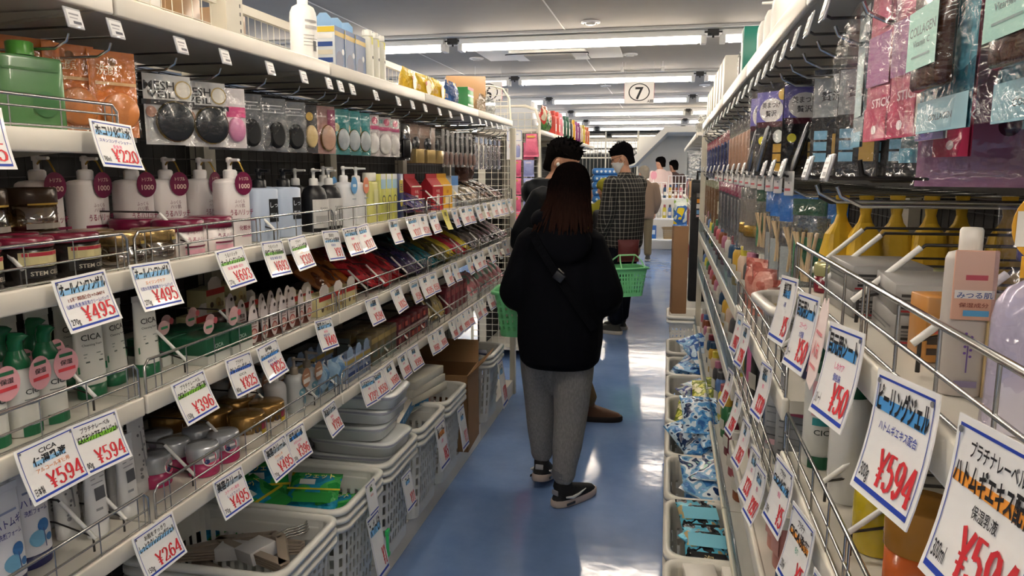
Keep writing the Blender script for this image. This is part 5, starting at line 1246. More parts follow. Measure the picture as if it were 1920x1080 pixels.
tags(Z2, [
    (1.22, 'しっとりクレンジングジェル', '¥264', (), '150g', 'お肌をすっきり', '#8fc6ee', 'price card 264 under the dotted tubes'),
    (1.48, '美容クリーム', '¥495', (('コラーゲン配合', P_), ('しっとりハリ', B_)), '70g', None, '#9fb0c0', 'price card 495 under the pink jars'),
    (1.69, '美容クリーム', '¥495', (('プラセンタ', O_), ('ハリ保湿', B_)), '70g', None, '#9fb0c0', 'price card 495 under the gold lidded jars, lowest shelf'),
    (1.80, '豆乳化粧水', '¥396', (('大豆たんぱく', P_), ('保湿', P_)), '200g', None, '#3c8ce0', 'price card 396 under the plain grey pump bottle'),
    (2.01, '馬油クリーム', '¥792', (('無添加', P_), ('全身', P_)), None, None, '#9fb0c0', 'price card 792 under the floral pump bottles', .1),
    (2.31, 'いろはクリーム', '¥792', (('保湿', P_),)), (2.39, '歯みがき', '¥550', (('徳用', P_),)), (2.5, '化粧品', '¥660', (('国産', P_),)), (2.65, '化粧液', '¥990', (('無添加', P_),)), (2.77, '馬油', '¥990', (('国産', P_),)), (3.03, '液', '¥660', (('濃', P_),)), (3.13, '原液', '¥660', (('濃', P_),)), (3.32, '泡', '¥660', (('細', P_),)), (3.42, '水', '¥600', (('P', P_),)), (3.52, '粉', '¥900', (('白', P_),)), (3.63, '油', '¥990', (('椿', P_),)), (3.79, '蜜', '¥990', (('蜂', P_),)), (3.9, '花', '¥990', (('桜', P_),)), (4.1, '紅', '¥990', (('赤', P_),)), (4.24, '白', '¥990', (('白', P_),)), (4.42, '糸', '¥990', (('絹', P_),))], 'lowest left shelf')
price_tag('ホコリ化粧水', '¥220', (('スキンコンディショナー', B_), ('全身用', P_)), '780ml', None, '#8fc6ee', label='price card 220 hanging from the short high shelf', loc=(XL + .016, 1.195, 1.605), rot=(R(-11), R(4), R(88)), w=.1, h=.086, group='price cards on the short high shelf')
price_tag('シャワー', '¥165', (('クール配合', B_),), None, 'スプレー', '#8fc6ee', label='blue framed price card at the upper left edge of the picture', loc=(XL + .02, .90, 1.612), rot=(R(-4), 0, R(90)), w=.13, group='price cards on the short high shelf')
# ------------------------------------------------------------------ goods on the right shelves
RF = R(-90)
def rrow(kd, items, group=None, sc=1):
    """items: (x behind the lip, y, z, turn from facing the aisle, label)"""
    for d, y, z, rz, lab in items: kd.put((XR + d, y, z), RF + R(rz), lab, group, sc)
def rpeg(z, ys, what, group):
    for i, y in enumerate(ys):
        HOOK.put((XR + .385, y, z), RF, 'ticketed peg hook, %s from the near end %s' % (ORD[i], what), group)
    b = MB().box(XR + .402, XR + .418, .36, 4.84, z - .012, z + .018)
    tag(b.build('peg_bar', DARKWIRE), 'dark bar carrying the peg hooks ' + what, 'bar')
rpeg(1.685, [.62, .78, .95, 1.1, 1.22, 1.34, 1.47, 1.60, 1.74, 1.88, 2.03, 2.2, 2.38, 2.56, 2.75, 2.95, 3.15, 3.4, 3.65, 3.9, 4.2, 4.5, 4.75], 'under the right top shelf', 'ticketed peg hooks under the right top shelf')
rpeg(1.475, [1.02, 1.16, 1.41, 1.55, 1.68, 1.83, 1.98, 2.13, 2.3, 2.48, 2.7, 2.92, 3.2, 3.5, 3.8, 4.15, 4.5, 4.75], 'in the second row of the right shelves', 'ticketed peg hooks in the right second row')
WT = mk_carton('ticket_flag', .026, .003, .06, '#e4e2de', [('b', -.009, .009, .035, .05, '#b9b9b6'), ('b', -.009, .006, .012, .018, '#c96a70')], cat='ticket')
for i, y in enumerate([1.41, 1.55, 1.68, 1.83, 1.98, 2.13, 2.3, 2.48, 2.7, 2.92, 3.2, 3.5]):
    WT.put((XR + .015, y, 1.475), RF + R(34), 'white ticket flag, %s from the near end of the right second peg row' % ORD[i], 'white ticket flags on the right second peg row', (.9, 1, .72))
# big hung bags nearest the camera
def bottle_pic(cap, body, lab, txt):
    def f(o):
        p = MB().rbox(-.04, .04, -.02, -.004, .055, .21, .012); p.rbox(-.016, .016, -.018, -.004, .21, .27, .004); p.build('amber_bottle', mat(body, .2, coat=.4), o)
        prints(o, [('b', -.04, .04, .085, .165, lab), ('t', txt, 0, .13, .018, '#2c5a5a', .07), ('t', 'Vitamin C', 0, .115, .012, '#2c5a5a', .045), ('b', -.025, .025, .1, .103, '#4a7a78')], -.0215)
    return f
CO = mk_hang('collagen_bag', .13, .30, printed(['#2c5a68', '#3d7484', '#6fb0be', '#26505c'], 5), bottle_pic('#111', '#4a2416', '#7fc4b4', 'COLLAGEN'), [('b', -.065, .065, 0, .045, '#7fb8c8'), ('t', 'COLLAGEN', 0, .016, .012, '#2c4a58', .06)], filmt=.05, seed=81)
HB = [(.05, .59, 1.555, 0, 'teal bag with amber bottle and pale green label, cut by the right picture edge'), (.045, .755, 1.555, 0, 'teal bag with amber bottle, second from the right picture edge'), (.16, .62, 1.56, 6, 'teal bag with amber bottle, behind the one at the right edge'), (.16, .78, 1.56, 10, 'teal bag with amber bottle, behind the second one')]
rrow(CO, HB, 'teal bags with amber bottles', (1, 1, .66))
PS = mk_hang('violet_stick_bag', .085, .28, '#d8d4d2', lambda o: MB().rbox(-.018, .018, -.012, -.002, .02, .17, .005).build('white_stick', mat('#ddd9d0', .3), o), [('b', -.042, .042, .16, .28, '#5a4a98'), ('b', -.042, .042, 0, .03, '#6a5aa8'), ('t', 'ESSENCE', .02, .2, .02, '#c8c0e4', .07), ('d', 0, .015, .006, '#efe9f4')], filmt=.045, seed=82)
rrow(PS, [(.06, .83, 1.55, 0, 'violet topped clear bag with white stick'), (.19, .87, 1.53, 10, 'violet topped clear bag hung behind the first'), ], 'violet topped clear bags', (1, 1, .66))
PI_ = mk_hang('pink_stick_bag', .075, .27, '#c2325e', None, [('b', -.037, .037, .0, .06, '#c81e5a'), ('b', -.037, .037, .1, .19, '#9a3a86'), ('t', 'STICK', .018, .06, .022, '#e8c8d4', .06), ('b', -.01, .03, .2, .25, '#d84a78'), ('d', .0, .02, .008, '#f0dce4')], filmt=.05, seed=83)
rrow(PI_, [(.05, .895, 1.555, 5, 'pink stick bag, right one of the crinkled pair'), (.05, 1.0, 1.555, 5, 'pink stick bag, left one of the crinkled pair'), (.12, .95, 1.535, 10, 'pink stick bag hung behind the crinkled pair')], 'pink stick bags', (1, 1, .66))
TB = mk_hang('teal_stick_bag', .075, .27, '#3f6470', None, [('b', -.037, .037, .0, .03, '#3f9ab8'), ('b', -.02, .03, .06, .18, '#8fb4b8'), ('t', 'STICK', .01, .1, .02, '#3a5a60', .05)], filmt=.04, seed=84)
rrow(TB, [(.05, 1.09, 1.55, -4, 'teal grey stick bag at the left end of the large bags'), (.13, 1.12, 1.53, 10, 'teal grey stick bag behind the left end one')], 'teal grey stick bags', (1, 1, .66))
MV = mk_hang('mauve_packet', .16, .16, '#b98aae', None, [('b', -.07, .07, .02, .12, '#a87aa0'), ('d', -.04, .09, .014, '#d8c8a0'), ('d', .02, .07, .012, '#4a3048'), ('b', -.08, .08, 0, .012, '#c08ab4')], filmt=.02, seed=85)
rrow(MV, [(.17, .98, 1.5, 50, 'mauve packet below the pink stick bags'), (.22, .8, 1.5, 30, 'mauve packet below the teal collagen bags'), (.3, .88, 1.5, 40, 'mauve packet in the back row of the large bags')], 'mauve packets under the large bags')
# black lash packets seen face on
def wand(o):
    MB().lathe([(.005, 0), (.008, .02), (.007, .09), (.004, .1)], 10, M=Matrix.Translation((-.02, -.014, .01)) @ Matrix.Rotation(R(16), 4, 'Y')).build('silver_wand', mat('#8a8c90', .25, .9), o)
LA = mk_hang('lash_packet', .082, .195, '#15141a', wand, [('b', -.04, .04, .115, .18, '#6c66b0'), ('d', 0, .14, .032, .026, '#d4d2d0'), ('t', '美まつげ', 0, .146, .014, '#2a2630', .05), ('t', '贅沢', 0, .128, .014, '#2a2630', .03), ('b', -.036, .036, .104, .116, '#4a1a26'), ('d', -.022, .076, .009, '#d8cf3a'), ('d', .022, .084, .014, '#d6dcd8'), ('b', .01, .034, .05, .068, '#b8923c'), ('b', .01, .034, .03, .047, '#b8923c'), ('b', .01, .034, .01, .027, '#c9a23f'), ('d', .03, .172, .012, '#cfae54')], filmt=.025, seed=86)
for i, (x, y, rz, l) in enumerate([(.262, 1.62, 4, 'black lash packet with violet panel, facing the camera on the right pegs'), (.345, 1.70, 8, 'black lash packet half behind the front one'), (.215, 1.74, -48, 'black lash packet at the left of the facing one'), (.21, 1.88, -60, 'black lash packet fourth along the right pegs')]):
    LA.put((x, y, 1.508), R(rz), l, 'black lash packets')
LB_ = mk_hang('lash_packet', .075, .195, '#15141a', None, [('b', -.03, -.005, .03, .046, '#7fb8d8'), ('b', -.03, -.005, .05, .066, '#7fb8d8'), ('b', -.03, -.005, .07, .086, '#7fb8d8'), ('b', .005, .03, .03, .08, '#b8923c'), ('b', -.035, .035, .11, .185, '#9aa0a4'), ('t', '贅沢', 0, .14, .018, '#2a2630', .04)], filmt=.025, seed=87)
rrow(LB_, [(.09, 1.47, 1.505, 52, 'black lash packet with pale blue panels, left of two'), (.12, 1.40, 1.505, 55, 'black lash packet with pale blue panels, right of two'), (.19, 1.50, 1.505, 45, 'black lash packet with pale blue panels, in the back row'), (.19, 1.36, 1.505, 48, 'black lash packet with pale blue panels, in the back row beside the bags')], 'black lash packets with blue panels')
RC = mk_hang('red_white_packet', .06, .2, '#c9b8ac', None, [('b', -.03, .03, .13, .2, '#d8c8bc'), ('b', -.03, .03, .1, .115, '#c22a34'), ('b', -.03, .03, 0, .06, '#d8988a')], seed=88)
rrow(RC, [(.05, 2.0, 1.5, 38, 'red and white packet left of the black lash packets'), (.05, 2.1, 1.5, 25, 'red and white packet, second left of the lash packets')], 'red and white packets')
FT = mk_hang('foundation_packet', .06, .2, '#4a4440', lambda o: MB().rbox(-.015, .015, -.024, -.002, .03, .15, .01).build('beige_tube', mat('#b08a74', .35), o), [('b', -.03, .03, .16, .2, '#2a2628')], filmt=.03, seed=89)
for i, y in enumerate([2.25, 2.36, 2.48, 2.6, 2.72, 2.86, 3.0]):
    rrow(FT, [(.05, y, 1.49, 40, 'beige tube packet, %s of seven along the right upper pegs' % ORD[i])], 'beige tube packets')
MK = mk_hang('pencil_packet', .05, .2, '#3c3f58', lambda o: MB().lathe([(.005, 0), (.006, .13)], 8, c=(0, -.012, .03)).build('pencil', mat('#2a3f80', .3), o), [('b', -.025, .025, .15, .2, '#8a2a3a')], filmt=.025, seed=90)
for i, y in enumerate([3.2, 3.4, 3.6, 3.85, 4.1, 4.35, 4.6, 4.8]):
    rrow(MK, [(.05, y, 1.48, 40, 'eyebrow pencil packet, %s of eight towards the far end' % ORD[i])], 'eyebrow pencil packets')
# second peg row: brush bags, applicators
def sticks(col):
    def f(o):
        rnd = random.Random(5); mb = MB()
        for i in range(7): mb.tube([(rnd.uniform(-.012, .012), -.01, .02), (rnd.uniform(-.03, .03), -.012, .11)], .003, 5)
        mb.build('cotton_stick', mat(col, .5), o)
    return f
BS = mk_hang('blue_top_bag', .08, .175, film('#c7ced2', .3, (40, .6), .15), sticks('#c9b088'), [('b', -.04, .04, .12, .175, '#2a6cb8'), ('d', .02, .115, .02, '#3a8ad0'), ('b', -.035, .035, .0, .07, '#9aa2a4')], filmt=.03, seed=91)
rrow(BS, [(.06, 1.57, 1.298, 50, 'blue topped clear bag of cotton sticks, nearest'), (.06, 1.75, 1.298, 40, 'blue topped clear bag of cotton sticks, second'), (.07, 1.93, 1.298, 35, 'blue topped clear bag of cotton sticks, third'), (.14, 1.66, 1.3, 40, 'blue topped clear bag in the back row, nearer'), (.14, 1.85, 1.3, 40, 'blue topped clear bag in the back row, farther')], 'blue topped clear bags')
GN = mk_hang('green_stick_bag', .07, .17, film('#c7d2cc', .3, (40, .6), .15), sticks('#c9b088'), [('b', -.03, .03, .02, .1, '#2f7a52'), ('b', -.035, .035, .14, .17, '#1f4a36')], filmt=.03, seed=92)
rrow(GN, [(.06, 2.08, 1.298, 35, 'green bag of cotton sticks on the right second pegs'), (.06, 1.45, 1.298, 45, 'green bag of cotton sticks nearest the yellow pouches')], 'green bags of cotton sticks')
GOB = mk_hang('gold_clip_packet', .09, .18, '#7a7570', lambda o: MB().rbox(-.03, .03, -.02, -.002, .04, .075, .008).build('gold_clip', mat('#b9973f', .25, .8), o), [('b', -.04, .04, .15, .18, '#5a5a5c')], filmt=.03, seed=93)
rrow(GOB, [(.05, 2.22, 1.29, 35, 'packet with a gold clip, nearer one'), (.05, 2.36, 1.29, 35, 'packet with a gold clip, farther one')], 'packets with gold clips')
MX2 = mk_hang('tweezer_packet', .06, .2, '#54565c', lambda o: MB().lathe([(.004, 0), (.006, .12)], 8, c=(0, -.012, .03)).build('tweezer', mat('#b4b8bc', .2, .9), o), [('b', -.03, .03, .16, .2, '#8d2f52')], filmt=.03, seed=94)
for i, y in enumerate([2.52, 2.65, 2.78, 2.92, 3.1, 3.3, 3.5]):
    rrow(MX2, [(.05, y, 1.27, 38, 'tweezer packet, %s of seven on the right second pegs' % ORD[i])], 'tweezer packets')
BRW = mk_hang('brown_comb_packet', .07, .21, '#6d4a22', None, [('b', -.012, .012, .06, .12, '#d0c8b0'), ('b', -.035, .035, .18, .21, '#8a8a6c')], filmt=.025, seed=95)
for i, y in enumerate([3.75, 4.0, 4.25, 4.5, 4.75]):
    rrow(BRW, [(.05, y, 1.25, 38, 'brown packet, %s of five at the far right second pegs' % ORD[i])], 'brown packets on the far pegs')
# yellow pouches strung along one long hook
t = thing('long_peg', 'long dark peg bar carrying the yellow pouches on the right', 'hook', (.27, 1.36, 1.467), R(0))
MB().tube([(-.02, 0, .03), (-.015, 0, .008), (0, 0, 0), (.36, 0, 0)], .004, 6).tube([(.36, 0, 0), (.36, 0, .04)], .004, 5).build('peg_wire', DARKWIRE, t)
t = thing('long_peg', 'long dark peg bar above and behind the one with yellow pouches', 'hook', (.3, 1.22, 1.505), R(0))
MB().tube([(-.02, 0, .03), (-.015, 0, .008), (0, 0, 0), (.34, 0, 0)], .004, 6).tube([(.34, 0, 0), (.34, 0, .04)], .004, 5).build('peg_wire', DARKWIRE, t)
def mk_yp():
    o = thing('yellow_pouch', None, None)
    mb = MB(); rings_ = []
    for k, (z, w, d) in enumerate([(0, .028, .02), (.012, .03, .024), (.05, .029, .024), (.085, .024, .014), (.105, .011, .006), (.118, .0075, .004), (.13, .0095, .0025), (.15, .0115, .0015)]):
        rings_.append(ring(w, d, z, 16, 3.2))
    mb.loft(rings_, smooth=False); mb.build('pouch_body', mat('#c8a22a', .35, bump=(35, .4)), o)
    prints(o, [('b', -.025, .025, .012, .04, '#b8921f')], -.026)
    return o
YP = Kind(mk_yp, 'pouch')
for i, (x, rz) in enumerate([(.29, 14), (.325, 4), (.376, -8), (.425, -6), (.475, 10), (.54, -12)]):
    YP.put((x, 1.36 - .012 * (i % 2), 1.328), R(rz), 'yellow gathered pouch, %s from the left along the long peg' % ORD[i], 'yellow gathered pouches', (1.05, 1.05, 1.0))
# nearest upper shelf
Z = 1.336
RBX = mk_carton('grey_appliance_box', .15, .23, .062, '#8f8d8b', [('b', -.065, -.03, .036, .042, '#3a3a3c'), ('b', -.065, .02, .028, .031, '#5a5a5c'), ('b', -.065, .04, .021, .024, '#5a5a5c'), ('b', -.065, -.045, .012, .018, '#2a2a2c'), ('b', -.04, -.015, .012, .018, '#2a2a2c'), ('t', '130', .03, .034, .014, '#2a2a2c', .03), ('b', -.07, -.03, .005, .009, '#b0303a')], [('b', -.1, .08, .03, .034, '#5a5a5c'), ('b', -.1, .04, .02, .024, '#5a5a5c')])
for i, (x, y, z, rz, l) in enumerate([(.275, 1.06, Z, 3, 'grey flat box, lowest of the stack on the nearest right shelf'), (.277, 1.065, Z + .0325, 1, 'grey flat box, upper one of the stack on the nearest right shelf'), (.29, .90, Z, -4, 'grey flat box before the tan carton'), (.292, .905, Z + .0325, -6, 'grey flat box on top of the one before the tan carton')]):
    RBX.put((x, y, z), R(rz), l, 'grey flat boxes', (.62, .55, .52))
TAN = mk_carton('tan_carton', .062, .07, .1, '#b8803f', [('b', -.02, .02, .062, .066, '#4a3420'), ('b', -.02, .02, .055, .059, '#4a3420'), ('b', -.028, -.003, .028, .038, '#3a2a1c'), ('b', .003, .028, .028, .038, '#3a2a1c'), ('b', -.028, -.003, .012, .022, '#3a2a1c'), ('b', .003, .028, .012, .022, '#3a2a1c'), ('b', -.02, .01, .045, .05, '#c8584a')])
TAN.put((.262, .79, Z), R(6), 'tan carton with dark printed panels on the nearest right shelf', None, (.56, .56, .64))
RDT = mk_jar('foil_top_jar', .022, .05, '#7a2030', '#b9b88a', .022, [('b', -.02, .02, .008, .012, '#e4c8b8')], metal=.5, lidrough=.2, cat='candy')
for i, (x, y, z) in enumerate([(.245, 1.205, 0), (.285, 1.16, 0), (.335, 1.20, 0), (.385, 1.16, 0), (.44, 1.2, 0)]):
    RDT.put((x, y, Z), R(0), 'foil topped red tub, %s from the left before the yellow pouches' % ORD[i], 'foil topped red tubs', (1, 1, .9))
def mk_face():
    t = thing('lavender_bottle', None, None)
    MB().lathe([(.97, 0), (1, .004), (1, .165), (.9, .172), (.45, .176)], 24, sx=.023, sy=.02, e=3).build('bottle_body', mat('#b9b2ac', .35), t)
    MB().lathe([(.012, .176), (.012, .2), (.01, .203)], 14).build('cap', mat('#d8d4cc', .3), t)
    MB().box(.0185, .0235, -.0205, -.016, .0, .17).build('orange_edge', mat('#e0c890', .4), t)
    p = MB().rbox(-.022, .022, -.003, 0, .095, .178, .003).build('face_label', mat('#d8a890', .35), t); p.location = (0, -.022, 0)
    prints(p, [('b', -.0215, .0215, .128, .177, '#d9b4a2'), ('b', -.01, .012, .143, .149, '#b8505c'), ('b', -.02, .02, .121, .131, '#e4e0dc'), ('t', 'みつる肌', 0, .122, .008, '#2a4a8a', .036), ('b', -.01, .016, .1, .107, '#58a0cc'), ('t', '保湿成分', 0, .111, .006, '#8a4a3a', .03)], -.003, name='face_print')
    ops = [('b', -.0008, .0008, .03, .075, '#6a5590')] + [('d', .003 * (-1) ** i, .05 + .004 * i, .0016, '#6a4a98') for i in range(8)] + [('b', -.012, .012, .012, .02, '#8a7f9c')]
    prints(t, ops, -.0205)
    return t
Kind(mk_face, 'bottle').put((.243, .67, Z), R(-2), 'grey bottle with a peach face label and lavender print beside the violet bottle', None, (.72, .72, .68))
VIO = film('#d9d4ea', .3, (4, .1), .12)
def mk_vio():
    t = thing('violet_bottle', None, None)
    m = mat('#d3cfdd', .15, coat=.6)
    MB().lathe([(.95, 0), (1, .005), (1, .1), (.93, .115), (.7, .128), (.35, .135)], 28, sx=.034, sy=.026, e=2.4).build('bottle_body', m, t)
    MB().lathe([(.012, .135), (.012, .15), (.02, .152), (.02, .165), (.01, .17)], 16).build('pump', mat('#3a3470', .25), t)
    pouch_mesh(.08, .2, .06, 5, 8, 9, .2, .03).build('clear_wrap', film('#f2f0f8', .12, (25, .5), .1), t)
    prints(t, [('b', -.005, -.002, .02, .09, '#5a4a98'), ('b', .0, .012, .03, .06, '#7a6ab0'), ('t', '保湿', .015, .07, .014, '#5a3a90', None)], -.0275)
    g = MB().disc(-.012, .185, -.037, .034, .033, n=28).box(-.036, .012, -.037, -.0364, .142, .16); g.build('honey_badge', mat('#dfa62f', .35, coat=.4), t)
    prints(t, [('b', -.043, .019, .168, .197, '#ece8dc'), ('t', '保水', -.014, .179, .015, '#4a3424', .034), ('t', 'はちみつ', -.012, .207, .008, '#5a4428', .03), ('t', 'ローヤル', -.012, .198, .007, '#5a4428', .028), ('t', '髪、とろける', -.012, .171, .006, '#6a5434', .034)], -.0372, name='badge_print')
    return t
VI = Kind(mk_vio, 'bottle')
VI.put((.256, .578, Z), R(4), 'clear wrapped violet bottle with round honey badge at the right edge', 'clear wrapped violet bottles', .8)
VI.put((.30, .50, Z), R(8), 'clear wrapped violet bottle cut off by the right picture edge', 'clear wrapped violet bottles', .8)
# middle right shelf, nearest
Z = 1.061
def gun(body, cap):
    def f():
        t = thing('foam_bottle', None, None)
        MB().lathe([(.95, 0), (1, .004), (1, .11), (.9, .135), (.6, .15)], 24, sx=.029, sy=.029).build('bottle_body', mat(body, .15, coat=.6), t)
        MB().lathe([(.019, .15), (.02, .17), (.014, .185), (.01, .205)], 18).loft([ring(.009, .012, .2, 10), ring(.011, .022, .21, 10, 2, 0, -.012), ring(.009, .02, .219, 10, 2, 0, -.012), ring(.004, .01, .223, 10, 2, 0, -.01)]).build('pump_cap', mat(cap, .25), t)
        return t
    return Kind(f, 'bottle')
gun('#cfcfcb', '#124a30').put((.262, 1.075, Z), R(-20), 'white bottle with dark green pump cap on the near middle right shelf')
YB2 = gun('#c4ae22', '#d9d6cc'); YB2.put((.262, .93, Z), R(-10), 'yellow bottle under the price card 594 on the near middle right shelf', None, (.95, .95, .62))
TG = MB().prism([(0, 0), (.014, .01), (.018, .035), (.01, .06), (0, .075), (-.01, .06), (-.014, .035), (-.01, .01)], -.001, 0)
tg = TG.build('hang_tag', mat('#a9d4e0', .35)); tag(place(tg, (.272, .885, Z + .01), R(-12)), 'pale blue pointed tag hanging before the yellow bottle', 'tag')
prints(tg, [('b', -.012, .012, .045, .052, '#3a4a9a'), ('d', 0, .02, .009, '#d8c23a'), ('b', -.013, .013, .03, .04, '#4aa0b8')], -.001, name='tag_print')
OB = mk_jar('orange_bottle', .034, .12, '#b85a24', '#a8752c', .055, [('b', -.02, .02, .03, .034, '#d89a6a')], metal=.3, rough=.15, cat='bottle')
OB.put((.275, .815, Z), 0, 'amber orange bottle with gold cap at the bottom of the near middle right shelf', None, (1.05, 1.05, .95))
YB3 = mk_pump('mustard_bottle', .06, .05, .13, '#a8882c', '#9a7a2a', (), e=2.5, top=cap_top('#8a6a24', .05, .04)); YB3.put((.35, .82, Z), 0, 'mustard coloured bottle behind the amber orange one')
CI2 = mk_pump('medicated_spray', .05, .05, .15, '#d2d3ce', '#1a5a3c', [('b', -.024, .024, .0, .02, '#1a5a3c'), ('t', 'CICA', 0, .055, .012, '#22302a', .034), ('b', -.022, .022, .085, .14, '#d8a0a4'), ('t', 'ディープ', 0, .118, .01, '#a82a3a', .036), ('t', 'クリア泡', 0, .103, .009, '#a82a3a', .036), ('b', -.02, .02, .07, .082, '#2a8a8a'), ('d', -.016, .093, .006, '#d8cf3a')], e=2, shoulder=.02, neck=.014, wrap=.026)
CI2.put((.245, 1.20, Z), R(6), 'white and green bottle with pink printed band, left of the green capped bottle')
GP = mk_pouch('grey_refill_pouch', .1, .235, .06, mat('#8d9092', .4, bump=(18, .5)), 96, 'pouch', [('b', -.035, .035, .19, .2, '#3a3c3e'), ('b', -.03, .03, .13, .134, '#5d6062'), ('b', -.03, .03, .115, .118, '#6d7072'), ('b', -.03, .03, .09, .093, '#6d7072'), ('b', -.03, .03, .075, .078, '#6d7072'), ('b', -.03, .03, .055, .058, '#3a3c3e'), ('b', -.03, .0, .03, .045, '#c9a0a8'), ('b', -.02, .02, .15, .158, '#a8405a')])
rrow(GP, [(.07, 1.47, .941, 62, 'grey refill pouch, front one leaning on the middle right shelf'), (.12, 1.4, .941, 48, 'grey refill pouch in shadow behind the front one'), (.06, 1.56, .941, 60, 'grey refill pouch third along the middle right shelf')], 'grey refill pouches', (1, 1, .78))
# second unit, upper shelf
Z = 1.146
WBK = Kind(lambda: make_basket(.3, .24, .1, '#c9c6c0', 'perforated_tray', 1, 2), 'basket')
WBK.put((.36, 1.62, Z), R(4), 'white perforated tray basket of small cartons on the second right shelf unit')
SWC = mk_carton('slim_white_carton', .03, .03, .12, '#cfccc8', [('b', -.008, .008, .04, .08, '#8a8a88')])
for i in range(6):
    SWC.put((.255 + .034 * i, 1.56 + .02 * (i % 2), Z + .03), R(-4 + 3 * (i % 3)), 'slim white carton, %s from the left in the perforated tray' % ORD[i], 'slim white cartons in the perforated tray')
TIN = mk_jar('silver_tin', .05, .075, '#8f9290', '#a5a8a6', .03, metal=.8, cat='tin'); TIN.put((.285, 1.83, Z + .02), 0, 'round silver tin behind the perforated tray'); 
PLT = mk_carton('silver_tray', .12, .12, .019, '#9a9c9a'); PLT.put((.285, 1.83, Z), 0, 'flat silver tray under the round silver tin')
PCH = mk_pouch('peach_pouch', .09, .14, .05, printed(['#b86a5e', '#c98a7c', '#a8584e', '#d8a89c'], 8), 97, 'pouch')
rrow(PCH, [(.06, 1.98, Z, 50, 'peach coloured pouch, nearest one'), (.05, 2.08, Z, 40, 'peach coloured pouch, second one'), (.14, 1.95, Z, 50, 'peach coloured pouch at the back'), (.16, 1.78, Z + .0, 30, 'peach coloured pouch behind the silver tin')], 'peach coloured pouches')
AMB = mk_jar('amber_box', .028, .08, '#8a6a3a', '#b0a080', .015, metal=.2); 
rrow(AMB, [(.06, 1.73, Z, 0, 'small amber jar left of the perforated tray'), (.13, 1.73, Z, 0, 'small amber jar behind the first')], 'small amber jars')
NVB = mk_carton('navy_box', .05, .05, .1, '#1f2456', [('b', -.02, .02, .03, .07, '#3a4080')])
for i, (x, y) in enumerate([(.27, 1.42), (.31, 1.40), (.35, 1.38)]): NVB.put((x, y, Z), R(10), 'navy box, %s from the left before the grey boxes' % ORD[i], 'navy boxes')
# second unit, middle and lower shelves
def rb(name, w, h, body, top, ops=(), cat='bottle'): return mk_pump(name, w, w * .8, h, body, top, ops, e=2.5, shoulder=.02, top=cap_top(top, w * .6, .03))
Z = .941
for kd, d, y, l in [(rb('pink_bottle', .05, .13, '#c96a9a', '#d8d4d4'), .05, 2.05, 'pink bottle on the right middle shelf, far side of the second unit'),
                    (rb('dark_bottle', .055, .13, '#2a2c28', '#1a1c1a', [('b', -.02, .02, .03, .07, '#cfcabc')]), .05, 1.93, 'dark bottle with pale label on the right middle shelf'),
                    (rb('dark_green_box', .07, .16, '#123a2e', '#123a2e'), .06, 2.12, 'dark green container at the far side of the second right unit'),
                    (rb('orange_black_bottle', .05, .13, '#1a1a1c', '#c9582a'), .05, 1.80, 'black bottle with orange cap on the right middle shelf'),
                    (rb('blue_pack', .07, .15, '#3a5a80', '#c9d0d4'), .06, 1.68, 'steel blue bottle on the right middle shelf')]:
    rrow(kd, [(d, y, Z, 20, l)])
Z = .751
SAL = rb('salmon_bottle', .05, .13, '#b87a6e', '#a86a5e', [('b', -.018, .018, .03, .08, '#c99488')])
rrow(SAL, [(.05, 1.52, Z, 15, 'salmon bottle on the low right shelf'), (.05, 1.44, Z, 15, 'salmon bottle nearer on the low right shelf')], 'salmon bottles')
PAL = rb('pale_flat_bottle', .06, .12, '#a8aaa0', '#8d8f88', [('d', 0, .07, .018, '#b85a5e')])
rrow(PAL, [(.05, 1.72, Z, 15, 'grey green bottle with red spot on the low right shelf'), (.05, 1.86, Z, 15, 'grey green bottle with red spot, farther one')], 'grey green bottles')
GJR = mk_jar('green_white_jar', .036, .075, '#1f5a3c', '#d3d3cd', .03, [('b', -.03, .03, .012, .03, '#d3d3cd')])
n = 0
for j in range(2):
    for i in range(3):
        GJR.put((XR + .05 + .015 * i, 1.30 + .08 * i - .55 + .35, .791 + .0755 * j), R(-70), 'green jar with white lid, %s in the %s layer of the near low right shelf' % (ORD[i], ('lower', 'upper')[j]), 'green jars with white lids'); n += 1
for kd, (x, y, l) in [(mk_carton('grey_low_box', .1, .14, .045, '#8d8c88'), (.33, 1.0, 'grey flat carton on the near low right shelf')), (mk_carton('brown_red_box', .06, .06, .05, '#8a4a2a', [('b', -.03, 0, 0, .03, '#b0303a'), ('b', 0, .02, .0, .02, '#2a3a8a')]), (.26, .88, 'brown box with red and blue print on the near low right shelf'))]:
    kd.put((x, y, .791), R(-4), l)
# third and farther units
rndr = random.Random(4)
pal = ['#b8606a', '#c9a23f', '#3a7a4a', '#c9c6be', '#5a7ab0', '#8a4a2a', '#d0b8a4', '#7a2a3a', '#2a4a6a', '#d8c84a', '#b0708a', '#4a4a4c']
FAR = [rb('assorted_bottle', .055, .12, c, pal[(i * 5 + 3) % 12], [('b', -.02, .02, .03, .07, '#dcd8cc')]) for i, c in enumerate(pal)]
CN = ['rose', 'ochre', 'green', 'pale grey', 'slate blue', 'brown', 'beige', 'maroon', 'navy', 'yellow', 'mauve', 'charcoal']
cnt = {}
for z, nm in ((1.136, 'upper'), (.901, 'middle'), (.531, 'lowest')):
    for i in range(14):
        y = 2.24 + .185 * i; k = (i * 7 + int(z * 10)) % 12
        n = cnt.setdefault((nm, k), 0); cnt[(nm, k)] += 1
        rrow(FAR[k], [(.05, y, z, 20, '%s bottle, %s of its colour, %s shelf of the far right units' % (CN[k], ORD[n], nm))], 'assorted bottles on the far right units')
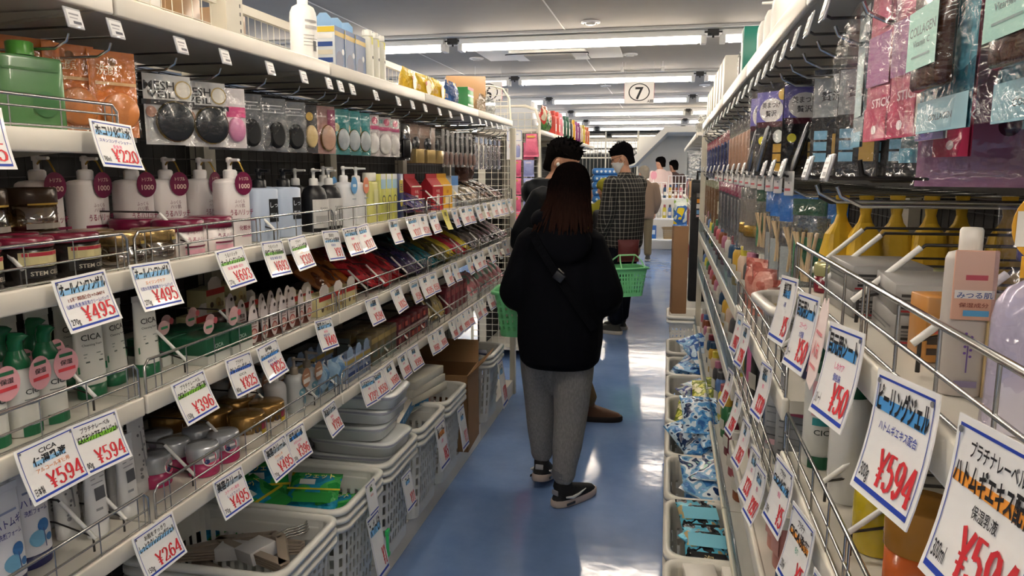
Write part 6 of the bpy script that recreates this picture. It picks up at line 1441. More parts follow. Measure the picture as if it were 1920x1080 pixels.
# top board goods
Z = 1.801
TW_ = mk_pump('white_top_bottle', .09, .09, .17, '#eceae4', '#f0eee8', (), e=2, shoulder=.04, neck=.016)
rrow(TW_, [(.1, 2.14, Z, 0, 'white bottle at the near end of the right top shelf'), (.1, 2.3, Z, 0, 'white bottle, second on the right top shelf'), (.1, 2.46, Z, 0, 'white bottle, third on the right top shelf')], 'white bottles on the right top shelf')
TT = mk_carton('teal_top_box', .1, .1, .22, '#1f7a6a', [('b', -.04, .04, .05, .06, '#cfe0da')]); rrow(TT, [(.1, 2.9, Z, 0, 'tall teal box on the right top shelf')])
TC = mk_pouch('clear_top_bag', .14, .24, .08, film('#e8ecec', .35, (30, .9), .15), 98, 'bag'); rrow(TC, [(.1, 3.15, Z, 10, 'tall clear bag beyond the teal box on the right top shelf')])
TK = mk_carton('black_top_box', .06, .1, .14, '#3a3230'); rrow(TK, [(.1, 3.02, Z, 0, 'slim dark box between the teal box and the clear bag')])
TWB = mk_carton('white_top_carton', .16, .2, .19, '#dedbd2', [('b', -.06, .06, .02, .03, '#b8b4a8')])
for i, y in enumerate([3.4, 3.6, 3.82, 4.05]): rrow(TWB, [(.12, y, Z, 0, 'white carton, %s of four on the right top shelf' % ORD[i])], 'white cartons on the right top shelf')
TYB = mk_carton('cream_top_carton', .14, .2, .16, '#d4ccb4', [('b', -.04, .04, .02, .05, '#cf9a3a')])
for i, y in enumerate([4.3, 4.5, 4.7]): rrow(TYB, [(.12, y, Z, 0, 'cream carton with ochre mark, %s of three at the far right top' % ORD[i])], 'cream cartons on the right top shelf')
tp = MB().box(XR + .485, XR + 1.0, .35, 4.85, 1.778, 1.80)
tag(tp.build('top_board', BOARD), 'cream top board over the far side of the right shelves', 'board')
# price cards, right side
def rtag(y, z, title, price, sub=(), vol=None, top=None, hl='#7fc0ee', label='', w=.098, h=.1, curl=.014, rz=6, rx=-3, grp='price cards on the right shelf fronts'):
    return price_tag(title, price, sub, vol, top, hl, w, h, curl, False, label, (XR - .012, y, z), (R(rx), R(-4), RF + R(rz)), grp)
rtag(.435, 1.378, 'ハトムギエキス配合', '¥594', (('保湿乳液', '#17171c'),), '300ml', 'プラチナレーベル', '#ee9a3a', 'large price card 594 with orange swash, rightmost and nearest', rz=5)
rtag(.60, 1.362, 'ピーリングジェル', '¥594', (('ハトムギエキス配合', B_),), '300g', None, '#4a98d8', 'price card 594 with blue swash, left of the orange swash card', rz=9)
rtag(.80, 1.362, '目元用シート', '¥50', (('しわケア', P_), ('個包装', B_)), '30シート', None, '#4a98d8', 'price card with blue swash, third from the right edge', rz=7)
rtag(1.01, 1.362, '目元用シート', '¥50', (('コラーゲン', P_), ('大容量', B_)), '20シート', None, '#4a98d8', 'price card with blue swash, fourth from the right edge', rz=5)
rtag(1.17, 1.362, '美顔器', '¥5', (('人気', B_),), None, None, '#4a98d8', 'price card with blue swash, fifth from the right edge', rz=5)
t = thing('hand_card', 'pink lined hand shaped paper card between two price cards, right rail', 'card', (XR - .012, .905, 1.36), (R(-8), 0, RF))
MB().prism([(-.02, 0), (-.014, .012), (-.004, .004), (.004, .015), (.012, .003), (.018, .0), (.024, -.03), (.026, -.075), (.01, -.095), (-.018, -.09), (-.026, -.05)], -.001, 0).build('card', mat('#ecdcd8', .5), t)
prints(t, [('b', -.016, .016, -.03, -.026, '#e08a90'), ('t', '人気', 0, -.055, .02, '#e06a74', .03), ('b', -.016, .016, -.07, -.066, '#e08a90'), ('b', -.02, -.018, -.08, -.01, '#e8a0a4')], -.0012)
rtag(.66, 1.075, 'ハトムギ', '¥5', (('泡', P_),), '200ml', 'プラチナ', '#8fc6ee', 'price card at the bottom edge below the yellow bottle', h=.1)
rtag(.80, 1.075, 'ハトムギ', '¥5', (('しっとり', P_),), '200ml', 'プラチナ', '#8fc6ee', 'price card low on the right, before the amber orange bottle', h=.1)
rtag(.955, 1.085, 'CICA洗顔', '¥5', (('毛穴', '#3a9a7a'),), '200ml', 'プラチナ', '#ee9a3a', 'price card with orange swash on the near middle right rail', h=.1)
rtag(1.115, 1.09, 'CICA化粧水', '¥5', (('保湿', P_),), '500ml', 'プラチナ', '#5fa8e0', 'price card with blue swash on the near middle right rail', h=.1)
for i, (y, z, l) in enumerate([(1.36, 1.2, 'fourth'), (1.72, 1.2, 'third'), (1.86, 1.2, 'second')]):
    rtag(y, z - .02, ['泡洗顔', '入浴液', 'シート', '美容器', '石けん', '香水'][i], '¥%d' % (330 + 66 * i), (('徳用', P_),), None, None, '#8fc6ee', 'price card, %s from the far end of the second right unit upper rail' % l, w=.08, h=.1, curl=.015)
for i, y in enumerate([1.36, 1.45, 1.62, 1.82, 2.05]):
    rtag(y, .985, ['オイル', '化粧水', '乳液', '洗顔', '美白', 'ミルク', 'クリーム'][i], '¥%d' % (297 + 33 * i), (('保湿', P_),), None, None, '#8fc6ee', 'price card, %s from the near end of the second right unit middle rail' % ORD[i], w=.08, h=.1, curl=.02)
# ------------------------------------------------------------------ people
SKIN = mat('#b98a70', .55, var=.04)
def V(*a): return Vector(a)
def limb(mb, pts, rad, n=12):
    """Rounded tapering limb through the points."""
    P = [Vector(p) for p in pts]; out = []; rr = []
    for i in range(len(P) - 1):
        for k in range(6):
            t = k / 6; out.append(P[i].lerp(P[i + 1], t)); rr.append(rad[i] + (rad[i + 1] - rad[i]) * t)
    out.append(P[-1]); rr.append(rad[-1])
    d0 = (out[0] - out[1]).normalized(); d1 = (out[-1] - out[-2]).normalized()
    out = [out[0] + d0 * rr[0] * .7] + out + [out[-1] + d1 * rr[-1] * .7]; rr = [rr[0] * .55] + rr + [rr[-1] * .55]
    # soften the joints
    for _ in range(2):
        out = [out[0]] + [(out[i - 1] + out[i] * 2 + out[i + 1]) / 4 for i in range(1, len(out) - 1)] + [out[-1]]
    return mb.tube(out, 1, n, 0, None, rr)
def blob(mb, c, rx, ry, rz, M=None, n=16):
    rs = []
    for k in range(1, 10):
        a = PI * k / 10; rs.append(ring(rx * math.sin(a), ry * math.sin(a), -rz * math.cos(a), n))
    T = Matrix.Translation(c) @ (M or Matrix.Identity(4))
    return mb.loft(rs, M=T)
def head(mb, c, yaw, pitch, s=1.0):
    M = Matrix.Translation(c) @ Matrix.Rotation(yaw, 4, 'Z') @ Matrix.Rotation(pitch, 4, 'X') @ Matrix.Scale(s, 4)
    prof = [(-.118, .022, .022, .052), (-.105, .042, .042, .04), (-.08, .054, .062, .024), (-.045, .063, .08, .01), (0, .072, .092, .0), (.04, .076, .097, -.004), (.075, .068, .088, -.008), (.1, .05, .064, -.01), (.116, .022, .03, -.01)]
    mb.loft([ring(rx, ry, z, 18, 2.2, 0, cy) for z, rx, ry, cy in prof], M=M)
    blob(mb, (0, 0, 0), 1, 1, 1, M @ Matrix.Translation((0, .098, -.02)) @ Matrix.Diagonal((.012, .018, .02, 1)))
    mb.tube([(0, .09, .02), (0, .1, -.005), (0, .112, -.028)], .008, 8, M=M)
    blob(mb, (0, 0, 0), 1, 1, 1, M @ Matrix.Translation((0, .082, -.066)) @ Matrix.Diagonal((.024, .014, .008, 1)))
    for sx in (-1, 1): blob(mb, (0, 0, 0), 1, 1, 1, M @ Matrix.Translation((sx * .079, -.0, -.014)) @ Matrix.Rotation(sx * R(-18), 4, 'Z') @ Matrix.Diagonal((.012, .02, .032, 1)))
    return M
def hand(mb, w, d, nrm, side=1, curl=.7, s=1.0):
    """Palm and five fingers from wrist w along d, fingers closing towards nrm."""
    d = Vector(d).normalized(); nrm = (Vector(nrm) - d * d.dot(Vector(nrm))).normalized(); x = d.cross(nrm).normalized()
    w = Vector(w)
    M = Matrix((x, d, nrm)).transposed().to_4x4(); M.translation = w
    blob(mb, (0, 0, 0), 1, 1, 1, M @ Matrix.Translation((0, .045 * s, 0)) @ Matrix.Diagonal((.04 * s, .052 * s, .017 * s, 1)))
    for i, (fx, l) in enumerate(((-.028, .062), (-.0095, .072), (.0095, .068), (.027, .054))):
        fx *= side; p = [(fx, .08, 0)]; a = 0
        for k in range(3):
            a += curl * (.55 + .25 * k); q = p[-1]; st = l * (.42, .32, .26)[k]
            p.append((fx * 1.02, q[1] + st * math.cos(a), q[2] + st * math.sin(a)))
        mb.tube([tuple(M @ (Vector(v) * s)) for v in p], .0088 * s, 8, taper=[1, .95, .88, .75])
    th = [(-.03 * side, .025, .004), (-.052 * side, .045, .016), (-.05 * side, .072, .03), (-.036 * side, .09, .038)]
    mb.tube([tuple(M @ (Vector(v) * s)) for v in th], .0105 * s, 8, taper=[1.1, 1, .92, .78])
    return M
def shoe(parent, a, yaw, upper, sole, pitch=0, s=1.0, ext=None):
    """Shoe under the ankle point a, toes along local +Y turned by yaw."""
    sh = link('shoe', None, parent); sh.empty_display_size = .02
    sh.location = a; sh.rotation_euler = (pitch, 0, yaw); sh.scale = (s, s, s)
    u = MB()
    u.loft([ring(.034, .045, -.0, 18, 2.3, 0, -.0), ring(.037, .05, -.02, 18, 2.3, 0, .0), ring(.041, .085, -.045, 18, 2.3, 0, .045), ring(.046, .125, -.065, 18, 2.3, 0, .07), ring(.047, .135, -.08, 18, 2.3, 0, .075)])
    u.build('shoe_upper', upper, sh)
    o = MB()
    o.loft([ring(.047, .137, -.078, 22, 2.4, 0, .075), ring(.05, .142, -.084, 22, 2.4, 0, .075), ring(.05, .142, -.105, 22, 2.4, 0, .075), ring(.046, .135, -.112, 22, 2.4, 0, .075)][::-1])
    o.build('shoe_sole', sole, sh)
    if ext: ext(sh)
    l = MB()
    for k in range(4): l.tube([(-.022, .05 + .022 * k, -.030 - .0085 * k), (0, .054 + .022 * k, -.022 - .009 * k), (.022, .05 + .022 * k, -.030 - .0085 * k)], .0035, 5)
    l.build('laces', ext and mat('#2a2a2c', .7) or mat('#6d5a48', .7), sh)
    return sh
def strands(mb, roots, r=.006, mi=0):
    for p in roots: mb.tube(p, r, 6, mi, None, [1, 1.1, .9, .5, .15][:len(p)])
    return mb
def hair_mat(a, b, z0, z1):
    m = bpy.data.materials.new('mat_hair_%d' % len(_M)); _M[('hair', a, b, z0, z1)] = m; m.use_nodes = True; nt = m.node_tree; bs = nt.nodes['Principled BSDF']; bs.inputs['Roughness'].default_value = .62; bs.inputs['Specular IOR Level'].default_value = 0; bs.inputs['Specular Tint'].default_value = (.12, .09, .07, 1)
    tc = nt.nodes.new('ShaderNodeTexCoord'); sp = nt.nodes.new('ShaderNodeSeparateXYZ'); mr = nt.nodes.new('ShaderNodeMapRange')
    mr.inputs[1].default_value = z0; mr.inputs[2].default_value = z1
    mp = nt.nodes.new('ShaderNodeMapping'); mp.inputs['Scale'].default_value = (90, 90, 4); n = nt.nodes.new('ShaderNodeTexNoise'); n.inputs['Scale'].default_value = 1.6; n.inputs['Detail'].default_value = 4
    ad = nt.nodes.new('ShaderNodeMath'); ad.operation = 'MULTIPLY_ADD'; ad.inputs[1].default_value = .7; 
    sb = nt.nodes.new('ShaderNodeMath'); sb.operation = 'SUBTRACT'; sb.inputs[1].default_value = .35
    mx = nt.nodes.new('ShaderNodeMix'); mx.data_type = 'RGBA'; mx.inputs[6].default_value = lin(a); mx.inputs[7].default_value = lin(b)
    bp = nt.nodes.new('ShaderNodeBump'); bp.inputs['Strength'].default_value = .5; bp.inputs['Distance'].default_value = .004
    L = nt.links.new
    L(tc.outputs['Object'], sp.inputs[0]); L(sp.outputs[2], mr.inputs[0]); L(tc.outputs['Object'], mp.inputs[0]); L(mp.outputs[0], n.inputs['Vector'])
    L(n.outputs[0], ad.inputs[0]); L(mr.outputs[0], ad.inputs[2]); L(ad.outputs[0], sb.inputs[0]); L(sb.outputs[0], mx.inputs[0]); L(mx.outputs[2], bs.inputs['Base Color'])
    L(n.outputs[0], bp.inputs['Height']); L(bp.outputs[0], bs.inputs['Normal'])
    return m
def fabric(col, sc=7, st=.35, var=.0, rough=.95):
    m = mat(col, rough, bump=(sc, st), var=var)
    m.node_tree.nodes['Principled BSDF'].inputs['Specular IOR Level'].default_value = .2
    m.node_tree.nodes['Principled BSDF'].inputs['Specular Tint'].default_value = (.3, .3, .3, 1)
    return m
def heather(col, dark):
    """Marled knit: two yarns mixed finely, with soft folds."""
    m = mat(col, .95, bump=(9, .5), var=.01); nt = m.node_tree; b = nt.nodes['Principled BSDF']
    tc = nt.nodes.new('ShaderNodeTexCoord'); n = nt.nodes.new('ShaderNodeTexNoise'); n.inputs['Scale'].default_value = 160; n.inputs['Detail'].default_value = 3
    mp = nt.nodes.new('ShaderNodeMapping'); mp.inputs['Scale'].default_value = (1, 1, .35)
    mx = nt.nodes.new('ShaderNodeMix'); mx.data_type = 'RGBA'; mx.inputs[6].default_value = lin(dark); mx.inputs[7].default_value = lin(col)
    nt.links.new(tc.outputs['Object'], mp.inputs[0]); nt.links.new(mp.outputs[0], n.inputs['Vector']); nt.links.new(n.outputs[0], mx.inputs[0]); nt.links.new(mx.outputs[2], b.inputs['Base Color'])
    return m
def plaid():
    """Black cloth with thin pale checks woven in."""
    m = bpy.data.materials.new('mat_plaid'); m.use_nodes = True; nt = m.node_tree; b = nt.nodes['Principled BSDF']; b.inputs['Roughness'].default_value = .9
    tc = nt.nodes.new('ShaderNodeTexCoord'); L = nt.links.new
    outs = []
    for rot, off in ((0, 0), (PI / 2, .3)):
        pass
    sp = nt.nodes.new('ShaderNodeSeparateXYZ'); L(tc.outputs['Object'], sp.inputs[0])
    def lines(sock, freq, width):
        a = nt.nodes.new('ShaderNodeMath'); a.operation = 'MULTIPLY'; a.inputs[1].default_value = freq; L(sock, a.inputs[0])
        f = nt.nodes.new('ShaderNodeMath'); f.operation = 'FRACT'; L(a.outputs[0], f.inputs[0])
        c = nt.nodes.new('ShaderNodeMath'); c.operation = 'LESS_THAN'; c.inputs[1].default_value = width; L(f.outputs[0], c.inputs[0])
        return c.outputs[0]
    s1 = nt.nodes.new('ShaderNodeMath'); s1.operation = 'ADD'; L(sp.outputs[0], s1.inputs[0]); L(sp.outputs[1], s1.inputs[1])
    ge = nt.nodes.new('ShaderNodeSeparateXYZ'); L(tc.outputs['Normal'], ge.inputs[0])
    def ab(k):
        a = nt.nodes.new('ShaderNodeMath'); a.operation = 'ABSOLUTE'; L(ge.outputs[k], a.inputs[0]); return a.outputs[0]
    gt = nt.nodes.new('ShaderNodeMath'); gt.operation = 'GREATER_THAN'; L(ab(0), gt.inputs[0]); L(ab(1), gt.inputs[1])
    mm = nt.nodes.new('ShaderNodeMix'); mm.data_type = 'FLOAT'; L(gt.outputs[0], mm.inputs[0]); L(sp.outputs[0], mm.inputs[2]); L(sp.outputs[1], mm.inputs[3])
    h = lines(sp.outputs[2], 25, .15); v = lines(mm.outputs[0], 25, .15)
    s = nt.nodes.new('ShaderNodeMath'); s.operation = 'ADD'; L(h, s.inputs[0]); L(v, s.inputs[1])
    k = nt.nodes.new('ShaderNodeMath'); k.operation = 'MULTIPLY'; k.inputs[1].default_value = .5; L(s.outputs[0], k.inputs[0])
    mx = nt.nodes.new('ShaderNodeMix'); mx.data_type = 'RGBA'; mx.inputs[6].default_value = lin('#141416'); mx.inputs[7].default_value = lin('#98948a')
    L(k.outputs[0], mx.inputs[0]); L(mx.outputs[2], b.inputs['Base Color'])
    n = nt.nodes.new('ShaderNodeTexNoise'); n.inputs['Scale'].default_value = 8; bp = nt.nodes.new('ShaderNodeBump'); bp.inputs['Strength'].default_value = .4; bp.inputs['Distance'].default_value = .02
    L(tc.outputs['Object'], n.inputs['Vector']); L(n.outputs[0], bp.inputs['Height']); L(bp.outputs[0], b.inputs['Normal'])
    return m
def person(label, loc, rz, J, skin=SKIN):
    """Body from joints J: head, neck, sL sR eL eR wL wR hL hR kL kR aL aR (local, +Y forward); returns the thing and the body."""
    t = thing('person', label, 'person', loc, (0, 0, rz))
    mb = MB()
    hM = head(mb, J['head'], J.get('yaw', 0), J.get('pitch', 0), J.get('hs', 1))
    h = Vector(J['head']); n = Vector(J['neck'])
    limb(mb, [h + V(0, -.01, -.06), n], [.048, .052])
    sL, sR, hL, hR = (Vector(J[k]) for k in ('sL', 'sR', 'hL', 'hR'))
    up = (sL + sR) / 2; dn = (hL + hR) / 2
    w = (sR - sL).length / 2; ax = (sR - sL); ang = math.atan2(ax.y, ax.x)
    rs = []
    for k, (fx, fy) in enumerate(((.66, .085), (.72, .095), (.66, .085), (.74, .1), (.82, .1), (.7, .085), (.35, .06))):
        c = dn.lerp(up, (-.12, .1, .3, .55, .8, .98, 1.08)[k]); rs.append(ring(w * fx, fy, c.z, 18, 2.4, c.x, c.y, ang))
    mb.loft(rs)
    for s_ in 'LR':
        limb(mb, [J['s' + s_], J['e' + s_], J['w' + s_]], [.045, .036, .026])
        limb(mb, [J['h' + s_], J['k' + s_], J['a' + s_]], [.072, .05, .034])
        if 'hand' + s_ in J:
            d, nr, cu = J['hand' + s_]; hand(mb, J['w' + s_], d, nr, 1 if s_ == 'R' else -1, cu, J.get('hands', 1))
    body = solid(mb, J.get('vox', .0065), skin, 'body', t, 2)
    for sx in (-1, 1):
        e = MB(); blob(e, (0, 0, 0), 1, 1, 1, hM @ Matrix.Translation((sx * .031, .083, .008)) @ Matrix.Diagonal((.012, .006, .006, 1)), 10); e.build('eye', mat('#1a1412', .2), t)
    return t, hM
def coat(t, J, name, m, rings_, arms, vox=.009, extra=None, cuffs=True, smooth=6):
    mb = MB()
    mb.loft([ring(rx, ry, z, 22, 2.4, cx, cy, J.get('tw', 0)) for z, cx, cy, rx, ry in rings_])
    for s_ in 'LR':
        if s_ in arms:
            r0, r1, r2 = arms[s_]
            s, e, w = Vector(J['s' + s_]), Vector(J['e' + s_]), Vector(J['w' + s_])
            limb(mb, [s + V(0, 0, -.0), e, e.lerp(w, .96)], [r0, r1, r2], 14)
            blob(mb, s + V(0, 0, -.02), r0 * 1.08, r0 * 1.05, r0 * 1.05)
    if extra: extra(mb)
    return solid(mb, vox, m, name, t, smooth)
def trousers(t, J, m, rad, waist, vox=.009, name='trousers', cuff=None):
    mb = MB()
    hL, hR = Vector(J['hL']), Vector(J['hR']); c = (hL + hR) / 2
    mb.loft([ring(waist * .97, waist * .72, c.z - .06, 20, 2.3, c.x, c.y), ring(waist, waist * .75, c.z + .02, 20, 2.3, c.x, c.y), ring(waist * .92, waist * .68, c.z + .12, 20, 2.3, c.x, c.y)])
    for s_ in 'LR':
        h, k, a = Vector(J['h' + s_]), Vector(J['k' + s_]), Vector(J['a' + s_])
        limb(mb, [h, h.lerp(k, .5), k, k.lerp(a, .5), a + (k - a) * .06], rad, 14)
        if cuff: blob(mb, a + (k - a) * .12, cuff, cuff, cuff * .7)
    return solid(mb, vox, m, name, t, 6)

# ---- the woman in the black hooded top, walking away
J = dict(head=(0.05, .03, 1.425), neck=(.025, -.0, 1.29), yaw=R(4), pitch=R(-14), hs=.95,
         sL=(-.12, 0, 1.215), sR=(.125, 0, 1.215), eL=(-.19, -.03, .97), eR=(.205, -.03, .97), wL=(-.19, .24, .975), wR=(.13, .2, .93),
         hL=(-.085, 0, .78), hR=(.07, 0, .78), kL=(-.10, .12, .46), kR=(.055, .02, .43), aL=(-.105, .2, .135), aR=(.025, .0, .112),
         handL=((.02, 1, .0), (0, 0, -1), .8), handR=((-.5, 1, .0), (-.3, -.2, 1), .7), hands=.92)
t, hM = person('woman seen from behind in a black hooded top, grey sweatpants and black trainers', (-.455, 3.22, 0), 0, J)
HOOD = fabric('#0c0d12', 9, .6)
def hood(mb):
    blob(mb, (.03, -.115, 1.22), .125, .05, .095, Matrix.Rotation(R(-12), 4, 'X'))
    blob(mb, (-.06, -.06, 1.31), .06, .075, .05); blob(mb, (.06, -.06, 1.31), .06, .075, .05); blob(mb, (0, -.09, 1.30), .1, .05, .045)
    blob(mb, (0, -.06, .70), .165, .1, .035)
coat(t, J, 'hooded_top', HOOD, [(.66, 0.005, .0, .15, .125), (.69, 0.005, 0, .178, .15), (.78, .005, 0, .19, .16), (.92, .005, 0, .188, .155), (1.05, .0, 0, .178, .15), (1.16, 0, 0, .16, .132), (1.23, 0, -.0, .13, .112), (1.285, 0, -.01, .095, .09), (1.325, 0, -.01, .075, .075)],
     dict(L=(.072, .084, .058), R=(.072, .088, .06)), .0095, hood)
trousers(t, J, heather('#9a9896', '#5f5e60'), [.098, .092, .078, .068, .05], .165, .009, 'sweatpants', cuff=.056)
MB().loft([ring(.051, .051, -.02, 18), ring(.053, .053, .0, 18), ring(.051, .051, .02, 18)], M=Matrix.Translation((.026, .002, .155))).build('ankle_cuff', mat('#6a6a6e', .95, bump=(60, .4)), t)
def swoosh(sh):
    for sx in (-1, 1):
        x = sx * .0475
        pts = [(x, .0, -.05), (x * .98, .03, -.062), (x * .98, .06, -.066), (x * .99, .10, -.058)]
        MB().tube([(.047 * sx, -.02, -.058), (.049 * sx, .02, -.067), (.0485 * sx, .06, -.062), (.044 * sx, .11, -.05)], .0062, 6, 0, None, [.7, 1.3, 1.0, .3]).build('side_stripe', mat('#d8d8d6', .5), sh)
    h = MB().rbox(-.02, .02, -.052, -.046, -.055, -.03, .004); h.build('heel_patch', mat('#9a9aa0', .5), sh)
    a = MB().rbox(.0475, .0512, -.02, .035, -.1, -.088, .003); a.rbox(-.0512, -.0475, -.02, .035, -.1, -.088, .003); a.build('air_window', mat('#3a3a3e', .2), sh)
BLK = mat('#141416', .7, bump=(60, .3)); SOLE = mat('#b9aaa0', .6)
shoe(t, J['aR'], R(-38), BLK, SOLE, 0, .98, swoosh)
shoe(t, (-.105, .2, .14), R(-4), BLK, SOLE, R(-14), .98, swoosh)
hm = hair_mat('#0d0909', '#31201a', 1.46, 1.24)
mb = MB()
mb.loft([ring(.012, .014, 1.557, 22, 2, 0, .01), ring(.038, .045, 1.55, 22, 2, 0, .008), ring(.063, .076, 1.532, 22, 2, 0, .005), ring(.082, .096, 1.495, 22, 2, 0, .0), ring(.089, .099, 1.44, 22, 2.1, 0, -.012), ring(.092, .09, 1.39, 22, 2.1, 0, -.03), ring(.1, .07, 1.34, 22, 2.1, 0, -.06), ring(.108, .05, 1.30, 22, 2.2, 0, -.095)][::-1])
rnd = random.Random(2)
lk = MB()
for i in range(70):
    a = rnd.uniform(-1, 1); x0 = .08 * a; end = 1.262 + .03 * abs(rnd.gauss(0, .6)) - .012 * (1 - abs(a)) ; sp = .115 * a + rnd.uniform(-.012, .012) - (.03 if a < -.6 else 0)
    yb = -.1 * math.sqrt(max(.05, 1 - a * a * .8))
    lk.tube([(x0 * .45, yb * .35 - .03, 1.53), (x0 * 1.05, yb * .85 - .02, 1.47), (x0 * 1.12, yb - .03, 1.4), ((x0 + sp) / 2 * 1.05, yb - .045, 1.335), (sp, yb * .7 - .085, end)], .0085, 6, 0, None, [.5, 1, 1.05, .9, .18])
hair = solid(mb, .007, hm, 'hair', t, 3); hair.location = (.045, 0, 0)
lk.build('hair_locks', hm, hair)
st = MB()
for p0, p1 in (((-.10, -.135, 1.26), (.17, -.165, .86)),):
    a, b = Vector(p0), Vector(p1); pts = []
    for k in range(9):
        q = a.lerp(b, k / 8); q.y = -.152 - .03 * math.sin(PI * k / 8) + (.02 if k in (0,) else 0); pts.append(q)
    d = (b - a).normalized(); nn = V(-d.z, 0, d.x) * .017
    for k in range(8):
        A, B = pts[k], pts[k + 1]
        st.add([A + nn, A - nn, B - nn, B + nn, A + nn + V(0, .008, 0), A - nn + V(0, .008, 0), B - nn + V(0, .008, 0), B + nn + V(0, .008, 0)], [(0, 1, 2, 3), (7, 6, 5, 4), (0, 4, 5, 1), (2, 6, 7, 3), (0, 3, 7, 4), (1, 5, 6, 2)])
sp_ = st.build('bag_strap', fabric('#0b0c10', 80, .3), t)
bk = MB().rbox(-.022, .022, -.006, .006, -.018, .018, .003, M=Matrix.Translation((.025, -.192, 1.085)) @ Matrix.Rotation(R(34), 4, 'Y')); bk.build('buckle', mat('#1e2026', .3), sp_)
pl = MB().rbox(-.003, .003, -.004, .004, -.016, .016, .002, M=Matrix.Translation((.035, -.2, 1.11)) @ Matrix.Rotation(R(-50), 4, 'Y')); pl.build('buckle_ring', mat('#8a8578', .3, .8), sp_)
# ---- shopping baskets
GRNB = mat('#72c88a', .35)
def shop_basket(label, loc, rz, tilt=0, handles='up', L=.40, W=.28, H=.215):
    t = make_basket(L, W, H, '', 'shopping_basket', 1, 5, .014, .8, m=GRNB)
    tag(t, label, 'shopping basket'); place(t, loc, (tilt, 0, rz))
    for s in (-1, 1):
        hb = MB()
        y0 = s * W * .5
        if handles == 'up': pts = [(-L * .36, y0, H), (-L * .34, y0 * .6, H + .06), (-L * .25, s * .012, H + .105), (L * .25, s * .012, H + .105), (L * .34, y0 * .6, H + .06), (L * .36, y0, H)]
        else: pts = [(-L * .36, y0, H), (-L * .34, y0 * 1.02, H + .006), (L * .34, y0 * 1.02, H + .006), (L * .36, y0, H)]
        hb.tube(pts, .0065, 8); hb.build('handle', mat('#8fd69a', .3), t)
    return t
# the forearm of the woman passes under the handles; hand closes on them
shop_basket('light green shopping basket hanging from the left hand of the woman', (-.665, 3.50, .735), R(4), L=.27, W=.24, H=.215)
# ---- the man in the black jacket beside her
J = dict(head=(0, .10, 1.575), neck=(0, .035, 1.44), yaw=R(-24), pitch=R(-24), hs=1.02,
         sL=(-.185, .0, 1.37), sR=(.185, -.02, 1.36), eL=(-.26, .02, 1.1), eR=(.235, -.17, 1.1), wL=(-.15, .24, 1.05), wR=(.19, .09, 1.0),
         hL=(-.09, 0, .87), hR=(.09, 0, .87), kL=(-.10, .03, .47), kR=(.1, .14, .47), aL=(-.10, -.02, .112), aR=(.10, .26, .112),
         handL=((.5, 1, .1), (.3, 0, -1), .7), handR=((-.5, 1, .2), (0, 0, 1), .7))
t, hM = person('man in a black hooded jacket and khaki trousers with a white earbud', (-.72, 4.47, 0), R(-78), J)
coat(t, J, 'jacket', fabric('#0c0f13', 7, .6, 0, .6), [(.80, 0, 0, .175, .125), (.9, 0, 0, .195, .135), (1.1, 0, 0, .19, .13), (1.27, 0, -.005, .2, .125), (1.36, 0, -.01, .185, .1), (1.42, 0, -.015, .11, .085), (1.47, 0, -.01, .078, .075)], dict(L=(.085, .078, .052), R=(.085, .075, .052)), .0095,
     lambda mb: (blob(mb, (0, -.1, 1.39), .12, .05, .07), blob(mb, (-.07, -.03, 1.43), .05, .07, .05)))
trousers(t, J, fabric('#6d5a42', 8, .4), [.095, .088, .07, .068, .068], .17, .009)
BRN = mat('#5d3a22', .5, bump=(30, .3)); BSOLE = mat('#2a1c12', .6)
shoe(t, J['aR'], R(-8), BRN, BSOLE); shoe(t, J['aL'], R(6), BRN, BSOLE)
hk = hair_mat('#0c0b0c', '#191513', 1.7, 1.5)
def cap_hair(t, hM, m, s=1.0, tufts=60, seed=1, low=-.03, front=.03, r=.009, name='hair', fluff=.02):
    mb = MB()
    prof = [(-.085, .05, .028, -.062), (-.05, .062, .036, -.06), (-.015, .069, .045, -.054), (.012, .077, .066, -.044), (.028, .082, .095, -.02), (.04, .083, .104, -.012), (.08, .078, .1, -.008), (.105, .062, .082, -.006), (.126, .03, .04, -.006)]
    mb.loft([ring(rx * s, ry * s, z * s, 20, 2.1, 0, cy * s) for z, rx, ry, cy in prof], M=hM)
    h = solid(mb, .007, m, name, t, 3)
    rn = random.Random(seed); lk = MB()
    for i in range(tufts):
        a = rn.uniform(0, 2 * PI); e = rn.uniform(-.1, 1.3)
        if math.sin(a) > .5 and e < .5: e = .6
        d = V(math.cos(a) * math.cos(e), math.sin(a) * math.cos(e), math.sin(e)); p = V(d.x * .078, d.y * .1 - .012, d.z * .085 + .035) * s
        tg = V(-d.y, d.x, rn.uniform(-.8, .3)).normalized() * rn.choice((-1, 1)) + V(0, .6, -.2)
        tg = tg.normalized() * rn.uniform(.015, .035)
        lk.tube([hM @ (p * .97), hM @ (p * 1.04 + tg * .4), hM @ (p * 1.05 + tg + d * fluff * rn.random())], r * s, 6, 0, None, [1, .9, .15])
    lk.build('hair_locks', m, h)
    return h
cap_hair(t, hM, hk, 1.03, 110, 4, .0)
e = MB(); blob(e, (0, 0, 0), 1, 1, 1, hM @ Matrix.Translation((.09, .012, -.018)) @ Matrix.Diagonal((.008, .01, .012, 1)), 10); e.tube([hM @ V(.092, .018, -.022), hM @ V(.092, .03, -.044)], .0035, 6)
e.build('earbud', mat('#eeeeec', .25), t)
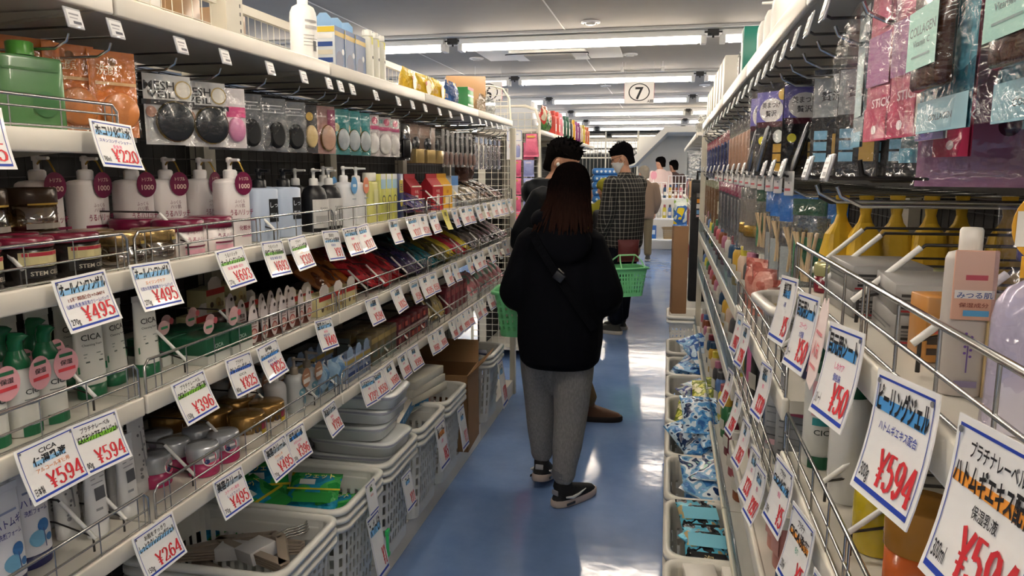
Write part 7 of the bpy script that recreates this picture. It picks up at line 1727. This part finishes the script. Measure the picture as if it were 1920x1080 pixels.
# ---- the man in the checked shirt
J = dict(head=(0.0, .045, 1.635), neck=(0, 0, 1.485), yaw=R(34), pitch=R(-22), hs=1.03,
         sL=(-.2, 0, 1.41), sR=(.2, 0, 1.41), eL=(-.255, .02, 1.12), eR=(.25, .05, 1.12), wL=(-.22, .13, .87), wR=(.17, .26, 1.0),
         hL=(-.095, 0, .88), hR=(.095, 0, .88), kL=(-.1, .03, .48), kR=(.1, .05, .48), aL=(-.1, .0, .112), aR=(.11, .09, .112),
         handL=((.05, .15, -1), (1, 0, 0), .9), handR=((-.4, 1, .1), (0, 0, 1), .8), vox=.008)
t, hM = person('man with glasses and white face mask in a black and white checked shirt', (-.385, 7.0, 0), R(58), J)
coat(t, J, 'checked_shirt', plaid(), [(.80, 0, 0, .175, .125), (.84, 0, 0, .2, .14), (1.0, 0, 0, .205, .145), (1.2, 0, -.01, .21, .145), (1.34, 0, -.015, .205, .125), (1.42, 0, -.015, .17, .095), (1.465, 0, -.01, .09, .08), (1.5, 0, -.005, .072, .072)], dict(L=(.082, .075, .052), R=(.082, .072, .05)), .0105, None)
trousers(t, J, fabric('#15171f', 8, .3), [.095, .09, .075, .07, .068], .17, .0105, 'dark_jeans')
TRN = mat('#3a3a36', .7, bump=(40, .3)); TS = mat('#a8a49c', .6)
shoe(t, J['aL'], R(12), TRN, TS); shoe(t, J['aR'], R(0), TRN, TS)
cap_hair(t, hM, hair_mat('#0b0b0d', '#141214', 1.75, 1.6), 1.02, 70, 6, -.02)
mk = MB()
mk.loft([ring(.035, .03, -.115, 18, 2.2, 0, .062), ring(.055, .058, -.09, 18, 2.2, 0, .046), ring(.066, .07, -.055, 18, 2.2, 0, .034), ring(.06, .078, -.025, 18, 2.2, 0, .03), ring(.03, .07, -.012, 18, 2.2, 0, .042)], M=hM)
mk.build('face_mask', mat('#c3c6c8', .7, bump=(40, .3)), t)
lp_ = MB()
for sx in (-1, 1): lp_.tube([hM @ V(sx * .062, .05, -.03), hM @ V(sx * .08, .02, -.005), hM @ V(sx * .083, -.012, .01)], .0016, 5); lp_.tube([hM @ V(sx * .062, .05, -.085), hM @ V(sx * .08, .01, -.045), hM @ V(sx * .083, -.014, -.03)], .0016, 5)
lp_.build('mask_loop', WHITE, t)
gl = MB()
for sx in (-1, 1):
    gl.tube([hM @ V(sx * .034 + .024 * math.cos(a), .104 - .004 * abs(math.cos(a)), .01 + .016 * math.sin(a)) for a in [2 * PI * k / 14 for k in range(15)]], .0022, 5)
    gl.tube([hM @ V(sx * .058, .1, .014), hM @ V(sx * .08, .04, .014), hM @ V(sx * .084, -.005, .01)], .0022, 5)
gl.tube([hM @ V(-.01, .104, .012), hM @ V(.01, .104, .012)], .0022, 5)
gl.build('glasses', mat('#151517', .3), t)
shop_basket('light green shopping basket hanging from the hand of the man in the checked shirt', (-.335, 6.62, .425), R(28), 0, L=.30, W=.26, H=.25)
t = thing('red_bag', 'dark red bag carried beside the green basket of the man in the checked shirt', 'bag', (-.335, 6.80, .70), R(20))
pouch_mesh(.2, .2, .07, 7, jit=.15).build('bag_body', mat('#5a1c1e', .6, bump=(20, .5)), t)
# ---- shopper in olive with a black backpack, beyond him
J = dict(head=(0, .02, 1.40), neck=(0, 0, 1.27), yaw=R(20), pitch=R(-15), hs=.95, sL=(-.155, 0, 1.2), sR=(.155, 0, 1.2), eL=(-.21, 0, .96), eR=(.21, .0, .96), wL=(-.15, .18, .9), wR=(.2, .1, .8),
         hL=(-.08, 0, .75), hR=(.08, 0, .75), kL=(-.08, .03, .42), kR=(.09, 0, .42), aL=(-.08, 0, .112), aR=(.09, 0, .112), handL=((0, 1, 0), (0, 0, -1), .8), handR=((0, .2, -1), (-1, 0, 0), .8), vox=.009)
t, hM = person('shopper in an olive yellow jacket with a black backpack, beyond the checked shirt', (-.63, 7.75, 0), R(10), J); t.scale = (1, 1, .94)
coat(t, J, 'jacket', fabric('#7d7a2a', 8, .5), [(.68, 0, 0, .15, .11), (.72, 0, 0, .18, .13), (.95, 0, 0, .175, .125), (1.12, 0, 0, .175, .115), (1.22, 0, 0, .15, .09), (1.3, 0, 0, .07, .07)], dict(L=(.075, .07, .05), R=(.075, .07, .05)), .011)
trousers(t, J, fabric('#1c1c20'), [.088, .082, .066, .06, .055], .15, .011)
shoe(t, J['aL'], 0, TRN, TS, 0, .9); shoe(t, J['aR'], R(-8), TRN, TS, 0, .9)
cap_hair(t, hM, fabric('#7d7a2a', 8, .5), 1.08, 0, 9, name='jacket_hood')
bp_ = MB().rbox(-.14, .14, -.28, -.12, .82, 1.2, .05, seg=3); bp_.build('backpack', mat('#15151a', .6, bump=(30, .3)), t)
shop_basket('pale green shopping basket carried by the shopper in olive', (-.47, 7.40, .60), R(15), 0, L=.3, W=.24, H=.22)
# ---- shopper in a knitted hat, far down the aisle
J = dict(head=(0, .02, 1.46), neck=(0, 0, 1.32), yaw=R(15), pitch=R(-10), hs=1.0, sL=(-.18, 0, 1.26), sR=(.18, 0, 1.26), eL=(-.24, .0, 1.0), eR=(.24, 0, 1.0), wL=(-.2, .16, .85), wR=(.22, .12, .82),
         hL=(-.085, 0, .8), hR=(.085, 0, .8), kL=(-.09, .03, .45), kR=(.09, 0, .45), aL=(-.09, 0, .112), aR=(.1, 0, .112), handL=((0, .3, -1), (1, 0, 0), .8), handR=((0, .2, -1), (-1, 0, 0), .8), vox=.01)
t, hM = person('far shopper in a knitted hat, brown jacket and khaki trousers', (-.40, 12.7, 0), R(12), J)
coat(t, J, 'jacket', fabric('#7d6a5a', 8, .5), [(.72, 0, 0, .16, .12), (.76, 0, 0, .19, .14), (1.0, 0, 0, .19, .135), (1.18, 0, 0, .19, .12), (1.28, 0, 0, .16, .09), (1.36, 0, 0, .07, .07)], dict(L=(.078, .07, .05), R=(.078, .07, .05)), .012)
trousers(t, J, fabric('#6a604c'), [.092, .085, .07, .066, .064], .16, .012)
shoe(t, J['aL'], 0, TRN, TS, 0, .95); shoe(t, J['aR'], R(-8), TRN, TS, 0, .95)
cap_hair(t, hM, mat('#8a8070', .95, bump=(50, .8)), 1.06, 0, 3, -.01, name='knitted_hat')
# ---- two members of staff behind the counter
for k, (x, y, l, c, z) in enumerate([(-.16, 15.6, 'person with short black hair in a pale pink top behind the far counter', '#d6c0bc', 1.66), (.10, 16.3, 'person with dark hair in a dark top, behind the far counter beside the pink top', '#5a4a48', 1.6)]):
    J = dict(head=(0, .02, z), neck=(0, 0, z - .145), yaw=R(30), pitch=R(-8), hs=1, sL=(-.18, 0, z - .21), sR=(.18, 0, z - .21), eL=(-.23, .0, z - .48), eR=(.23, 0, z - .48), wL=(-.14, .2, z - .55), wR=(.14, .2, z - .55),
             hL=(-.085, 0, z - .72), hR=(.085, 0, z - .72), kL=(-.09, .0, .47), kR=(.09, 0, .47), aL=(-.09, 0, .112), aR=(.1, 0, .112), handL=((0, 1, 0), (0, 0, -1), .8), handR=((0, 1, 0), (0, 0, -1), .8), vox=.011)
    t, hM = person(l, (x, y, 0), R(12 if k else 30), J)
    coat(t, J, 'top', fabric(c), [(z - .76, 0, 0, .18, .13), (z - .5, 0, 0, .185, .135), (z - .3, 0, 0, .19, .12), (z - .19, 0, 0, .16, .09), (z - .12, 0, 0, .065, .065)], dict(L=(.075, .068, .05), R=(.075, .068, .05)), .012)
    trousers(t, J, fabric('#22232a'), [.092, .085, .07, .066, .064], .16, .012)
    shoe(t, J['aL'], 0, TRN, TS, 0, .95); shoe(t, J['aR'], 0, TRN, TS, 0, .95)
    cap_hair(t, hM, hk, 1.03, 30, 12 + k, -.03)
# ------------------------------------------------------------------ beyond the aisle
for k in range(5):
    bay(5.78 + .9 * k, (.6, .9, 1.2), -1, 'cream metal shelf unit of the farther left run, %s past the cross aisle' % ORD[k])
    bay(5.9 + .9 * k, (.6, .9, 1.2), 1, 'cream metal shelf unit of the farther right run, %s past the cross aisle' % ORD[k], top=1.80, backz=1.78)
TC_ = ['#c8483c', '#d88a9a', '#1f4a3a', '#3a3a3c', '#d8a02a', '#8a3a7a', '#e0d0b0', '#d8c03a', '#c96a3a', '#e4dcd4']
TN_ = ['red', 'pink', 'dark green', 'charcoal', 'amber', 'purple', 'cream', 'yellow', 'orange', 'white']
TBs = [mk_pump('tall_bottle', .09, .07, .2, c, c, [('b', -.03, .03, .05, .12, '#e4ddd0')], e=3, shoulder=.03, top=cap_top(c, .05, .04)) for c in TC_]
for i in range(18):
    k = (i // 2) % 10
    TBs[k].put((-1.1 + .01 * (i % 3), 7.2 + .17 * i, 1.836), LF, '%s bottle, %s from the near end on the farther left top shelf' % (TN_[k], ORD[i]), 'bottles on the farther left top shelf')
GB_ = mk_pouch('green_printed_bag', .22, .26, .1, printed(['#2f5a2a', '#4a7a3a', '#c0392f', '#d8d0b0'], 9), 111, 'bag')
row(GB_, [(.12, 6.85, Z5, 0, 'green and red printed bag on the farther left top shelf'), (.12, 7.0, Z5, 6, 'green printed bag, second on the farther left top shelf')], 'green printed bags')
wb = mk_carton('pale_blue_carton', .3, .3, .24, '#b9bfc6'); row(wb, [(.25, 6.25, Z5, 0, 'pale blue grey carton on the near end of the farther left top shelf')])
for side, nm in ((-1, 'left'), (1, 'right')):
    n = 0
    for z in (.601, .901, 1.201):
        for i in range(12):
            k = (i * 7 + int(z * 10)) % 12
            x = (XL - .06) if side < 0 else XR + .06
            FAR[k].put((x, 5.98 + .36 * i, z), LF if side < 0 else RF, '%s bottle, %s along the %s row of the farther %s run' % (CN[k], ORD[i], {.601: 'low', .901: 'middle', 1.201: 'high'}[z], nm), 'assorted bottles on the farther %s run' % nm, (1.3, 1.3, 1.5))
# end panel with hung pink pouches
t = thing('pouch_display', 'arched cream wire panel at the near end of the farther left run', 'panel', (-1.24, 5.70, 0))
grid(MB(), 'y', 0, -.26, .26, .1, 1.95, 10, 37, .002).build('panel_mesh', CREAM, t)
MB().tube([(-.27, 0, 0), (-.27, 0, 2.0), (.16, 0, 2.0), (.24, 0, 1.97), (.27, 0, 1.88), (.27, 0, 0)], .011, 8).build('arch', CREAM, t)
t = thing('cross_post', 'cream post at the far end of the left shelves', 'post', (-1.005, 4.875, 0)); MB().box(-.018, .018, -.018, .018, 0, 1.79).build('post_body', POST, t)
t = thing('cross_post', 'cream post at the far end of the right shelves', 'post', (.213, 4.875, 0)); MB().box(-.016, .016, -.016, .016, 0, 1.79).build('post_body', POST, t)
PKP = mk_pouch('pink_pouch', .085, .125, .03, mat('#d25c80', .3, bump=(40, .8)), 121, 'pouch', [('b', -.02, .02, .1, .112, '#b8954a')], e=.5)
LLP = mk_pouch('lilac_pouch', .085, .125, .03, mat('#8f97c4', .3, bump=(40, .8)), 122, 'pouch', [('b', -.02, .02, .1, .112, '#c9c4d8')], e=.5)
pk = 0
for z, cols in ((1.60, 'LP'), (1.47, 'PL'), (1.335, 'PL'), (1.2, 'PL'), (1.07, 'PP')):
    for i, c in enumerate(cols):
        x = -1.145 + .1 * i
        (PKP if c == 'P' else LLP).put((x, 5.665, z), 0, '%s pouch on the far end panel, row %s from the top, %s in it' % ('pink' if c == 'P' else 'lilac', ORD[pk // 2], ('left', 'right')[i]), 'pouches on the far left end panel'); pk += 1
PBW = mk_pouch('big_pink_pouch', .12, .17, .05, mat('#d86a86', .3, bump=(30, 1)), 123, 'pouch', [('b', -.03, .03, .14, .155, '#c0a04a')], e=.5, taper=.3)
PBW.put((-1.02, 5.64, 1.62), 0, 'large pink gathered pouch at the top right of the end panel')
t = thing('panel_notice', 'white handwritten notice with blue frame at the top of the end panel', 'notice', (-1.155, 5.66, 1.70)); MB().box(-.06, .06, -.002, 0, -.1, .12).build('sheet', mat('#d9d9da', .5), t)
prints(t, [('b', -.055, .055, .04, .043, '#3a62b0'), ('b', -.055, .055, .112, .115, '#3a62b0'), ('b', -.055, -.052, .04, .115, '#3a62b0'), ('b', .052, .055, .04, .115, '#3a62b0'), ('b', -.03, .03, .085, .09, '#9ab0d0'), ('t', 'どれでも', 0, -.01, .03, '#d0606a', .09), ('t', '均一', 0, -.06, .03, '#d0606a', .06)], -.002)
bb = mk_carton('blue_flat_carton', .16, .1, .05, '#2060a8'); 
for i, y in enumerate([4.55, 4.72]): row(bb, [(.32, y, Z4 + .1, 0, 'flat blue carton at the far back of the upper left shelf, %s one' % ORD[i])], 'flat blue cartons')
# black hanging case at the end of the right shelves
t = thing('black_case', 'tall black fabric case hung at the far end of the right shelves', 'case', (.2, 4.94, .68))
BF = mat('#121316', .75, bump=(40, .3))
MB().rbox(-.055, .06, -.045, .045, 0, .78, .012).build('case_body', BF, t); MB().tube([(-.02, 0, .78), (-.02, 0, .83), (.04, 0, .83), (.04, 0, .78)], .008, 6).build('carry_handle', BF, t)
MB().rbox(.012, .03, -.052, -.045, -.14, .02, .003).build('hanging_strap', BF, t); MB().rbox(-.054, .06, -.05, -.044, .70, .76, .006).build('roll_cover', mat('#1a1b1f', .6), t)
oc = thing('colour_chart', 'orange and blue printed card with small samples on the black case', 'card', (.21, 4.888, 1.22)); MB().box(-.035, .04, -.003, 0, 0, .16).build('card', mat('#2a2c34', .4), oc)
prints(oc, [('b', -.032, .037, .13, .155, '#6d6a6a'), ('b', -.03, .0, .095, .12, '#d88a2a'), ('b', .003, .035, .095, .12, '#d88a2a'), ('b', -.032, .037, .06, .088, '#c2c4c8'), ('b', -.03, .035, .025, .05, '#5a8ab8'), ('b', -.03, .035, .008, .018, '#c8a0a0')], -.003)
t = thing('brown_board', 'brown cardboard stand left of the black hanging case', 'stand', (.1, 5.72, .45), R(8)); MB().rbox(-.055, .055, -.05, .05, 0, .66, .004).build('board_body', mat('#7a5a3c', .8, var=.1), t)
st_ = thing('crisp_bag', 'yellow and blue printed bag on the brown cardboard stand', 'bag', (.095, 5.70, 1.11), R(5)); pouch_mesh(.1, .2, .05, 5).build('bag_body', printed(['#d8c02a', '#3a6ab0', '#cfd8d0', '#8ab04a'], 12), st_)
HP = mk_pouch('clear_hanging_bag', .12, .22, .06, film('#e8ecee', .3, (40, 1), .15), 131, 'bag'); 
for i, (x, y, z) in enumerate([(.19, 5.84, 1.45), (.28, 5.84, 1.47), (.22, 5.8, 1.25), (.3, 5.84, 1.25)]): HP.put((x, y, z), 0, 'clear bag hung at the near end of the farther right run, %s of four' % ORD[i], 'clear bags on the farther right end')
TP_ = mk_pouch('tan_pad', .1, .12, .03, mat('#c29a72', .6), 132, 'pad'); TP_.put((.2, 5.76, 1.32), 0, 'round tan pad hung among the clear bags on the farther right end')
CBG = mk_pouch('white_bundle', .3, .2, .2, film('#f2f2ee', .4, (25, 1), .2), 133, 'bundle')
for i, y in enumerate([6.1, 6.5, 6.9]): CBG.put((.32, y, 1.801), RF, 'white wrapped bundle on the farther right top shelf, %s one' % ORD[i], 'white wrapped bundles')
# blue patterned packs stacked at the left, behind the shoppers
BPK = mk_carton('blue_pattern_pack', .3, .16, .08, '#3a7ac0', [('d', -.1 + .05 * i, .04, .014, '#d8e4ee') for i in range(5)], [('d', -.04 + .04 * i, .04, .012, '#d8e4ee') for i in range(3)], cat='pack', r=.02)
for j in range(5):
    for i in range(2):
        BPK.put((-.74, 9.0 + .2 * i, 1.14 + .081 * j), R(10), 'blue pack with white dots, %s layer from the bottom, %s one' % (ORD[j], ('nearer', 'farther')[i]), 'blue packs with white dots')
t = thing('pack_table', 'plain white display table under the blue dotted packs', 'table', (-.74, 9.1, 0)); MB().rbox(-.2, .2, -.22, .22, 1.1, 1.139, .004).build('table_top', WHITE, t)
for sx in (-1, 1):
    for sy in (-1, 1): MB().box(sx * .18 - .012, sx * .18 + .012, sy * .2 - .012, sy * .2 + .012, 0, 1.1).build('leg', WHITE, t)
# white wire rack of groceries at the end of the aisle
t = thing('wire_rack', 'white wire rack of groceries facing the end of the aisle', 'rack', (.05, 14.0, 0))
for z in (.28, .66, 1.02): MB().rbox(-.42, .5, -.2, .3, z - .03, z, .004).build('rack_shelf', WHITE, t)
for sx in (-.42, .5):
    for sy in (-.2, .3): MB().tube([(sx, sy, 0), (sx, sy, 1.36)], .012, 6).build('upright', WHITE, t)
rr_ = grid(MB(), 'y', -.2, -.05, .5, 1.02, 1.42, 9, 3, .005); rr_.build('wire_basket', WHITE, t)
grid(MB(), 'y', -.2, -.42, -.08, 1.02, 1.3, 4, 1, .006).build('wire_basket', WHITE, t)
for k, z in enumerate((.661, 1.021)):
    for i in range(9):
        kk = (i * 5 + k * 3) % 12
        FAR[[4, 8, 3, 9, 4, 2, 3, 8, 1, 5, 0, 3][(i + k * 4) % 12]].put((-.34 + .095 * i, 13.92, z), 0, 'grocery bottle, %s from left on the %s shelf of the white rack' % (ORD[i], ('middle', 'top')[k]), 'grocery bottles on the white rack', (1.2, 1.2, 1.6))
WK = Kind(lambda: make_basket(.36, .2, .2, '#a8906a', 'wicker_basket', 1, 4), 'basket'); WK.put((.1, 13.95, .281), 0, 'tan wicker basket on the low shelf of the white rack')
bl = mk_carton('blue_refill', .12, .1, .24, '#2a6ab8', [('b', -.04, .04, .08, .16, '#cfe0ea')]); bl.put((-.25, 13.92, .281), 0, 'blue refill pack beside the wicker basket')
t = thing('sales_counter', 'long pale counter across the far end of the shop', 'counter', (.4, 14.9, 0)); MB().rbox(-1.6, 1.6, -.22, .22, 0, 1.02, .01).build('counter_body', mat('#c9c6be', .5), t); MB().rbox(-1.64, 1.64, -.25, .25, 1.02, 1.06, .008).build('counter_top', WHITE, t)
t = thing('hand_fan_sign', 'small round pink sign on a stick on the far counter', 'sign', (-.28, 14.8, 1.06)); MB().disc(0, .36, -.004, .06, .085, n=20).build('sign_face', mat('#c88a98', .5), t); MB().tube([(0, 0, 0), (0, 0, .29)], .006, 6).build('stick', WHITE, t)
t = thing('white_notice', 'small white notice beside the head of the man in the checked shirt', 'notice', (-.62, 11.0, 1.6)); MB().box(-.09, .09, -.003, 0, 0, .2).build('sheet', mat('#e4e4e0', .5), t); MB().tube([(0, .004, -1.6), (0, .004, .1)], .01, 6).build('stand', WHITE, t)
prints(t, [('b', -.06, .06, .13, .14, '#6a8ab8'), ('b', -.06, .06, .08, .11, '#8a8f98'), ('b', -.06, .06, .03, .05, '#6a8ab8')], -.003)
# sloping grey stair soffit and its railing
s = MB()
s.add([(-1.0, 0, 1.55), (-.1, 0, 2.42), (1.6, 0, 2.42), (1.6, 0, 2.3), (-.05, 0, 2.3), (-.72, 0, 1.62), (-1.0, 2.2, 1.55), (-.1, 2.2, 2.42), (1.6, 2.2, 2.42), (1.6, 2.2, 2.3), (-.05, 2.2, 2.3), (-.72, 2.2, 1.62)],
      [(0, 5, 4, 3, 2, 1), (6, 7, 8, 9, 10, 11), (0, 1, 7, 6), (1, 2, 8, 7), (2, 3, 9, 8), (3, 4, 10, 9), (4, 5, 11, 10), (5, 0, 6, 11)])
s.box(-.72, 1.6, 1.9, 2.0, 1.2, 2.3)
s.warp(lambda p: (p.x, p.y + 16.2, p.z))
struct(s.build('trim_20', mat('#d0cfc8', .6)))
struct(MB().box(1.3, 1.6, 16.2, 18.4, 0, 2.8).build('wall_stair', mat('#a8a8a2', .7)))
t = thing('stair_railing', 'cream railing of upright bars across the far end of the shop', 'railing', (-1.9, 20.5, 0))
mb = MB()
for i in range(36): mb.box(-1.8 + .1 * i, -1.79 + .1 * i, -.005, .005, 1.3, 2.3)
RAIL = mat('#8f8c82', .5)
mb.build('railing_bar', RAIL, t); MB().box(-1.82, 1.75, -.02, .02, 2.3, 2.36).build('top_rail', RAIL, t)
for x in (-1.8, -.05, 1.7): MB().box(x - .03, x + .03, -.03, .03, 0, 1.35).build('post', CREAM, t)
MB().box(-1.82, 1.75, -.02, .02, 1.28, 1.33).build('lower_rail', RAIL, t)
